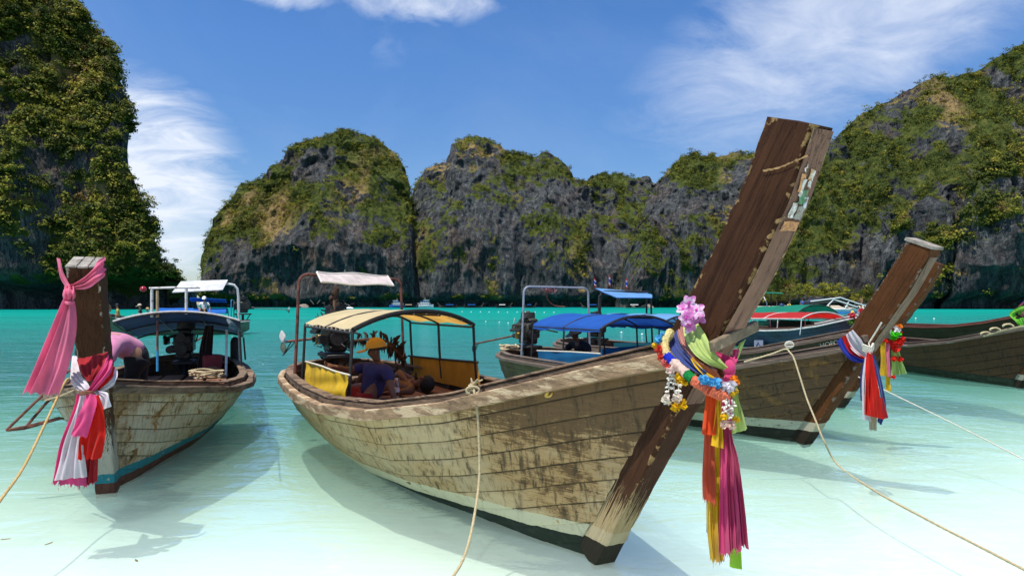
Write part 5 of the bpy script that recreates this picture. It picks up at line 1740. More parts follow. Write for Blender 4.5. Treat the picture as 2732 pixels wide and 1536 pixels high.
# cracked grey end grain on top of the prow
tpz = 2.016
a_ = (np.interp(1.93, ST_Z, ST_A) + .02) * BL.st
M_ENDG = simple('grey_end_grain', (.36, .33, .28), .9, .5, 14, .8, col2=(.07, .06, .05), thr=.61)
zt_ = 1.93
a2_ = (np.interp(zt_ + .03, ST_Z, ST_A) + .02) * BL.st
t_ = Vector((a2_ - a_, 0, .03)).normalized(); nb_ = Vector((-t_.z, 0, t_.x))
P0_ = Vector((BL.L + a_, 0, zt_)) + t_ * .006
for y0, y1 in ((-.112, -.035), (-.031, .04), (.044, .112)):
    MB().beam(P0_ + nb_ * random.uniform(-.006, .004) + Vector((0, (y0 + y1) / 2, 0)), P0_ + nb_ * (.262 + random.uniform(-.004, .006)) + Vector((0, (y0 + y1) / 2, 0)), y1 - y0, .02, bev=.005).build('end_grain', M_ENDG, left)
M_BROOF = roof_cloth('dark_blue_roof_cloth', (.014, .032, .085), (.012, .04, .11), .10)
PL_ = make_canopy(left, -.1, 1.95, .90, 1.21, .15, M_BROOF, M_IRON, [(0, 1), (1, 1), (0, -1)], .60, tilt=.34)
MB().tube([PL_(1.0, -1 + 2 * j / 18) + Vector((.012, 0, .014)) for j in range(19)], .016, 8).build('roof_hem', simple('grey_canvas_hem', (.50, .49, .48), .8, .3, 20, .2), left)
# teal flap at the near corner of the roof
cloth('roof_flap', None, [(BL.at(603, 848, y=.90), BL.at(612, 850, y=.90)), (BL.at(608, 862, y=.93), BL.at(630, 868, y=.93)), (BL.at(612, 876, y=.94), BL.at(643, 884, y=.94))], cloth_mat('teal_canvas', (.03, .22, .26), .3), pleats=2, amp=.008, parent=left, seed=31)
MB().tube([BL.at(x, y, x=.75) for x, y in ((640, 965), (638, 880), (636, 790), (633, 770), (624, 760), (606, 757), (590, 757))], .022, 8).build('stern_arch', M_WHITEPIPE, left)
rows = [[BL.at(483 + 125 * k / 4, 750 - 4 * k / 4, x=.75) for k in range(5)], [BL.at(472 + 129 * k / 4, 764 - 5 * k / 4, x=.95) for k in range(5)], [BL.at(459 + 135 * k / 4, 779 - 7 * k / 4, x=1.15) for k in range(5)]]
MB().grid(rows).grid([[p - Vector((0, 0, .012)) for p in reversed(r)] for r in rows]).build('awning', cloth_mat('white_canvas', (.78, .78, .80), .25), left)
# mast frame on the roof with a boom
for k, (x0, y0, x1, y1) in enumerate([(405, 846, 405, 770), (420, 846, 420, 775), (497, 838, 497, 770)]):
    MB().tube([BL.at(x0, y0, x=1.9), BL.at(x1, y1, x=1.9)], .022, 8).build('roof_mast', [M_WHITEPIPE, simple('tan_pipe', (.42, .31, .17), .6), M_WHITEPIPE][k], left)
MB().tube([BL.at(398, 769, x=1.9), BL.at(470, 767, x=1.9), BL.at(534, 767, x=1.9)], .018, 8).build('roof_boom', M_WHITEPIPE, left)
MB().ball(BL.at(382, 771, x=1.9), (.055, .05, .045), 12, 9).build('red_lamp', simple('red_lamp_glass', (.35, .01, .02), .2, .2, 10, 0, spec=.6), left)
for i, (y0, wd) in enumerate([(-.5, .3), (-.15, .3), (.2, .3), (.55, .3)]):
    MB().box((2.7, y0, .42 + .006 * (i % 2)), (3.6, wd, .03), bev=.005).build('deck_plank', M_FLOOR, left)
MB().box((.55, .35, .62), (.5, .7, .03), bev=.005).build('stern_seat', M_COAM, left)
MB().tube([BL.at(420, 855, x=1.9), BL.at(420, 935, x=1.95)], .017, 8).build('roof_post', M_RUST, left)
MB().tube([BL.at(420, 935, x=1.95), BL.at(420, 990, x=2.0)], .019, 8).build('roof_post', M_BLUEPIPE, left)
MB().tube([BL.at(605, 880, x=1.2), BL.at(603, 1003, x=1.6)], .02, 8).build('roof_post', M_WHITEPIPE, left)

# engine, fender, cloth
eb = BL.world((.55, -.05, .62))
tl = Vector((-.3, 1, .05))
en = make_engine(BL, 'longtail_engine', 'black engine with yellow filter under the blue roof of the grey white boat', .55, -.05, .66, 1.05, tl, 2.6, 'boat engines')
cl_ = cloth('engine_drape', 'dark brown cloth hanging over the engine of the grey white boat', [(BL.wat(548, 868, x=.95), BL.wat(570, 868, x=.95)), (BL.wat(535, 915, x=.98), BL.wat(568, 915, x=.98)), (BL.wat(528, 960, x=1.0), BL.wat(566, 960, x=1.0)), (BL.wat(520, 1000, x=1.02), BL.wat(568, 1000, x=1.02))], cloth_mat('dark_brown_cloth', (.030, .014, .012), .1), cat='cloth', pleats=3, amp=.02, seed=33)
fd = BL.world((.62, .78, .62))
mb = MB().lathe([(.03, 0), (.07, .03), (.08, .08), (.08, .36), (.06, .42), (.025, .45)], n=14)
o = mb.build('boat_fender', simple('black_rubber', (.02, .02, .022), .6, .3, 10, .1), origin=None)
o.location = fd
tag(o, 'black rubber fender standing at the stern corner of the grey white boat', 'fender')
mb = MB().box((0, 0, .17), (.36, .30, .34), bev=.02)
o = mb.build('red_box', simple('faded_red_plastic', (.26, .035, .04), .6, .3, 8, .1)); o.location = BL.world((1.0, .42, .44)); o.rotation_euler = (0, 0, BL.rz + .2)
tag(o, 'faded red plastic box in the stern of the grey white boat', 'box')
coil('rope_coil', 'pale rope lying in loose loops inside the grey white boat', BL.world((2.2, .45, .46)), .30, 4, .014, M_ROPE, .5, 8)
coil('rope_coil', 'brown rope heap beside the red box in the grey white boat', BL.world((1.5, .45, .46)), .15, 5, .016, simple('brown_rope', (.25, .15, .07), .9, .4, 50, .5), .7, 9)

# boarding ladder hooked on the far rail
lad = empty('boarding_ladder', W(88, 1075, 6.9))
tag(lad, 'rusty iron boarding ladder hooked over the rail of the grey white boat', 'ladder')
def seg(nm, pts, r=.014):
    MB().tube([W(*p) - lad.location for p in pts], r, 7).build(nm, M_RUST, lad)
seg('ladder_rail', [(196, 985, 7.0), (178, 992, 7.0), (150, 1020, 6.95), (88, 1078, 6.85), (17, 1147, 6.75)])
seg('ladder_rail', [(215, 1000, 7.1), (190, 1012, 7.1), (118, 1080, 6.95), (66, 1142, 6.80)])
seg('ladder_step', [(17, 1148, 6.75), (66, 1143, 6.8), (165, 1115, 6.95), (178, 1120, 7.0)], .012)
seg('ladder_step', [(24, 1145, 6.74), (70, 1136, 6.79), (160, 1113, 6.92)], .010)

rope('mooring_rope', 'thick yellowish rope running from the grey white bow down to the left edge', [BL.wat(240, 1015, y=-.2), W(188, 1010, 5.75), W(172, 1022, 5.65), W(144, 1080, 5.45), W(116, 1139, 5.2), W(62, 1247, 4.75), W(0, 1335, 4.4), W(-60, 1420, 4.1)], .0095, simple('yellow_rope', (.58, .40, .16), .9, .3, 60, .6), 150)
rope('mooring_rope', 'thin pale rope along the outside of the grey white bow', [BL.wat(240, 1030, y=-.2), W(200, 1040, 5.62), W(160, 1056, 5.8), W(120, 1068, 6.1)], .007, M_ROPE, 50)

# ---------------------------------------------------------------- scarves of the left boat
def sl(name, label, pix, mat, **k):
    return cloth(name, label, quad_rows(BL, pix), CL[mat], **k)


pk = empty('scarf_knot', W(184, 785, 5.06))
tag(pk, 'big pink scarf tied around the top of the grey white boat prow', 'scarf')
def pkc(pix, mat, **k):
    cloth(k.pop('nm', 'scarf_band'), None, [(a - pk.location, b - pk.location) for a, b in quad_rows(BL, pix)], CL[mat], parent=pk, **k)
pkc([((152, 688), (158, 690), 'D', (5.14, 5.10)), ((156, 720), (166, 722), 'D', 5.07), ((164, 748), (180, 752), 'D', 5.05), ((174, 768), (192, 764), 'D', 5.04)], 'palepink', pleats=1.5, amp=.008, seed=41)
pkc([((280, 684), (278, 738), 'D', (5.16, 5.12)), ((262, 698), (256, 757), 'D', 5.07), ((235, 728), (228, 771), 'D', 5.05), ((205, 752), (204, 772), 'D', 5.04), ((182, 762), (180, 772), 'D', 5.04)], 'palepink', pleats=2.5, amp=.012, seed=42)
pkc([((170, 764), (198, 764), 'D', 5.03), ((170, 785), (198, 785), 'D', 4.98), ((176, 802), (194, 802), 'D', 5.02), ((170, 812), (196, 812), 'D', 5.0), ((132, 900), (198, 880), 'D', 4.98), ((96, 985), (178, 975), 'D', 4.96), ((67, 1046), (150, 1053), 'D', 4.95)], 'palepink', nm='scarf_tail', pleats=3, amp=.024, seed=43, nc=40, nr=44, fray=.015)
mb = MB(); mb.ball(W(184, 786, 5.03) - pk.location, (.042, .04, .058), 14, 10, .05); mb.tube([W(172, 806, 5.01) - pk.location, W(184, 809, 4.97) - pk.location, W(197, 806, 5.01) - pk.location], .012, 6)
mb.build('knot', CL['palepink'], pk)

D2 = 5.02
sl('scarf', 'white scarf loop around the left of the grey white boat stem', [((190, 950), (206, 950), 'D', (D2 + .3, D2 + .25)), ((187, 1005), (212, 996), 'D', (D2 + .1, D2 + .06)), ((199, 1034), (234, 1020), 'D', D2), ((222, 1046), (240, 1038), 'D', D2 - .04)], 'white', pleats=2, amp=.012, seed=44)
sl('scarf', 'hot pink scarf crossing to the right around the grey white boat stem', [((286, 946), (300, 962), 'D', D2 + .18), ((270, 982), (296, 990), 'D', D2 + .05), ((244, 1022), (262, 1032), 'D', D2 - .02), ((230, 1042), (246, 1048), 'D', D2 - .04)], 'pink', pleats=2.5, amp=.012, seed=45)
sl('scarf', 'red scarf folded under the hot pink one at the grey white stem', [((296, 968), (306, 982), 'D', D2 + .17), ((284, 996), (298, 1008), 'D', D2 + .06), ((254, 1034), (264, 1042), 'D', D2)], 'red', pleats=1.5, amp=.008, seed=46)
sl('scarf', 'outer white scarf loop on the right of the grey white boat stem', [((303, 974), (313, 992), 'D', D2 + .2), ((298, 1004), (308, 1022), 'D', D2 + .08), ((262, 1038), (270, 1046), 'D', D2 + .01), ((240, 1044), (244, 1050), 'D', D2 - .03)], 'white', pleats=1.5, amp=.01, seed=47)
sl('scarf', 'dark rose scarf strip tight round the neck of the grey white boat prow', [((204, 958), (288, 938), 'D', (D2 + .16, D2 + .2)), ((214, 990), (280, 972), 'D', (D2 + .06, D2 + .1)), ((232, 1018), (252, 1012), 'D', D2 + .02)], 'dred', pleats=3, amp=.006, seed=48)
mb = MB()
for k in range(3):
    mb.tube([W(214, 1046 + 3 * k, D2 - .05), W(232, 1044 + 3 * k, D2 - .10), W(250, 1046 + 3 * k, D2 - .05)], .008, 6)
o = mb.build('tie_cord', M_ROPER, origin=tuple(W(232, 1046, D2 - .08)), ang=3)
tag(o, 'brown cord binding the scarves on the grey white boat stem', 'cord')
sl('scarf', 'short white scarf end sticking out right below the brown cord', [((254, 1046), (264, 1042), 'D', D2 - .02), ((264, 1068), (288, 1050), 'D', D2 - .04), ((269, 1094), (297, 1084), 'D', D2 - .04)], 'white', pleats=2, amp=.012, seed=49)
sl('scarf', 'hot pink folded scarf tail hanging in front on the grey white stem', [((230, 1048), (252, 1052), 'D', D2 - .09), ((216, 1090), (256, 1076), 'D', D2 - .12), ((202, 1125), (244, 1122), 'D', D2 - .12), ((186, 1159), (229, 1166), 'D', D2 - .12)], 'pink', pleats=1.5, amp=.014, seed=50, fray=.008)
sl('scarf', 'broad red scarf tail hanging right of the hot pink one', [((246, 1060), (262, 1052), 'D', D2 - .05), ((240, 1112), (271, 1092), 'D', D2 - .07), ((214, 1168), (281, 1156), 'D', D2 - .07), ((211, 1224), (266, 1222), 'D', D2 - .07)], 'red', pleats=1.5, amp=.014, seed=51, fray=.008)
sl('scarf', 'long pale white scarf tail reaching down toward the water at the grey white stem', [((212, 1050), (232, 1050), 'D', D2 - .04), ((198, 1104), (226, 1110), 'D', D2 - .05), ((166, 1190), (226, 1190), 'D', D2 - .05), ((144, 1280), (230, 1272), 'D', D2 - .05)], 'white', pleats=2, amp=.02, seed=52)
sl('scarf', 'long pink scarf whose frayed hem shows below the pale white tail', [((206, 1050), (228, 1050), 'D', D2 - .01), ((192, 1104), (222, 1110), 'D', D2 - .02), ((157, 1195), (228, 1195), 'D', D2 - .025), ((138, 1290), (229, 1298), 'D', D2 - .02)], 'pink', pleats=2, amp=.014, seed=53, fray=.02)
sl('scarf', 'dark red scarf end hanging lowest beside the pale white tail', [((236, 1060), (260, 1056), 'D', D2), ((232, 1170), (264, 1170), 'D', D2), ((227, 1296), (259, 1284), 'D', D2)], 'dred', pleats=2, amp=.012, seed=54, fray=.01)

# ================================================================ second boat (behind, blue roof)
BR = Boat((3.507, 7.924), .479, 7.1, 1.04, z_prof=PZ * .945 - np.array([.15, .12, .09, .05, .02, 0, 0, 0, 0, 0, 0, 0]))
right = empty('longtail_boat', BR.o, BR.rz)
tag(right, 'dark grey brown longtail boat with royal blue roof, just behind the cream boat', 'boat')
HM_R = hull_mat('dark_weathered_planks', (0.24, 0.158, 0.10), (0.12, 0.068, 0.038), wear=0.52, stain=(0.028, 0.022, 0.016), band=(0.17, 0.035, 0.11, (0.50, 0.47, 0.36)), bottom=(0.020, 0.020, 0.015), blotch=(0.04, 0.028, 0.018), Lb=7.1, fade=.2, stainlo=.50)
SM_R = timber_mat('varnished_brown_timber', (0.095, 0.036, 0.012), (0.24, 0.19, 0.15), 0.0, band=(0.17, 0.28, (0.42, 0.38, 0.28)), bottom=(0.026, 0.018, 0.012))
build_hull(BR, right, (HM_R, SM_R, M_INNER, M_RAILD, M_RAILD), 8, True, 52, tip=2.21, wstem=(.075, .085), rail=(0.06, 0.03, -0.045, 0.014))
# bare grey block at the very tip and pale front face
for nm, z0, z1, mm, ex in (('prow_cap', 2.196, 2.224, simple('grey_bare_wood', (.30, .27, .23), .85, .4, 10, .4, col2=(.1, .085, .07), thr=.6), .010),):
    mb = MB(); rows = []
    for z in np.linspace(z0, z1, 5):
        a = (np.interp(z, ST_Z, ST_A) + 0.02)
        a2 = np.interp(z + .03, ST_Z, ST_A) + .02
        t = Vector((a2 - a, 0, .03)).normalized(); nb = Vector((-t.z, 0, t.x)); hw = .093
        P0 = Vector((BR.L + a, 0, z)) - nb * ex
        rows.append([P0 + Vector((0, -hw, 0)), P0 + Vector((0, hw, 0)), P0 + nb * (.28 + 2 * ex) + Vector((0, hw, 0)), P0 + nb * (.28 + 2 * ex) + Vector((0, -hw, 0))])
    mb.grid(rows, cv=True); mb.poly(rows[-1]); mb.build(nm, mm, right)
rows = []; att = []
for z in np.linspace(1.15, 2.12, 20):
    a = np.interp(z, ST_Z, ST_A) + .026
    rows.append([(BR.L + a, -.066, z), (BR.L + a + .003, 0, z), (BR.L + a, .066, z)]); att += [.8, 0, .8]
mb = MB().grid(rows); mb.attr = att; mb.build('prow_face', timber_mat('grey_front_timber', (.20, .14, .10), (.34, .27, .2), .3), right)
M_BLUE1 = roof_cloth('royal_blue_roof_cloth', (.020, .10, .40), (.02, .10, .45), .3)
make_canopy(right, 1.85, 3.95, .87, 1.28, .19, M_BLUE1, M_IRON, [(0, -1), (.5, -1), (1, -1), (0, 1), (.5, 1), (1, 1)], .60, skew=.3, drop=.07)
make_arch(right, 1.40, .83, .64, 1.99, M_GALV, .021, skew=.33)
M_PANB = roof_cloth('blue_side_sheet', (.02, .16, .34), (.02, .2, .42), .35)
rows = [(BR.at(1434, 936, y=-.94), BR.at(1600, 944, y=-.94)), (BR.at(1435, 955, y=-.95), BR.at(1600, 962, y=-.95)), (BR.at(1437, 980, y=-.96), BR.at(1600, 985, y=-.96))]
cloth('side_panel', None, rows, M_PANB, pleats=2, amp=.006, parent=right, seed=61)
MB().tube([BR.at(1433, 935, y=-.93), BR.at(1520, 938, y=-.93), BR.at(1602, 943, y=-.93)], .012, 6).build('panel_cord', M_ROPEW, right)
rows = [(BR.at(1600, 930, y=.9), BR.at(1760, 918, y=.9)), (BR.at(1602, 950, y=.9), BR.at(1764, 936, y=.9)), (BR.at(1604, 975, y=.9), BR.at(1768, 960, y=.9))]
cloth('side_panel', None, rows, M_PANB, pleats=2, amp=.006, parent=right, seed=62)
for i, y0 in enumerate((-.55, -.2, .15, .5)):
    MB().box((3.4, y0, .44 + .005 * (i % 2)), (4.2, .32, .03), bev=.005).build('deck_plank', M_FLOOR, right)
eb = BR.world((.2, 0, .95))
tl = W(1310, 921, 15.0) - eb
make_engine(BR, 'longtail_engine', 'tall greasy engine with raised propeller behind the grey steel arch', .2, 0, .80, 1.05, tl, 1.75, 'boat engines', tone=simple('grimy_engine', (.045, .042, .035), .6, .5, 12, .5, .3))
# scarf knotted on the arch
cloth('scarf', 'faded pink and white scarf wound on top of the grey steel arch', [(BR.wat(1450, 766, x=1.35), BR.wat(1480, 765, x=1.35)), (BR.wat(1446, 772, x=1.33), BR.wat(1484, 772, x=1.33)), (BR.wat(1462, 780, x=1.33), BR.wat(1480, 780, x=1.33))], cloth_mat('faded_pink_cloth', (.62, .36, .38), .3), pleats=3, amp=.02, seed=63)
rope('hanging_rope', 'dark rope sagging from the scarf on the grey steel arch', [BR.wat(1456, 775, x=1.35), BR.wat(1462, 800, x=1.3), BR.wat(1480, 815, x=1.2), BR.wat(1507, 818, x=.9)], .012, M_ROPER, 40)
coil('rope_coil', 'pale rope looped around the stern rail of the blue roofed boat', BR.world((.45, -.55, .70)), .22, 3, .018, M_ROPE, .5, 15)
# thai-colour scarves on the second prow
SR = lambda n, l, p, m, **k: cloth(n, l, quad_rows(BR, p), CL[m], **k)
y_ = -.17
SR('scarf', 'white scarf wrapped on the second brown prow above red and blue', [((2255, 893), (2276, 879), 'y', -.20), ((2270, 926), (2298, 908), 'y', -.17), ((2296, 948), (2310, 934), 'y', -.13), ((2312, 956), (2318, 948), 'y', -.10)], 'white', pleats=1.5, amp=.010, seed=64)
SR('scarf', 'red scarf stripe between white and blue on the second brown prow', [((2245, 900), (2257, 892), 'y', -.21), ((2262, 936), (2272, 925), 'y', -.18), ((2290, 954), (2298, 947), 'y', -.14), ((2310, 962), (2314, 955), 'y', -.11)], 'red', pleats=1, amp=.008, seed=65)
SR('scarf', 'royal blue scarf wrapped lowest on the second brown prow', [((2232, 910), (2246, 899), 'y', -.22), ((2250, 942), (2264, 934), 'y', -.19), ((2278, 964), (2292, 952), 'y', -.15), ((2306, 970), (2314, 960), 'y', -.11)], 'blue', pleats=1.5, amp=.01, seed=66)
DR_ = 7.0
SR('scarf', 'broad red scarf tail hanging from the second brown prow', [((2313, 940), (2324, 938), 'D', DR_ - .06), ((2306, 1020), (2343, 1018), 'D', DR_ - .07), ((2306, 1106), (2357, 1118), 'D', DR_ - .07)], 'red', pleats=2.5, amp=.02, seed=67)
SR('scarf', 'narrow white scarf tail left of the red one on the second prow', [((2309, 950), (2316, 950), 'D', DR_ - .02), ((2301, 1020), (2310, 1020), 'D', DR_ - .02), ((2303, 1118), (2326, 1124), 'D', DR_ - .02)], 'white', pleats=1.5, amp=.012, seed=68)
SR('scarf', 'navy scarf edge at the far left of the second prow tails', [((2308, 952), (2312, 952), 'D', DR_), ((2295, 1000), (2303, 1000), 'D', DR_), ((2295, 1068), (2302, 1070), 'D', DR_)], 'navy', pleats=1, amp=.008, seed=69)
SR('scarf', 'navy scarf tail right of the red one on the second prow', [((2325, 945), (2332, 945), 'D', DR_ - .03), ((2338, 1000), (2348, 995), 'D', DR_ - .03), ((2350, 1070), (2364, 1086), 'D', DR_ - .03), ((2341, 1125), (2352, 1134), 'D', DR_ - .02)], 'navy', pleats=1.5, amp=.012, seed=70)
SR('scarf', 'dark red scarf corner beside the navy tail on the second prow', [((2345, 1060), (2356, 1060), 'D', DR_ - .04), ((2352, 1118), (2369, 1114), 'D', DR_ - .04)], 'dred', pleats=1, amp=.008, seed=71)
SR('scarf', 'cream scarf end hanging lowest on the second prow', [((2318, 1060), (2338, 1060), 'D', DR_), ((2321, 1146), (2339, 1149), 'D', DR_)], 'cream', pleats=1, amp=.008, seed=72)
mb = MB()
kk = W(2317, 932, 6.98)
for k in range(4):
    mb.tube([kk + Vector((-.05, .02, .05 - .02 * k)), kk + Vector((0, -.05, .02 - .02 * k)), kk + Vector((.06, .02, .06 - .015 * k))], .012, 6)
mb.tube([W(2322, 930, 6.98), W(2318, 915, 7.05), W(2340, 880, 6.95), W(2352, 860, 6.9)], .009, 6)
o = mb.build('rope_lashing', M_ROPEW, origin=tuple(kk), ang=3)
tag(o, 'pale rope lashing round the second brown prow above the red tail', 'rope')
MB().beam(BR.at(2300, 905, y=-.12), BR.at(2372, 890, y=.16), .05, .08, bev=.006).build('cross_board', M_RAILD, right)
# mooring rope from its bow to the beach
zr = .012
on_w = lambda x, y, z=zr: W(x, y, (CAMH - z) * FPX / (y - HY))
rope('mooring_rope', 'thick pale rope from the second boat bow sagging into the shallows toward the lower right', [W(1985, 965, 7.5), W(2055, 945, 7.5), W(2095, 931, 7.48), W(2107, 940, 7.40), W(2118, 956, 7.35), W(2136, 1011, 7.25), W(2153, 1064, 7.15), W(2178, 1126, 7.0), W(2198, 1175, 6.9), on_w(2235, 1239), on_w(2330, 1306), on_w(2470, 1383), on_w(2600, 1450), on_w(2732, 1518), on_w(2850, 1580)], .0095, M_ROPE, 220)
mb = MB(); kk = W(2108, 920, 7.5)
for k in range(5):
    a0 = random.uniform(0, 6.28)
    mb.tube([kk + Vector((.05 * math.cos(a), .02, .03 * math.sin(a) * (.5 + .2 * k))) for a in np.linspace(a0, a0 + 4.5, 12)], .007, 5)
o = mb.build('rope_knot', M_ROPEW, origin=tuple(kk), ang=3)
tag(o, 'white rope knot on the near rail of the blue roofed boat bow', 'rope knot')

# ================================================================ third boat
BT = Boat((5.32, 10.75), .55, 7.4, 1.0, z_prof=PZ - np.array([.10, .08, .06, .04, .02, 0, 0, 0, 0, 0, 0, 0]))
third = empty('longtail_boat', BT.o, BT.rz)
tag(third, 'third longtail boat, dark hull with painted letters, half hidden behind the second one', 'boat')
HM_T = hull_mat('olive_grey_planks', (0.19, 0.145, 0.10), (0.07, 0.055, 0.035), wear=0.45, stain=(0.03, 0.024, 0.016), band=(0.22, 0.03, 0.10, (0.46, 0.44, 0.34)), bottom=(0.018, 0.026, 0.022), Lb=7.4, fade=.2)
build_hull(BT, third, (HM_T, SM_R, M_INNER, M_RAILD, M_RAILD), 7, False, 44, tip=2.22, rail=(0.055, 0.03, -0.045, 0.014))
fc = bpy.data.curves.new('lettering', 'FONT'); fc.body = 'HOFO'; fc.size = .17; fc.extrude = .004
fo_ = bpy.data.objects.new('lettering', fc); COL.objects.link(fo_)
bpy.context.view_layer.update()
lm = bpy.data.meshes.new_from_object(fo_.evaluated_get(bpy.context.evaluated_depsgraph_get()))
bpy.data.objects.remove(fo_)
p1_, D1_ = hull_hit(BT, 2187, 916, -1, .03); p2_, D2_ = hull_hit(BT, 2234, 906, -1, .03)
lo = bpy.data.objects.new('lettering', lm); lm.materials.append(simple('cream_letter_paint', (.62, .56, .40), .7, .3, 30, .1))
put(lo, third)
if p1_ is not None and p2_ is not None:
    ux = (p2_ - p1_).normalized(); uz = (Vector((0, 0, 1)) - ux * ux.z).normalized(); un = ux.cross(uz)
    wl = max(v.co.x for v in lm.vertices)
    k = (p2_ - p1_).length / wl * 1.05
    lo.matrix_local = Matrix.Translation(p1_ - uz * .07 + un * .02) @ Matrix((ux, uz, un)).transposed().to_4x4() @ Matrix.Diagonal((k, k * 1.0, 1, 1))
M_PALEB = roof_cloth('pale_blue_roof_cloth', (.16, .36, .66), (.10, .30, .60), .35)
make_canopy(third, 1.9, 4.15, .86, 1.26, .18, M_PALEB, M_IRON, [(0, -1), (1, -1), (0, 1), (1, 1)], .62, drop=.05)
make_arch(third, 2.2, .75, .68, 1.95, M_IRON, .022, skew=.0)
rows = [[BT.at(1588 + 140 * k / 4, 768 + 12 * k / 4, x=2.05) for k in range(5)], [BT.at(1612 + 128 * k / 4, 780 + 6 * k / 4, x=2.3) for k in range(5)], [BT.at(1645 + 95 * k / 4, 793 + 1 * k / 4, x=2.6) for k in range(5)]]
MB().grid(rows).grid([[p - Vector((0, 0, .015)) for p in reversed(r)] for r in rows]).build('awning', M_PALEB, third)
MB().tube([BT.at(1597, 845, x=2.2), BT.at(1598, 790, x=2.2), BT.at(1612, 781, x=2.2), BT.at(1640, 782, x=2.2)], .024, 7).build('awning_post', M_IRON, third)
MB().tube([BT.at(1725, 845, x=2.2), BT.at(1725, 792, x=2.2)], .022, 7).build('awning_post', M_IRON, third)
M_PANT = roof_cloth('teal_side_sheet', (.02, .15, .20), (.02, .2, .25), .3)
cloth('side_panel', None, [(BT.at(1637, 914, y=-.9), BT.at(1745, 914, y=-.9)), (BT.at(1638, 950, y=-.9), BT.at(1748, 945, y=-.9))], M_PANT, pleats=2, amp=.006, parent=third, seed=81)
FLG = ['leftmost small flag above the pale blue awning', 'middle small flag, highest above the pale blue awning', 'rightmost small flag on the front edge of the pale blue awning']
for k, (x, y0, y1) in enumerate([(1583, 768, 740), (1622, 770, 731), (1668, 775, 741)]):
    p0, p1 = BT.wat(x, y0, x=2.2), BT.wat(x, y1, x=2.2)
    r0 = empty('flag', p0); tag(r0, FLG[k], 'flag', 'small flags on the awning')
    MB().tube([Vector(), p1 - p0], .006, 5).build('flag_pole', M_IRON, r0)
    hgt = (p1 - p0).length
    cs = [('red', .0, .17), ('white', .17, .34), ('blue', .34, .66), ('white', .66, .83), ('red', .83, 1.0)]
    for cn, a, b in cs:
        rows = []
        for i in range(5):
            w_ = .02 + .075 * i / 4
            off = Vector((w_ * .55 + .012 * math.sin(i * 2 + k), .02 * math.sin(i * 1.7 + k), 0))
            rows.append([(p1 - p0) * (1 - .0) + off * 1.0 + Vector((0, 0, -hgt * .75 * (1 - (1 - a) * 1.0) - .05 * i / 4)), (p1 - p0) + off + Vector((0, 0, -hgt * .75 * b - .05 * i / 4))])
        MB().grid(rows).build('flag_stripe', CL[cn], r0)
make_engine(BT, 'longtail_engine', 'dark engine at the stern under the pale blue awning', 1.1, 0, .85, .95, Vector((-.8, .5, .03)), 2.2, 'boat engines')
# garlands on the third prow
g3 = empty('flower_garland', W(2380, 890, 9.85))
tag(g3, 'bright orange, white, green and red paper garland on the third prow', 'garland')
for k, (cn, cc_, x, y, r_) in enumerate([('orange', (.85, .25, .02), 2356, 874, .05), ('orange', (.85, .25, .02), 2398, 872, .05), ('white', (.76, .72, .76), 2366, 880, .062), ('white', (.76, .72, .76), 2392, 879, .055), ('limeg', (.10, .72, .03), 2380, 892, .065), ('limeg', (.10, .72, .03), 2392, 892, .06), ('limeg', (.10, .72, .03), 2386, 903, .055), ('scarlet', (.75, .03, .02), 2354, 888, .055), ('scarlet', (.75, .03, .02), 2382, 915, .062), ('scarlet', (.75, .03, .02), 2396, 914, .062), ('scarlet', (.75, .03, .02), 2390, 930, .06), ('scarlet', (.75, .03, .02), 2408, 905, .045), ('scarlet', (.75, .03, .02), 2352, 907, .04), ('scarlet', (.75, .03, .02), 2364, 908, .04), ('scarlet', (.75, .03, .02), 2402, 886, .03), ('scarlet', (.75, .03, .02), 2386, 957, .045), ('scarlet', (.75, .03, .02), 2402, 957, .045), ('scarlet', (.75, .03, .02), 2382, 1005, .035)]):
    m_ = MB(); ruffle(m_, W(x, y, 9.75) - g3.location, r_, 16, 200 + k)
    m_.build('flower', FC(cn, cc_), g3, ang=1.0)
ST_ = lambda l, p, m, **k: cloth('garland_strip', l, quad_rows(BT, p), CL[m], cat='ribbon', **k)
ST_('gold tasselled ribbon hanging left below the third prow garland', [((2350, 912), (2362, 912), 'D', 9.74), ((2352, 960), (2364, 960), 'D', 9.74), ((2352, 1002), (2366, 1003), 'D', 9.74)], 'yellow', pleats=2, amp=.02, seed=82)
ST_('pink and red ribbon hanging in the middle below the third prow garland', [((2364, 915), (2374, 915), 'D', 9.76), ((2366, 960), (2376, 960), 'D', 9.76), ((2366, 1004), (2378, 1004), 'D', 9.76)], 'palepink', pleats=1, amp=.012, seed=83)
ST_('pale lime ribbon fan hanging right below the third prow garland', [((2378, 925), (2398, 935), 'D', 9.80), ((2378, 970), (2406, 965), 'D', 9.80), ((2378, 1001), (2418, 996), 'D', 9.80)], 'lime', pleats=3, amp=.02, seed=84)
ST_('yellow ribbon end hanging lowest below the third prow garland', [((2362, 1000), (2374, 1000), 'D', 9.78), ((2362, 1040), (2376, 1044), 'D', 9.78)], 'yellow', pleats=1, amp=.012, seed=85)
MB().beam(BT.at(2352, 866, y=-.2), BT.at(2400, 858, y=.2), .07, .16, bev=.01).build('cross_board', M_RAILD, third)
rope('mooring_line', 'thin white line from the third boat bow to the right edge of the picture', [W(2268, 992, 10.1), W(2300, 1010, 9.8), W(2380, 1050, 9.2), W(2500, 1108, 8.5), W(2620, 1168, 7.8), W(2760, 1240, 7.0)], .008, M_ROPEW, 60)

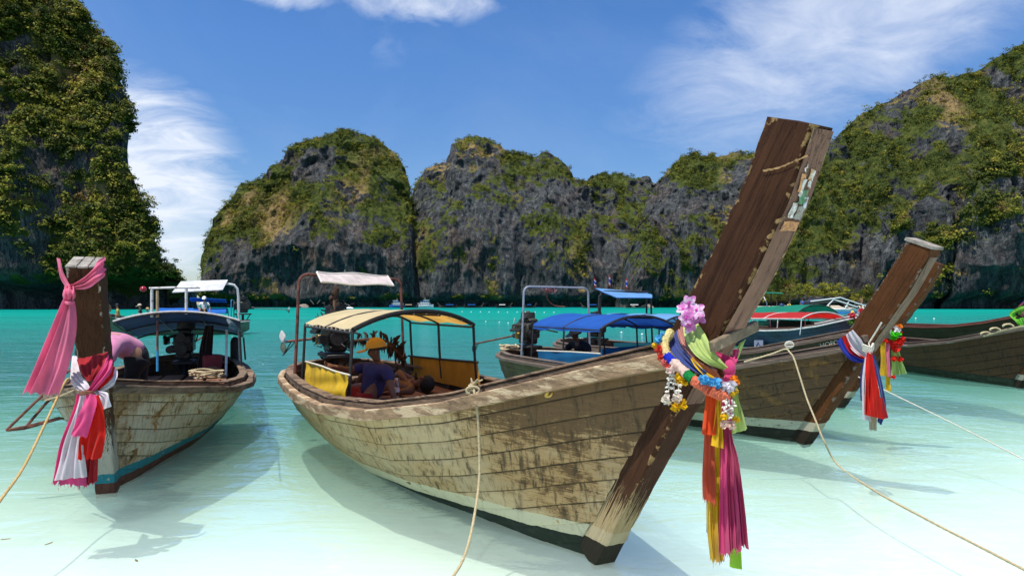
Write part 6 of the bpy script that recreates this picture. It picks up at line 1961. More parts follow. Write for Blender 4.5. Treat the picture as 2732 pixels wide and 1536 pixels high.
# ================================================================ dark boat at the right edge
BF = Boat((10.1, 13.2), -.1, 9.0, 1.0, .90)
dark = empty('longtail_boat', BF.o, BF.rz)
tag(dark, 'dark brown open longtail boat at the right edge, bow out of frame', 'boat')
HM_F = hull_mat('dark_brown_planks', (0.15, 0.068, 0.034), (0.11, 0.052, 0.028), wear=0.5, stain=(0.018, 0.013, 0.009), band=(0.16, 0.0, 0.012, (0.02, .016, .012)), bottom=(0.040, 0.042, 0.026), Lb=9.0, fade=.1)
build_hull(BF, dark, (HM_F, SM_R, simple('red_brown_inner_wood', (.10, .05, .028), .75, .4, 3, .3, stretch=(.5, 1, 5)), M_RAILD, M_RAILD), 7, True, 48, rail=(0.05, 0.03, -0.045, 0.012))
mb = MB()
for k, (x, y) in enumerate([(2630, 895), (2655, 884), (2690, 874)]):
    c = BF.wat(x, y, y=-.86)
    mb.tube([c + Vector((.10 * math.cos(a), .02 * math.sin(a), .05 * abs(math.sin(a)) + .02)) for a in np.linspace(0, 5, 12)], .016, 5)
pts = [BF.wat(x, y, y=-.84) for x, y in ((2625, 897), (2660, 886), (2700, 876), (2745, 868))]
mb.tube(catmull(pts, 24), .016, 6)
o = mb.build('rope', M_ROPE, origin=tuple(pts[0]), ang=3)
tag(o, 'pale rope lying along the near rail of the dark boat at the right edge', 'rope')
NB = [('neon', 'neon green scarf, leftmost of the bow scarves at the right edge', 2693, 2712, 836, 0), ('black', 'dark purple scarf stripe beside the leftmost neon green one', 2706, 2722, 828, 1), ('palepink', 'pink scarf stripe in the middle of the bow scarves at the right edge', 2714, 2736, 818, 2), ('navy', 'navy scarf stripe high on the bow at the right edge', 2724, 2746, 808, 3), ('neon', 'second neon green scarf stripe, highest at the right edge', 2736, 2760, 798, 4)]
for cn, lb, x0, x1, y0, k in NB:
    cloth('scarf', lb, [(W(x0 + 66, y0 - 38, 22.4), W(x1 + 66, y0 - 26, 22.4)), (W(x0 + 34, y0 - 22, 22.3), W(x1 + 36, y0 - 10, 22.3)), (W(x0, y0, 22.4), W(x1 - 4, y0 + 10, 22.4)), (W(x0 + 18, y0 + 22, 22.3), W(x1 + 14, y0 + 20, 22.3)), (W(x0 + 34, y0 + 40, 22.3), W(x1 + 26, y0 + 38, 22.3))], CL[cn], pleats=1.5, amp=.02, seed=90 + k)
cloth('scarf', 'bright green scarf tail hanging from the bow scarves at the right edge', [(W(2716, 850, 22.2), W(2730, 846, 22.2)), (W(2722, 866, 22.2), W(2738, 866, 22.2)), (W(2720, 878, 22.2), W(2744, 880, 22.2))], CL['neon'], pleats=1.5, amp=.02, seed=96)

# ================================================================ brown boat farther behind at the right edge
BG = Boat((19.0, 24.5), .10, 9.0, 1.05, 1.02)
brown = empty('longtail_boat', BG.o, BG.rz)
tag(brown, 'brown longtail boat with red rail behind the dark boat at the right edge', 'boat')
M_REDRAIL = simple('red_brown_rail', (.16, .05, .035), .7, .3, 4, .3)
build_hull(BG, brown, (hull_mat('warm_brown_planks', (.12, .075, .042), (.08, .045, .026), wear=.5, stain=(.03, .018, .012), Lb=9.0, fade=.1), SM_R, M_INNER, M_REDRAIL, M_REDRAIL), 6, False, 40, ribs=False)

# ================================================================ red roofed and green roofed boats
BRR = Boat((11.5, 22.0), .30, 8.0, 1.0, 1.0)
redb = empty('longtail_boat', BRR.o, BRR.rz)
tag(redb, 'purple grey longtail boat under a red cloth roof with white edge', 'boat')
build_hull(BRR, redb, (hull_mat('purple_grey_planks', (.14, .14, .22), (.09, .08, .10), wear=.3, stain=(.05, .045, .06), Lb=8.0), SM_R, M_INNER, M_WHITEPIPE, M_RAILD), 6, False, 36, tip=2.2)
M_REDROOF = roof_cloth('red_roof_cloth', (.50, .035, .035), (.75, .02, .015), .4)
PR_ = make_canopy(redb, 2.3, 6.35, .95, 1.13, .22, M_REDROOF, M_WHITEPIPE, [(0, -1), (.35, -1), (.7, -1), (1, -1), (0, 1), (.5, 1), (1, 1)], .6, tilt=.06)
MB().tube([PR_(1.0, -1 + 2 * j / 18) + Vector((.012, 0, .014)) for j in range(19)], .018, 6).build('roof_hem', simple('white_hem', (.66, .62, .6), .8), redb)
MB().tube([PR_(j / 10, -1) + Vector((0, -.01, .0)) for j in range(11)], .018, 6).build('roof_hem', MATS['white_hem'], redb)
cloth('side_panel', None, [(Vector((1.5, .98, .98)), Vector((4.8, .98, .98))), (Vector((1.5, 1.0, .8)), Vector((4.8, 1.0, .8))), (Vector((1.5, 1.0, .62)), Vector((4.8, 1.0, .62)))], roof_cloth('dark_green_sheet', (.012, .10, .075), (.01, .15, .10), .3), pleats=3, amp=.02, parent=redb, seed=101)
sg = [BRR.at(x, y, y=-1.12) for x, y in ((2012, 907), (2036, 907), (2036, 930), (2012, 930))]
MB().poly(sg).build('hull_sign', simple('faded_lilac_sign', (.30, .30, .40), .7), redb)
ic = [BRR.at(x, y, y=-1.125) for x, y in ((2018, 922), (2024, 912), (2030, 922))]
MB().tube(ic, .02, 5).build('house_mark', simple('dark_lilac_paint', (.13, .13, .20), .7), redb)
for k, (x, y, c_) in enumerate([(2272, 843, 'red'), (2298, 832, 'red'), (2294, 848, 'white'), (2285, 858, 'red'), (2276, 862, 'green'), (2290, 866, 'pink'), (2282, 874, 'red')]):
    pass
fl = empty('flower_bunch', W(2284, 860, 21.0))
tag(fl, 'bunch of red, white and pink paper flowers left of the second brown prow', 'flowers')
for k, (x, y, cn, cc_, r_) in enumerate([(2272, 843, 'rosered', (.62, .06, .08), .11), (2300, 832, 'rosered', (.62, .06, .08), .13), (2294, 838, 'white', (.76, .72, .76), .09), (2286, 858, 'pinkrose', (.70, .10, .22), .09), (2277, 860, 'leafy', (.10, .22, .04), .10), (2292, 854, 'pinkrose', (.70, .10, .22), .09), (2280, 868, 'white', (.76, .72, .76), .08), (2284, 876, 'rosered', (.62, .06, .08), .09), (2268, 860, 'leafy', (.10, .22, .04), .08)]):
    m_ = MB(); ruffle(m_, W(x, y, 21.0) - fl.location, r_, 18, 400 + k)
    m_.build('flower', FC(cn, cc_), fl, ang=1.0)

BGR = Boat((13.2, 25.5), .25, 8.5, 1.0, 1.0)
grn = empty('longtail_boat', BGR.o, BGR.rz)
tag(grn, 'longtail boat with a high dark green cloth roof behind the red roofed one', 'boat')
build_hull(BGR, grn, (hull_mat('green_grey_planks', (.08, .13, .12), (.06, .06, .05), wear=.3, stain=(.03, .03, .03), Lb=8.5), SM_R, M_INNER, M_WHITEPIPE, M_RAILD), 6, False, 36, tip=2.2)
M_GRNROOF = roof_cloth('green_roof_cloth', (.010, .20, .13), (.01, .22, .14), .25)
make_canopy(grn, 2.6, 6.3, 1.0, 1.25, .36, M_GRNROOF, M_IRON, [(0, -1), (.5, -1), (1, -1), (0, 1), (.5, 1), (1, 1)], .6, tilt=.10, drop=.06)
cloth('side_panel', None, [(Vector((1.5, .98, .95)), Vector((5.2, .98, .95))), (Vector((1.5, 1.0, .6)), Vector((5.2, 1.0, .6)))], MATS.get('x') or roof_cloth('bottle_green_sheet', (.012, .09, .06), (.01, .12, .08), .3), pleats=3, amp=.02, parent=grn, seed=102)
MB().tube([BGR.at(2046, 860, y=0), BGR.at(2046, 808, y=0), BGR.at(2038, 792, y=0)], .025, 7).build('awning_post', M_WHITEPIPE, grn)
MB().tube([BGR.at(2057, 870, y=.2), BGR.at(2057, 782, y=.2)], .03, 7).build('awning_post', M_IRON, grn)
rows = [[BGR.at(2040 + 12 * k, 779 + .6 * k + dy, y=yy) for k in range(5)] for yy, dy in ((.6, -.5), (.2, 0), (-.3, 2))]
MB().grid(rows).grid([[p - Vector((0, 0, .03)) for p in reversed(r)] for r in rows]).build('awning', M_GRNROOF, grn)
coil('life_ring', 'orange life ring lying under the red cloth roof', BRR.world((6.2, .3, .72)), .22, 2, .07, simple('orange_plastic', (.60, .14, .02), .6), .3, 17, 'life ring')

# ================================================================ tour boat behind the grey white boat
BB = Boat((-22.4, 36.2), -1.26, 7.6, 1.05, 1.0)
tour = empty('longtail_boat', BB.o, BB.rz)
tag(tour, 'green hulled longtail tour boat with bright blue roof beyond the grey white boat', 'boat')
build_hull(BB, tour, (hull_mat('sea_green_planks', (.20, .27, .19), (.12, .13, .09), wear=.2, stain=(.05, .06, .045), Lb=7.6), SM_LEFT, M_INNER, M_WHITEPIPE, M_RAILD), 6, False, 36, tip=2.1, wstem=(.08, .08))
M_BRB = roof_cloth('bright_blue_roof_cloth', (.02, .14, .52), (.02, .14, .5), .3)
make_canopy(tour, 1.2, 4.7, .9, 1.20, .26, M_BRB, M_BLUEPIPE, [(0, -1), (.35, -1), (.7, -1), (1, -1), (0, 1), (.5, 1), (1, 1)], .6, drop=.06)
make_arch(tour, .9, .8, .6, 1.92, M_BLUEPIPE, .03)
rows = [[BB.at(508 + 24 * k, 793 + 1.2 * k, y=.6) for k in range(5)], [BB.at(506 + 24 * k, 797 + 1.2 * k, y=0) for k in range(5)], [BB.at(510 + 24 * k, 803 + .8 * k, y=-.6) for k in range(5)]]
MB().grid(rows).grid([[p - Vector((0, 0, .03)) for p in reversed(r)] for r in rows]).build('awning', M_BRB, tour)
make_engine(BB, 'longtail_engine', 'black outboard-like engine with chrome parts at the blue roofed tour boat stern', .35, 0, 1.15, 1.5, Vector((1, .3, -.05)), 2.2, 'boat engines')

# ================================================================ white speedboat near the beach
sp = empty('speedboat', W(2200, 840, 78.0) * 1.0)
sp.location.z = 0
tag(sp, 'white speedboat with black windscreen off the small beach', 'boat')
# local x runs to the right (bow), y away
mb = MB(); rows = []
for i in range(15):
    f = i / 14
    x = -5.2 + 10.6 * f
    bw = 1.35 * (1 - max(0, (f - .55) / .45) ** 2.2) + .03
    zt = .95 + .35 * f
    rows.append([(x, -bw * .25, -.25), (x, -bw * .8, .15), (x, -bw, zt), (x, -bw * .94, zt + .05), (x, bw * .94, zt + .05), (x, bw, zt), (x, bw * .8, .15), (x, bw * .25, -.25)])
mb.grid(rows); mb.poly(rows[0])
mb.build('hull', M_WHITE, sp)
mb = MB()
mb.grid([[(-5.2 + 10.3 * i / 14, -(1.35 * (1 - max(0, (i / 14 - .55) / .45) ** 2.2) + .05), .42 + .30 * i / 14 + dz) for dz in (0, .3)] for i in range(15)]).build('hull_stripe', simple('sky_blue_stripe', (.04, .25, .60), .4), sp)
mb = MB(); prof = [(-2.6, 1.15), (-2.2, 2.0), (-1.2, 2.35), (1.2, 2.45), (3.6, 1.35)]
mb.grid([[(x, -1.15 * k, z) for x, z in prof] for k in (-1, -.8, .8, 1)])
mb.build('cabin_roof', simple('black_bimini', (.02, .02, .025), .5), sp)
mb = MB()
for s_ in (-1, 1):
    mb.grid([[(x, s_ * 1.17, z * .0 + max(1.12, z - .55)) for x, z in prof[1:]], [(x, s_ * 1.17, z - .12) for x, z in prof[1:]]])
mb.build('window_band', M_GLASSD, sp)
for a, b in (((-2.2, 2.05), (1.3, 2.5)), ((1.2, 2.5), (4.4, 1.45)), ((.4, 2.3), (3.2, 1.4)), ((-.6, 1.2), (.6, 2.4)), ((1.8, 1.25), (2.2, 2.0))):
    MB().tube([(a[0], -1.22, a[1]), (b[0], -1.22, b[1])], .06, 6).build('cabin_rail', M_WHITE, sp)
for k in range(5):
    MB().tube([(3.0 + .5 * k, -1.0 + .15 * k, 1.25), (3.0 + .5 * k, -1.0 + .15 * k, 1.75)], .025, 5).build('bow_rail_post', M_STEEL, sp)
MB().tube([(3.0, -1.0, 1.75), (5.0, -.4, 1.75)], .025, 5).build('bow_rail', M_STEEL, sp)
MB().box((-5.0, 0, 1.3), (.5, .5, 1.0), bev=.08).build('outboard_motor', simple('navy_plastic', (.015, .03, .12), .4), sp)
o = MB().ball((0, 0, 0), (.24, .24, .45), 10, 8).build('fender', simple('yellow_float', (.75, .42, .02), .5)); o.location = Vector((sp.location.x + 2.5, sp.location.y - 1.5, .55))
tag(o, 'yellow float hanging at the side of the white speedboat', 'fender')
o = MB().box((0, 0, .15), (1.6, .6, .3), bev=.08).build('deck_cushion', MATS['yellow_float']); o.location = Vector((sp.location.x - 2.9, sp.location.y - .3, 1.05))
tag(o, 'yellow cushion on the stern deck of the white speedboat', 'cushion')

# ================================================================ far ferries and boats under the middle cliff
def ferry(px, D, Ln, label, navy):
    r = empty('ferry', ((px - CX) / FPX * D, D, 0))
    tag(r, label, 'ferry', 'ferries under the far cliff')
    mb = MB(); rows = []
    for i in range(11):
        f = i / 10
        bw = Ln * .14 * (1 - max(0, (f - .5) / .5) ** 2) + .1
        x = (f - .5) * Ln * navy
        zt = Ln * .13 + Ln * .07 * f * f
        rows.append([(x, -bw * .6, -.3), (x, -bw, zt * .5), (x, -bw, zt), (x, bw, zt), (x, bw, zt * .5), (x, bw * .6, -.3)])
    mb.grid(rows); mb.poly(rows[0]); mb.poly(rows[-1]); mb.build('hull', M_FBLUE if 'blue hulled' in label else M_WHITE, r)
    z = Ln * .15
    for k, (ln, dx_) in enumerate(((.72, -.05), (.52, -.02), (.3, .08))):
        h = Ln * .10
        if k == 2: h *= .7
        MB().box((Ln * dx_ * navy, 0, z + h * .5), (Ln * ln, Ln * .2, h), bev=.1).build('deck_house', M_WHITE, r)
        nwin = int(ln * 11)
        for q in range(nwin):
            MB().box((Ln * dx_ * navy + (q - nwin / 2 + .5) * Ln * ln / nwin, -Ln * .101, z + h * .55), (Ln * ln / nwin * .66, .06, h * .42)).build('window', M_GLASSD, r)
        MB().box((Ln * dx_ * navy, 0, z + h + .08), (Ln * (ln + .06), Ln * .23, .14), bev=.04).build('deck_roof', M_FBLUE if k == 1 else M_WHITE, r)
        z += h + .15
    MB().tube([(0, 0, z), (0, 0, z + Ln * .14)], .06, 5).build('mast', M_WHITE, r)


ferry(1059, 395, 9.0, 'blue hulled white two deck ferry, left one under the far cliff', -1)
ferry(1134, 395, 10.0, 'white ferry with dark blue window bands, right one under the far cliff', 1)


def far_longtail(px, D, Ln, dirn, label, roof):
    r = empty('longtail_boat', ((px - CX) / FPX * D, D, 0))
    tag(r, label, 'boat', 'small boats under the far cliffs')
    mb = MB(); rows = []
    for i in range(17):
        f = i / 16
        x = (f - .5) * Ln * dirn
        bw = .95 * math.sin(math.pi * min(max(f, .04), .97)) ** .6
        zt = .65 + 1.3 * max(0, (f - .68) / .32) ** 2 + .2 * max(0, (.12 - f) / .12)
        rows.append([(x, -bw * .4, -.2), (x, -bw, zt), (x, -bw * .85, zt - .1), (x, bw * .85, zt - .1), (x, bw, zt), (x, bw * .4, -.2)])
    mb.grid(rows, cv=True); mb.poly(rows[0]); mb.poly(rows[-1])
    mb.build('hull', simple('far_dark_hull', (.11, .085, .07), .7, .3, 2, .1), r)
    MB().tube([((.5 * Ln - .1) * dirn, 0, 1.6), ((.5 * Ln + .7) * dirn, 0, 2.9)], [.16, .13], 6).build('prow_post', simple('far_prow', (.16, .10, .07), .7), r)
    mb = MB(); mb.grid([[((-.28 + .4 * i / 5) * Ln * dirn, y, 1.65 + .25 * (1 - (y / .9) ** 2)) for y in (-.9, -.45, 0, .45, .9)] for i in range(6)])
    mb.build('canopy', roof, r)
    for sx in (-.27, .11):
        for sy in (-.85, .85):
            MB().tube([(sx * Ln * dirn, sy, .6), (sx * Ln * dirn, sy, 1.7)], .05, 5).build('roof_post', M_IRON, r)
    mb = MB(); mb.box((-.44 * Ln * dirn, 0, 1.2), (.7, .45, .6), bev=.1); mb.tube([(-.44 * Ln * dirn, 0, 1.1), (-.72 * Ln * dirn, 0, .9)], .06, 5)
    mb.build('engine', M_ENGINE, r)


FB = M_BRB
FW = simple('far_white_roof', (.7, .7, .7), .7)
for a in ((1094, 380, 9.5, 1, 'tan far boat moored between the two ferries', simple('far_tan_roof', (.45, .38, .26), .7)), (1196, 372, 10.5, -1, 'far longtail with short blue roof, first right of the ferries', FB), (1262, 368, 10.5, 1, 'far longtail with two blue roofs, second right of the ferries', FB), (1343, 366, 8.5, 1, 'far longtail with white and blue roof, third right of the ferries', FW),
          (1414, 372, 6.0, 1, 'far blue boat seen through the grey steel arch', FB), (1577, 350, 10.0, -1, 'far longtail beside the right leg of the grey steel arch', FB), (1696, 350, 10.5, 1, 'far longtail seen under the pale blue awning', FW)):
    far_longtail(*a)

# jet ski with rider
js = empty('jet_ski', W(932, 813, 235)); js.location.z = 0
tag(js, 'white jet ski crossing the bay behind the wrapped exhaust', 'jet ski')
mb = MB(); rows = []
for i in range(9):
    f = i / 8; x = -1.4 + 2.8 * f; bw = .55 * math.sin(math.pi * min(max(f * .8 + .12, 0), 1))
    rows.append([(x, -bw * .7, -.05), (x, -bw, .45), (x, 0, .6 + .35 * math.sin(f * 3)), (x, bw, .45), (x, bw * .7, -.05)])
mb.grid(rows, cv=True); mb.poly(rows[0]); mb.poly(rows[-1]); mb.build('hull', M_WHITE, js)
MB().tube([(.5, -.4, 1.15), (.5, .4, 1.15)], .05, 6).build('handlebar', M_IRON, js)

# mooring buoys
M_BUOY = simple('white_buoy', (.78, .78, .76), .5)
BUO = [(1233, 832), (1257, 832.5), (1282, 832.5), (1305, 833), (1330, 833), (1354, 833.5), (1380, 833), (1402, 833.5), (1428, 833.5), (1452, 834), (1478, 834), (1296, 858), (1332, 860), (1356, 862), (1658, 888), (1713, 893), (2443, 850), (2492, 851)]
bm = None
for k, (x, y) in enumerate(BUO):
    D_ = CAMH * FPX / (y - HY)
    if bm is None:
        b0 = MB().ball((0, 0, .08), (.22, .22, .2), 10, 8).build('buoy', M_BUOY); bm = b0
    else:
        b0 = bm.copy(); COL.objects.link(b0)
    s_ = .3 if D_ < 75 else (.62 if D_ > 120 else .45)
    b0.scale = (s_, s_, s_)
    b0.location = ((x - CX) / FPX * D_, D_, 0)
    tag(b0, ('%s small white buoy from the left in the long line across the bay' % ['first', 'second', 'third', 'fourth', 'fifth', 'sixth', 'seventh', 'eighth', 'ninth', 'tenth', 'last'][k]) if y < 840 else ['white buoy left of the other two beyond the cream boat roof', 'white buoy between two others beyond the cream boat roof', 'white buoy right of two others beyond the cream boat roof', 'white buoy floating just under the royal blue roof, left one', 'white buoy floating just under the royal blue roof, right one', 'left white buoy right of the third prow', 'right white buoy right of the third prow'][k - 11], 'buoy', 'white mooring buoys')

# rocks in the water at the cliff feet
M_RK = simple('bare_rock', (.24, .20, .16), .95, .4, 1.0, .6)
for k, (x, D_, s_, lb) in enumerate([(808, 385, 3.6, 'pale rock showing above water below the domed island'), (1728, 360, 3.2, 'brown rock in the water under the steep grey cliff'), (1690, 365, 1.6, 'small dark rock left of the brown one under the steep grey cliff')]):
    mb = MB().ball((0, 0, 0), (s_, s_ * .7, s_ * .55), 12, 8, .16)
    o = mb.build('rock', M_RK); o.location = ((x - CX) / FPX * D_, D_, .1)
    tag(o, lb, 'rock')
# bits of drift in the shallows
M_DL = simple('drift_leaf', (.20, .12, .05), .8, .4, 20, .1)
for k, (x, y, lb) in enumerate([(15, 1440, 'tan leaf drifting in the shallows near the left edge'), (130, 1452, 'dark scrap drifting in the shallows below the grey white boat'), (364, 1497, 'green brown twig drifting in the shallows near the bottom')]):
    D_ = CAMH * FPX / (y - HY)
    mb = MB(); rows = []
    for i in range(6):
        f = i / 5
        rows.append([(-.03 + .06 * f, -.008 * math.sin(math.pi * f) - .001, .006), (-.03 + .06 * f, 0, .010), (-.03 + .06 * f, .008 * math.sin(math.pi * f) + .001, .006)])
    o = mb.grid(rows).build('leaf', M_DL); o.location = W(x, y, D_); o.location.z = .001; o.rotation_euler = (0, 0, .3 + k)
    tag(o, lb, 'leaf')

# ================================================================ people
def skin(verts, edges, rad, root=0, sub=2):
    """grow a continuous surface round a joint skeleton (Skin + Subdivision)"""
    me = bpy.data.meshes.new('skel')
    me.from_pydata([tuple(v) for v in verts], edges, [])
    ob = bpy.data.objects.new('skel', me)
    COL.objects.link(ob)
    sm = ob.modifiers.new('s', 'SKIN')
    sm.use_smooth_shade = True
    sm.branch_smoothing = 0.6
    for i, r in enumerate(rad):
        d = me.skin_vertices[0].data[i]
        d.radius = (r, r) if not isinstance(r, (tuple, list)) else r
        d.use_root = (i == root)
    ss = ob.modifiers.new('d', 'SUBSURF'); ss.levels = sub; ss.render_levels = sub
    bpy.context.view_layer.update()
    out = bpy.data.meshes.new_from_object(ob.evaluated_get(bpy.context.evaluated_depsgraph_get()))
    bpy.data.objects.remove(ob); bpy.data.meshes.remove(me)
    return out


def link_mesh(name, me, mat, parent):
    me.materials.clear(); me.materials.append(mat)
    me.shade_smooth()
    o = bpy.data.objects.new(name, me)
    return put(o, parent)


def person(label, J, face, S=1.0, skin_m=None, shirt=None, shorts=None, hair=True, hat=None, sleeves=True, legs=True, fingers=True, long_trousers=False, sub=2, group=None, hair_m=None):
    """J: world joints. pelvis chest neck head + sh/el/ha (l,r) + hip/kn/an (l,r). face: facing direction of the head"""
    base = Vector(J['pelvis'])
    root = empty('person', base)
    tag(root, label, 'person', group)
    j = {k: Vector(v) - base for k, v in J.items()}
    f = Vector(face).normalized()
    up = (j['head'] - j['neck']).normalized()
    f = (f - up * f.dot(up)).normalized()
    sd_ = up.cross(f)
    V, E, Rr, ix = [], [], [], {}

    def add(nm, p, r, to=None):
        V.append(p); Rr.append(r * S); ix[nm] = len(V) - 1
        if to is not None: E.append((ix[to], ix[nm]))
    add('pelvis', j['pelvis'], .125)
    add('spine', j['pelvis'].lerp(j['chest'], .5), .115, 'pelvis')
    add('chest', j['chest'], .125, 'spine')
    add('neck', j['neck'], .052, 'chest')
    hc = j['head']
    add('jaw', hc - up * .055 * S + f * .018 * S, .062, 'neck')
    add('face', hc + f * .004 * S, .088, 'jaw')
    add('crown', hc + up * .062 * S - f * .008 * S, .070, 'face')
    add('nose', hc + f * .098 * S - up * .018 * S, .013, 'face')
    for s_ in ('l', 'r'):
        if 'sh' + s_ in j:
            add('sh' + s_, j['sh' + s_], .062, 'chest')
            add('ua' + s_, j['sh' + s_].lerp(j['el' + s_], .5), .047, 'sh' + s_)
            add('el' + s_, j['el' + s_], .040, 'ua' + s_)
            add('fa' + s_, j['el' + s_].lerp(j['ha' + s_], .45), .038, 'el' + s_)
            add('wr' + s_, j['el' + s_].lerp(j['ha' + s_], .88), .027, 'fa' + s_)
            hd = (j['ha' + s_] - j['el' + s_]).normalized()
            pc = j['ha' + s_] + hd * .035 * S
            add('pa' + s_, pc, (.034), 'wr' + s_)
            if fingers:
                lat = hd.cross(f if abs(hd.dot(f)) < .9 else up).normalized()
                cur = hd.cross(lat)
                for q, ln in ((-1.5, .060), (-.5, .072), (.5, .068), (1.5, .054)):
                    a = pc + hd * .03 * S + lat * q * .015 * S
                    add('f%s%.1f' % (s_, q), a, .0085, 'pa' + s_)
                    add('g%s%.1f' % (s_, q), a + hd * ln * .55 * S + cur * .010 * S, .0080, 'f%s%.1f' % (s_, q))
                    add('h%s%.1f' % (s_, q), a + hd * ln * .85 * S + cur * .032 * S, .0065, 'g%s%.1f' % (s_, q))
                add('t0' + s_, pc - hd * .005 * S + lat * .034 * S, .0095, 'pa' + s_)
                add('t1' + s_, pc + hd * .03 * S + lat * .052 * S + cur * .012 * S, .008, 't0' + s_)
        if legs and 'hip' + s_ in j:
            add('hip' + s_, j['hip' + s_], .088, 'pelvis')
            add('th' + s_, j['hip' + s_].lerp(j['kn' + s_], .5), .072, 'hip' + s_)
            add('kn' + s_, j['kn' + s_], .053, 'th' + s_)
            add('ca' + s_, j['kn' + s_].lerp(j['an' + s_], .4), .050, 'kn' + s_)
            add('an' + s_, j['an' + s_], .036, 'ca' + s_)
            td = Vector((f.x, f.y, -.25)).normalized()
            add('to' + s_, j['an' + s_] + td * .15 * S - up * 0, .030, 'an' + s_)
    body = link_mesh('body', skin(V, E, Rr, 0, sub), skin_m or M_SKIN, root)
    # eyes, ears, mouth
    for q in (-1, 1):
        MB().ball(hc + f * .078 * S + sd_ * q * .031 * S + up * .004 * S, .010 * S, 7, 5).build('eye', M_HAIR, root)
        MB().ball(hc - f * .006 * S + sd_ * q * .086 * S - up * .012 * S, (.012 * S, .022 * S, .030 * S), 8, 6).build('ear', skin_m or M_SKIN, root)
    MB().tube([hc + f * .074 * S + sd_ * k * .022 * S - up * .052 * S for k in (-1, 0, 1)], .005 * S, 5).build('mouth', simple('lip_brown', (.22, .08, .06), .5), root)
    if hair:
        Rm = Matrix((f, sd_, up)).transposed()
        mb = MB(); rows = []
        for i in range(8):
            th = .12 + 1.55 * i / 7
            row = []
            for k in range(18):
                a = k * 2 * math.pi / 18
                cx_ = math.cos(a)
                t2 = th * (1.0 - .36 * max(cx_, 0))          # higher hairline at the face
                r_ = (.108 + random.uniform(0, .004)) * S
                p = Vector((r_ * 1.04 * math.sin(t2) * cx_ - .008 * S, r_ * .92 * math.sin(t2) * math.sin(a), r_ * 1.12 * math.cos(t2) + .018 * S))
                row.append(hc + Rm @ p)
            rows.append(row)
        mb.grid(rows, cv=True); mb.poly(list(reversed(rows[0])))
        mb.build('hair', hair_m or M_HAIR, root)
    if hat:
        Rm = Matrix((f, sd_, up)).transposed()
        mb = MB(); rows = []
        for i in range(7):
            th = .05 + 1.45 * i / 6
            rows.append([hc + Rm @ Vector((.122 * S * math.sin(th) * math.cos(k * .3491) - .006 * S, .110 * S * math.sin(th) * math.sin(k * .3491), .125 * S * math.cos(th) + .028 * S)) for k in range(18)])
        mb.grid(rows, cv=True); mb.poly(list(reversed(rows[0])))
        cap = mb.build('cap', hat, root)
        mb = MB()
        up_r = [[hc + Rm @ Vector(((.085 + .13 * r * math.cos(t)) * S, .098 * S * math.sin(t) * (1 - .12 * r), (.042 - .018 * r * math.cos(t) - .02 * r * abs(math.sin(t))) * S)) for t in np.linspace(-1.35, 1.35, 11)] for r in (0, .5, 1.0)]
        mb.grid(up_r); mb.grid([[p - up * .008 * S for p in reversed(r)] for r in up_r])
        mb.build('peak', hat, cap)
    if shirt:
        vs, es, rs = [], [], []
        def sv(p, r, to=None):
            vs.append(p); rs.append(r * S)
            if to is not None: es.append((to, len(vs) - 1))
            return len(vs) - 1
        a0 = sv(j['pelvis'].lerp(j['chest'], -.05), .152)
        a1 = sv(j['pelvis'].lerp(j['chest'], .5), .143, a0)
        a2 = sv(j['chest'], .152, a1)
        a3 = sv(j['chest'].lerp(j['neck'], .75), .070, a2)
        for s_ in ('l', 'r'):
            if 'sh' + s_ in j:
                b0 = sv(j['sh' + s_], .080, a2)
                if sleeves:
                    b1 = sv(j['sh' + s_].lerp(j['el' + s_], .45), .066, b0)
                    sv(j['sh' + s_].lerp(j['el' + s_], .72), .064, b1)
        link_mesh('shirt', skin(vs, es, rs, 0, sub), shirt, root)
    if shorts and legs:
        vs, es, rs = [], [], []
        vs.append(j['pelvis'].lerp(j['chest'], .30 if long_trousers else .12)); rs.append(.150 * S if long_trousers else .142 * S)
        vs.append(j['pelvis']); rs.append((.165 if long_trousers else .148) * S); es.append((0, 1))
        for s_ in ('l', 'r'):
            if 'hip' + s_ in j:
                i0 = len(vs)
                vs += [j['hip' + s_], j['hip' + s_].lerp(j['kn' + s_], .55), j['hip' + s_].lerp(j['kn' + s_], .92)]; rs += [(.122 if long_trousers else .108) * S, .092 * S, .082 * S]
                es += [(1, i0), (i0, i0 + 1), (i0 + 1, i0 + 2)]
                if long_trousers:
                    vs += [j['kn' + s_].lerp(j['an' + s_], .15), j['kn' + s_].lerp(j['an' + s_], .9)]; rs += [.076 * S, .062 * S]
                    es += [(i0 + 2, i0 + 3), (i0 + 3, i0 + 4)]
        link_mesh('trousers' if long_trousers else 'shorts', skin(vs, es, rs, 1, sub), shorts, root)
    return root


M_CAPY = simple('yellow_cap_cloth', (.50, .27, .035), .8, .15, 12, .2)
M_SHIRTB = simple('navy_shirt', (.030, .032, .115), .85, .25, 6, .3)
M_SHORTR = simple('dark_red_shorts', (.26, .020, .018), .85, .25, 6, .3)
M_PINKS = cloth_mat('pale_pink_shirt', (.66, .24, .40), .1)
M_BLACKT = simple('black_trousers', (.014, .013, .016), .85, .3, 8, .3)
M_BEIGE = simple('beige_cap_cloth', (.34, .25, .17), .85, .2, 10, .2)

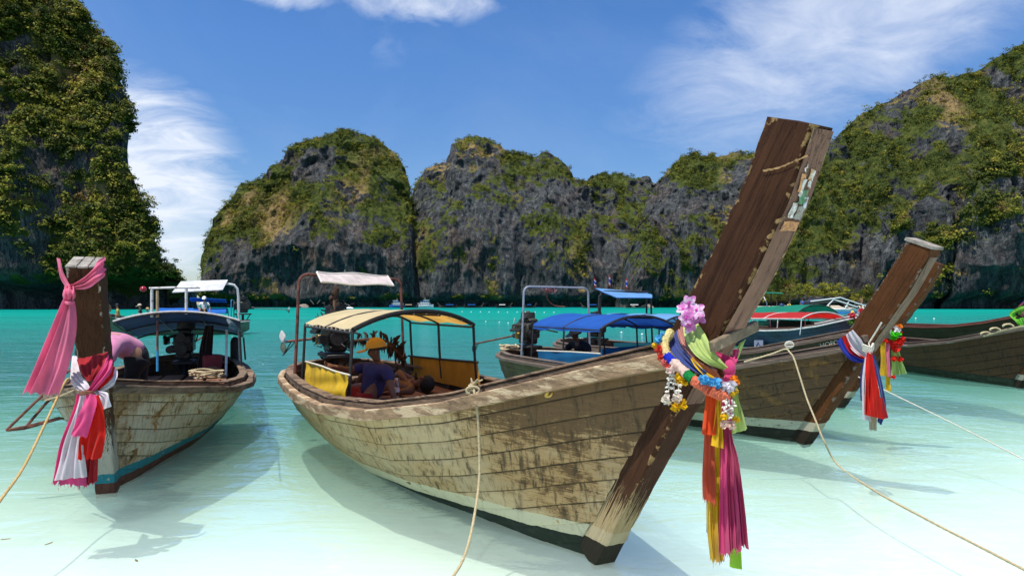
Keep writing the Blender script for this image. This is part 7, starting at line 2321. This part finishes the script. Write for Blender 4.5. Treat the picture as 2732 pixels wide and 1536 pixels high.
person('person in a yellow cap and navy shirt sitting in the cream boat', dict(
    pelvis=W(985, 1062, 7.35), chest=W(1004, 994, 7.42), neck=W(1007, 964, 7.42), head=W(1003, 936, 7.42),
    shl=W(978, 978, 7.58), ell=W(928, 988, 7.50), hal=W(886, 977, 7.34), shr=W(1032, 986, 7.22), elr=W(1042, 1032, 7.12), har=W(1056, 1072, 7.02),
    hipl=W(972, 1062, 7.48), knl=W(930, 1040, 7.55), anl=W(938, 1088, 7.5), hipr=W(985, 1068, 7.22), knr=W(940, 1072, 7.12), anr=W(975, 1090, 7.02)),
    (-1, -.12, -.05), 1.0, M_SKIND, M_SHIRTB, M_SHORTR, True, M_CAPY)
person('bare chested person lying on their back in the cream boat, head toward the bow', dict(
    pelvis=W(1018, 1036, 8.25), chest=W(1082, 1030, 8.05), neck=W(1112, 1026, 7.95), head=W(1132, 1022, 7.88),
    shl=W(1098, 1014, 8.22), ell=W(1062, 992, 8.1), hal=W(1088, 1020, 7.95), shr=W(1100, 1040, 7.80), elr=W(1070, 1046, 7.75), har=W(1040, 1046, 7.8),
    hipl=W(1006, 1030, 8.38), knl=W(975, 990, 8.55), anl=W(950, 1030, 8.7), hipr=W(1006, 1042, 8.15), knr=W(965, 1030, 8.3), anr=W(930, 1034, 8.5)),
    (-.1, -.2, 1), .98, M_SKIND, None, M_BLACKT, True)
person('person in a pale pink shirt and black trousers bending over in the grey white boat', dict(
    pelvis=W(372, 945, 8.0), chest=W(300, 905, 7.7), neck=W(262, 912, 7.55), head=W(240, 930, 7.45),
    shl=W(300, 930, 7.45), ell=W(282, 978, 7.3), hal=W(262, 1000, 7.2), shr=W(292, 895, 7.9), elr=W(262, 960, 7.8), har=W(250, 1000, 7.7),
    hipl=W(372, 952, 7.85), knl=W(350, 1000, 7.9), anl=W(365, 1052, 7.9), hipr=W(376, 950, 8.15), knr=W(372, 1000, 8.1), anr=W(385, 1050, 8.15)),
    (-1, -.2, -.6), 1.18, M_SKIN, M_PINKS, M_BLACKT, True, None, long_trousers=True)
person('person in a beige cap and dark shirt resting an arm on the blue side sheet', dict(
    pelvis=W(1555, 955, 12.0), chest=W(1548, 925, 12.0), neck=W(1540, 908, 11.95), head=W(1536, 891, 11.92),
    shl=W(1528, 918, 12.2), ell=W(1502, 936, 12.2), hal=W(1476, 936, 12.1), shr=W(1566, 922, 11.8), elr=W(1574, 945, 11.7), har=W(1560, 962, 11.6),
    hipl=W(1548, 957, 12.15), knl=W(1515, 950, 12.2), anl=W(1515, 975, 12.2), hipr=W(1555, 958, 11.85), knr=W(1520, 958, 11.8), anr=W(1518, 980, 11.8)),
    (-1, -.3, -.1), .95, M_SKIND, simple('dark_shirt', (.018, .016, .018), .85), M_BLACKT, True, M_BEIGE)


def simple_person(label, pos, facing, pose, skin_m, shirt, shorts, hat=None, S=1.0, group=None, hair_m=None):
    p = Vector(pos)
    f = Vector((math.cos(facing), math.sin(facing), 0)); s = Vector((-f.y, f.x, 0)); u = Vector((0, 0, 1))
    q = lambda a, b, c: p + (f * a + s * b + u * c) * S
    if pose == 'stand':
        J = dict(pelvis=q(0, 0, .92), chest=q(.01, 0, 1.28), neck=q(0, 0, 1.47), head=q(.02, 0, 1.60), shl=q(0, .17, 1.40), ell=q(-.04, .25, 1.12), hal=q(.14, .24, .92), shr=q(0, -.17, 1.40), elr=q(.10, -.28, 1.15), har=q(.32, -.26, 1.22),
                 hipl=q(0, .09, .88), knl=q(.02, .10, .48), anl=q(-.02, .11, .07), hipr=q(0, -.09, .88), knr=q(.05, -.10, .48), anr=q(.0, -.11, .07))
    else:
        J = dict(pelvis=q(0, 0, .14), chest=q(.04, 0, .50), neck=q(.05, 0, .69), head=q(.07, 0, .83), shl=q(.04, .17, .62), ell=q(.02, .27, .36), hal=q(.14, .30, .12), shr=q(.04, -.17, .62), elr=q(.06, -.26, .38), har=q(.25, -.20, .22),
                 hipl=q(.05, .10, .12), knl=q(.42, .12, .32), anl=q(.45, .12, -.05), hipr=q(.05, -.10, .12), knr=q(.42, -.12, .30), anr=q(.46, -.12, -.05))
    return person(label, J, f, S, skin_m, shirt, shorts, hat is None, hat, fingers=False, sub=1, group=group, hair_m=hair_m)


GT = 'people on the tour boat'
simple_person('dark haired person with bare back sitting at the tour boat bow', W(284, 846, 35.6), 2.6, 'sit', M_SKIN, None, simple('white_swimwear', (.6, .6, .58), .8), None, 1.05, GT)
simple_person('dark haired person low at the rail beside the bare backed one', W(316, 852, 36.0), 3.6, 'sit', M_SKIN, cloth_mat('yellow_shirt', (.6, .45, .05), .1), M_BLACKT, None, .9, GT)
simple_person('person in a beige cap and black vest sitting under the tour boat roof front', W(376, 854, 36.2), 3.4, 'sit', M_SKIN, simple('black_vest', (.02, .02, .022), .8), M_BLACKT, simple('pale_beige_cap', (.5, .42, .32), .8), .92, GT)
simple_person('fair haired person half hidden behind the grey roof edge', W(397, 862, 36.4), 3.4, 'sit', M_SKIN, simple('tan_shirt', (.4, .3, .2), .8), M_BLACKT, None, .9, GT, simple('fair_hair', (.40, .27, .12), .6))
simple_person('person in a white cap and white top at the tour boat stern', W(546, 838, 36.0), -1.4, 'sit', M_SKIN, simple('white_top', (.7, .7, .72), .8), M_BLACKT, simple('white_cap_cloth', (.75, .75, .74), .8), 1.0, GT)
spl = sp.location
simple_person('person in a blue swimsuit standing on the speedboat stern', Vector((spl.x - 2.6, spl.y, .75)), 1.4, 'stand', M_SKIN, simple('blue_swimsuit', (.02, .12, .42), .7), M_BLACKT, None, .95, 'people on the speedboat')
simple_person('person in a yellow striped top sitting near the speedboat motor', Vector((spl.x - 4.2, spl.y, 1.05)), 0.3, 'sit', M_SKIN, simple('yellow_top', (.55, .5, .08), .8), M_BLACKT, None, 1.1, 'people on the speedboat')
simple_person('bare chested person standing on the speedboat bow', Vector((spl.x + 4.3, spl.y, .95)), 3.0, 'stand', M_SKIN, None, M_BLACKT, None, .98, 'people on the speedboat')
simple_person('rider in dark clothes on the white jet ski', js.location + Vector((-.2, 0, .75)), 0.2, 'sit', M_SKIN, M_BLACKT, M_BLACKT, MATS['white_cap_cloth'], 1.0)
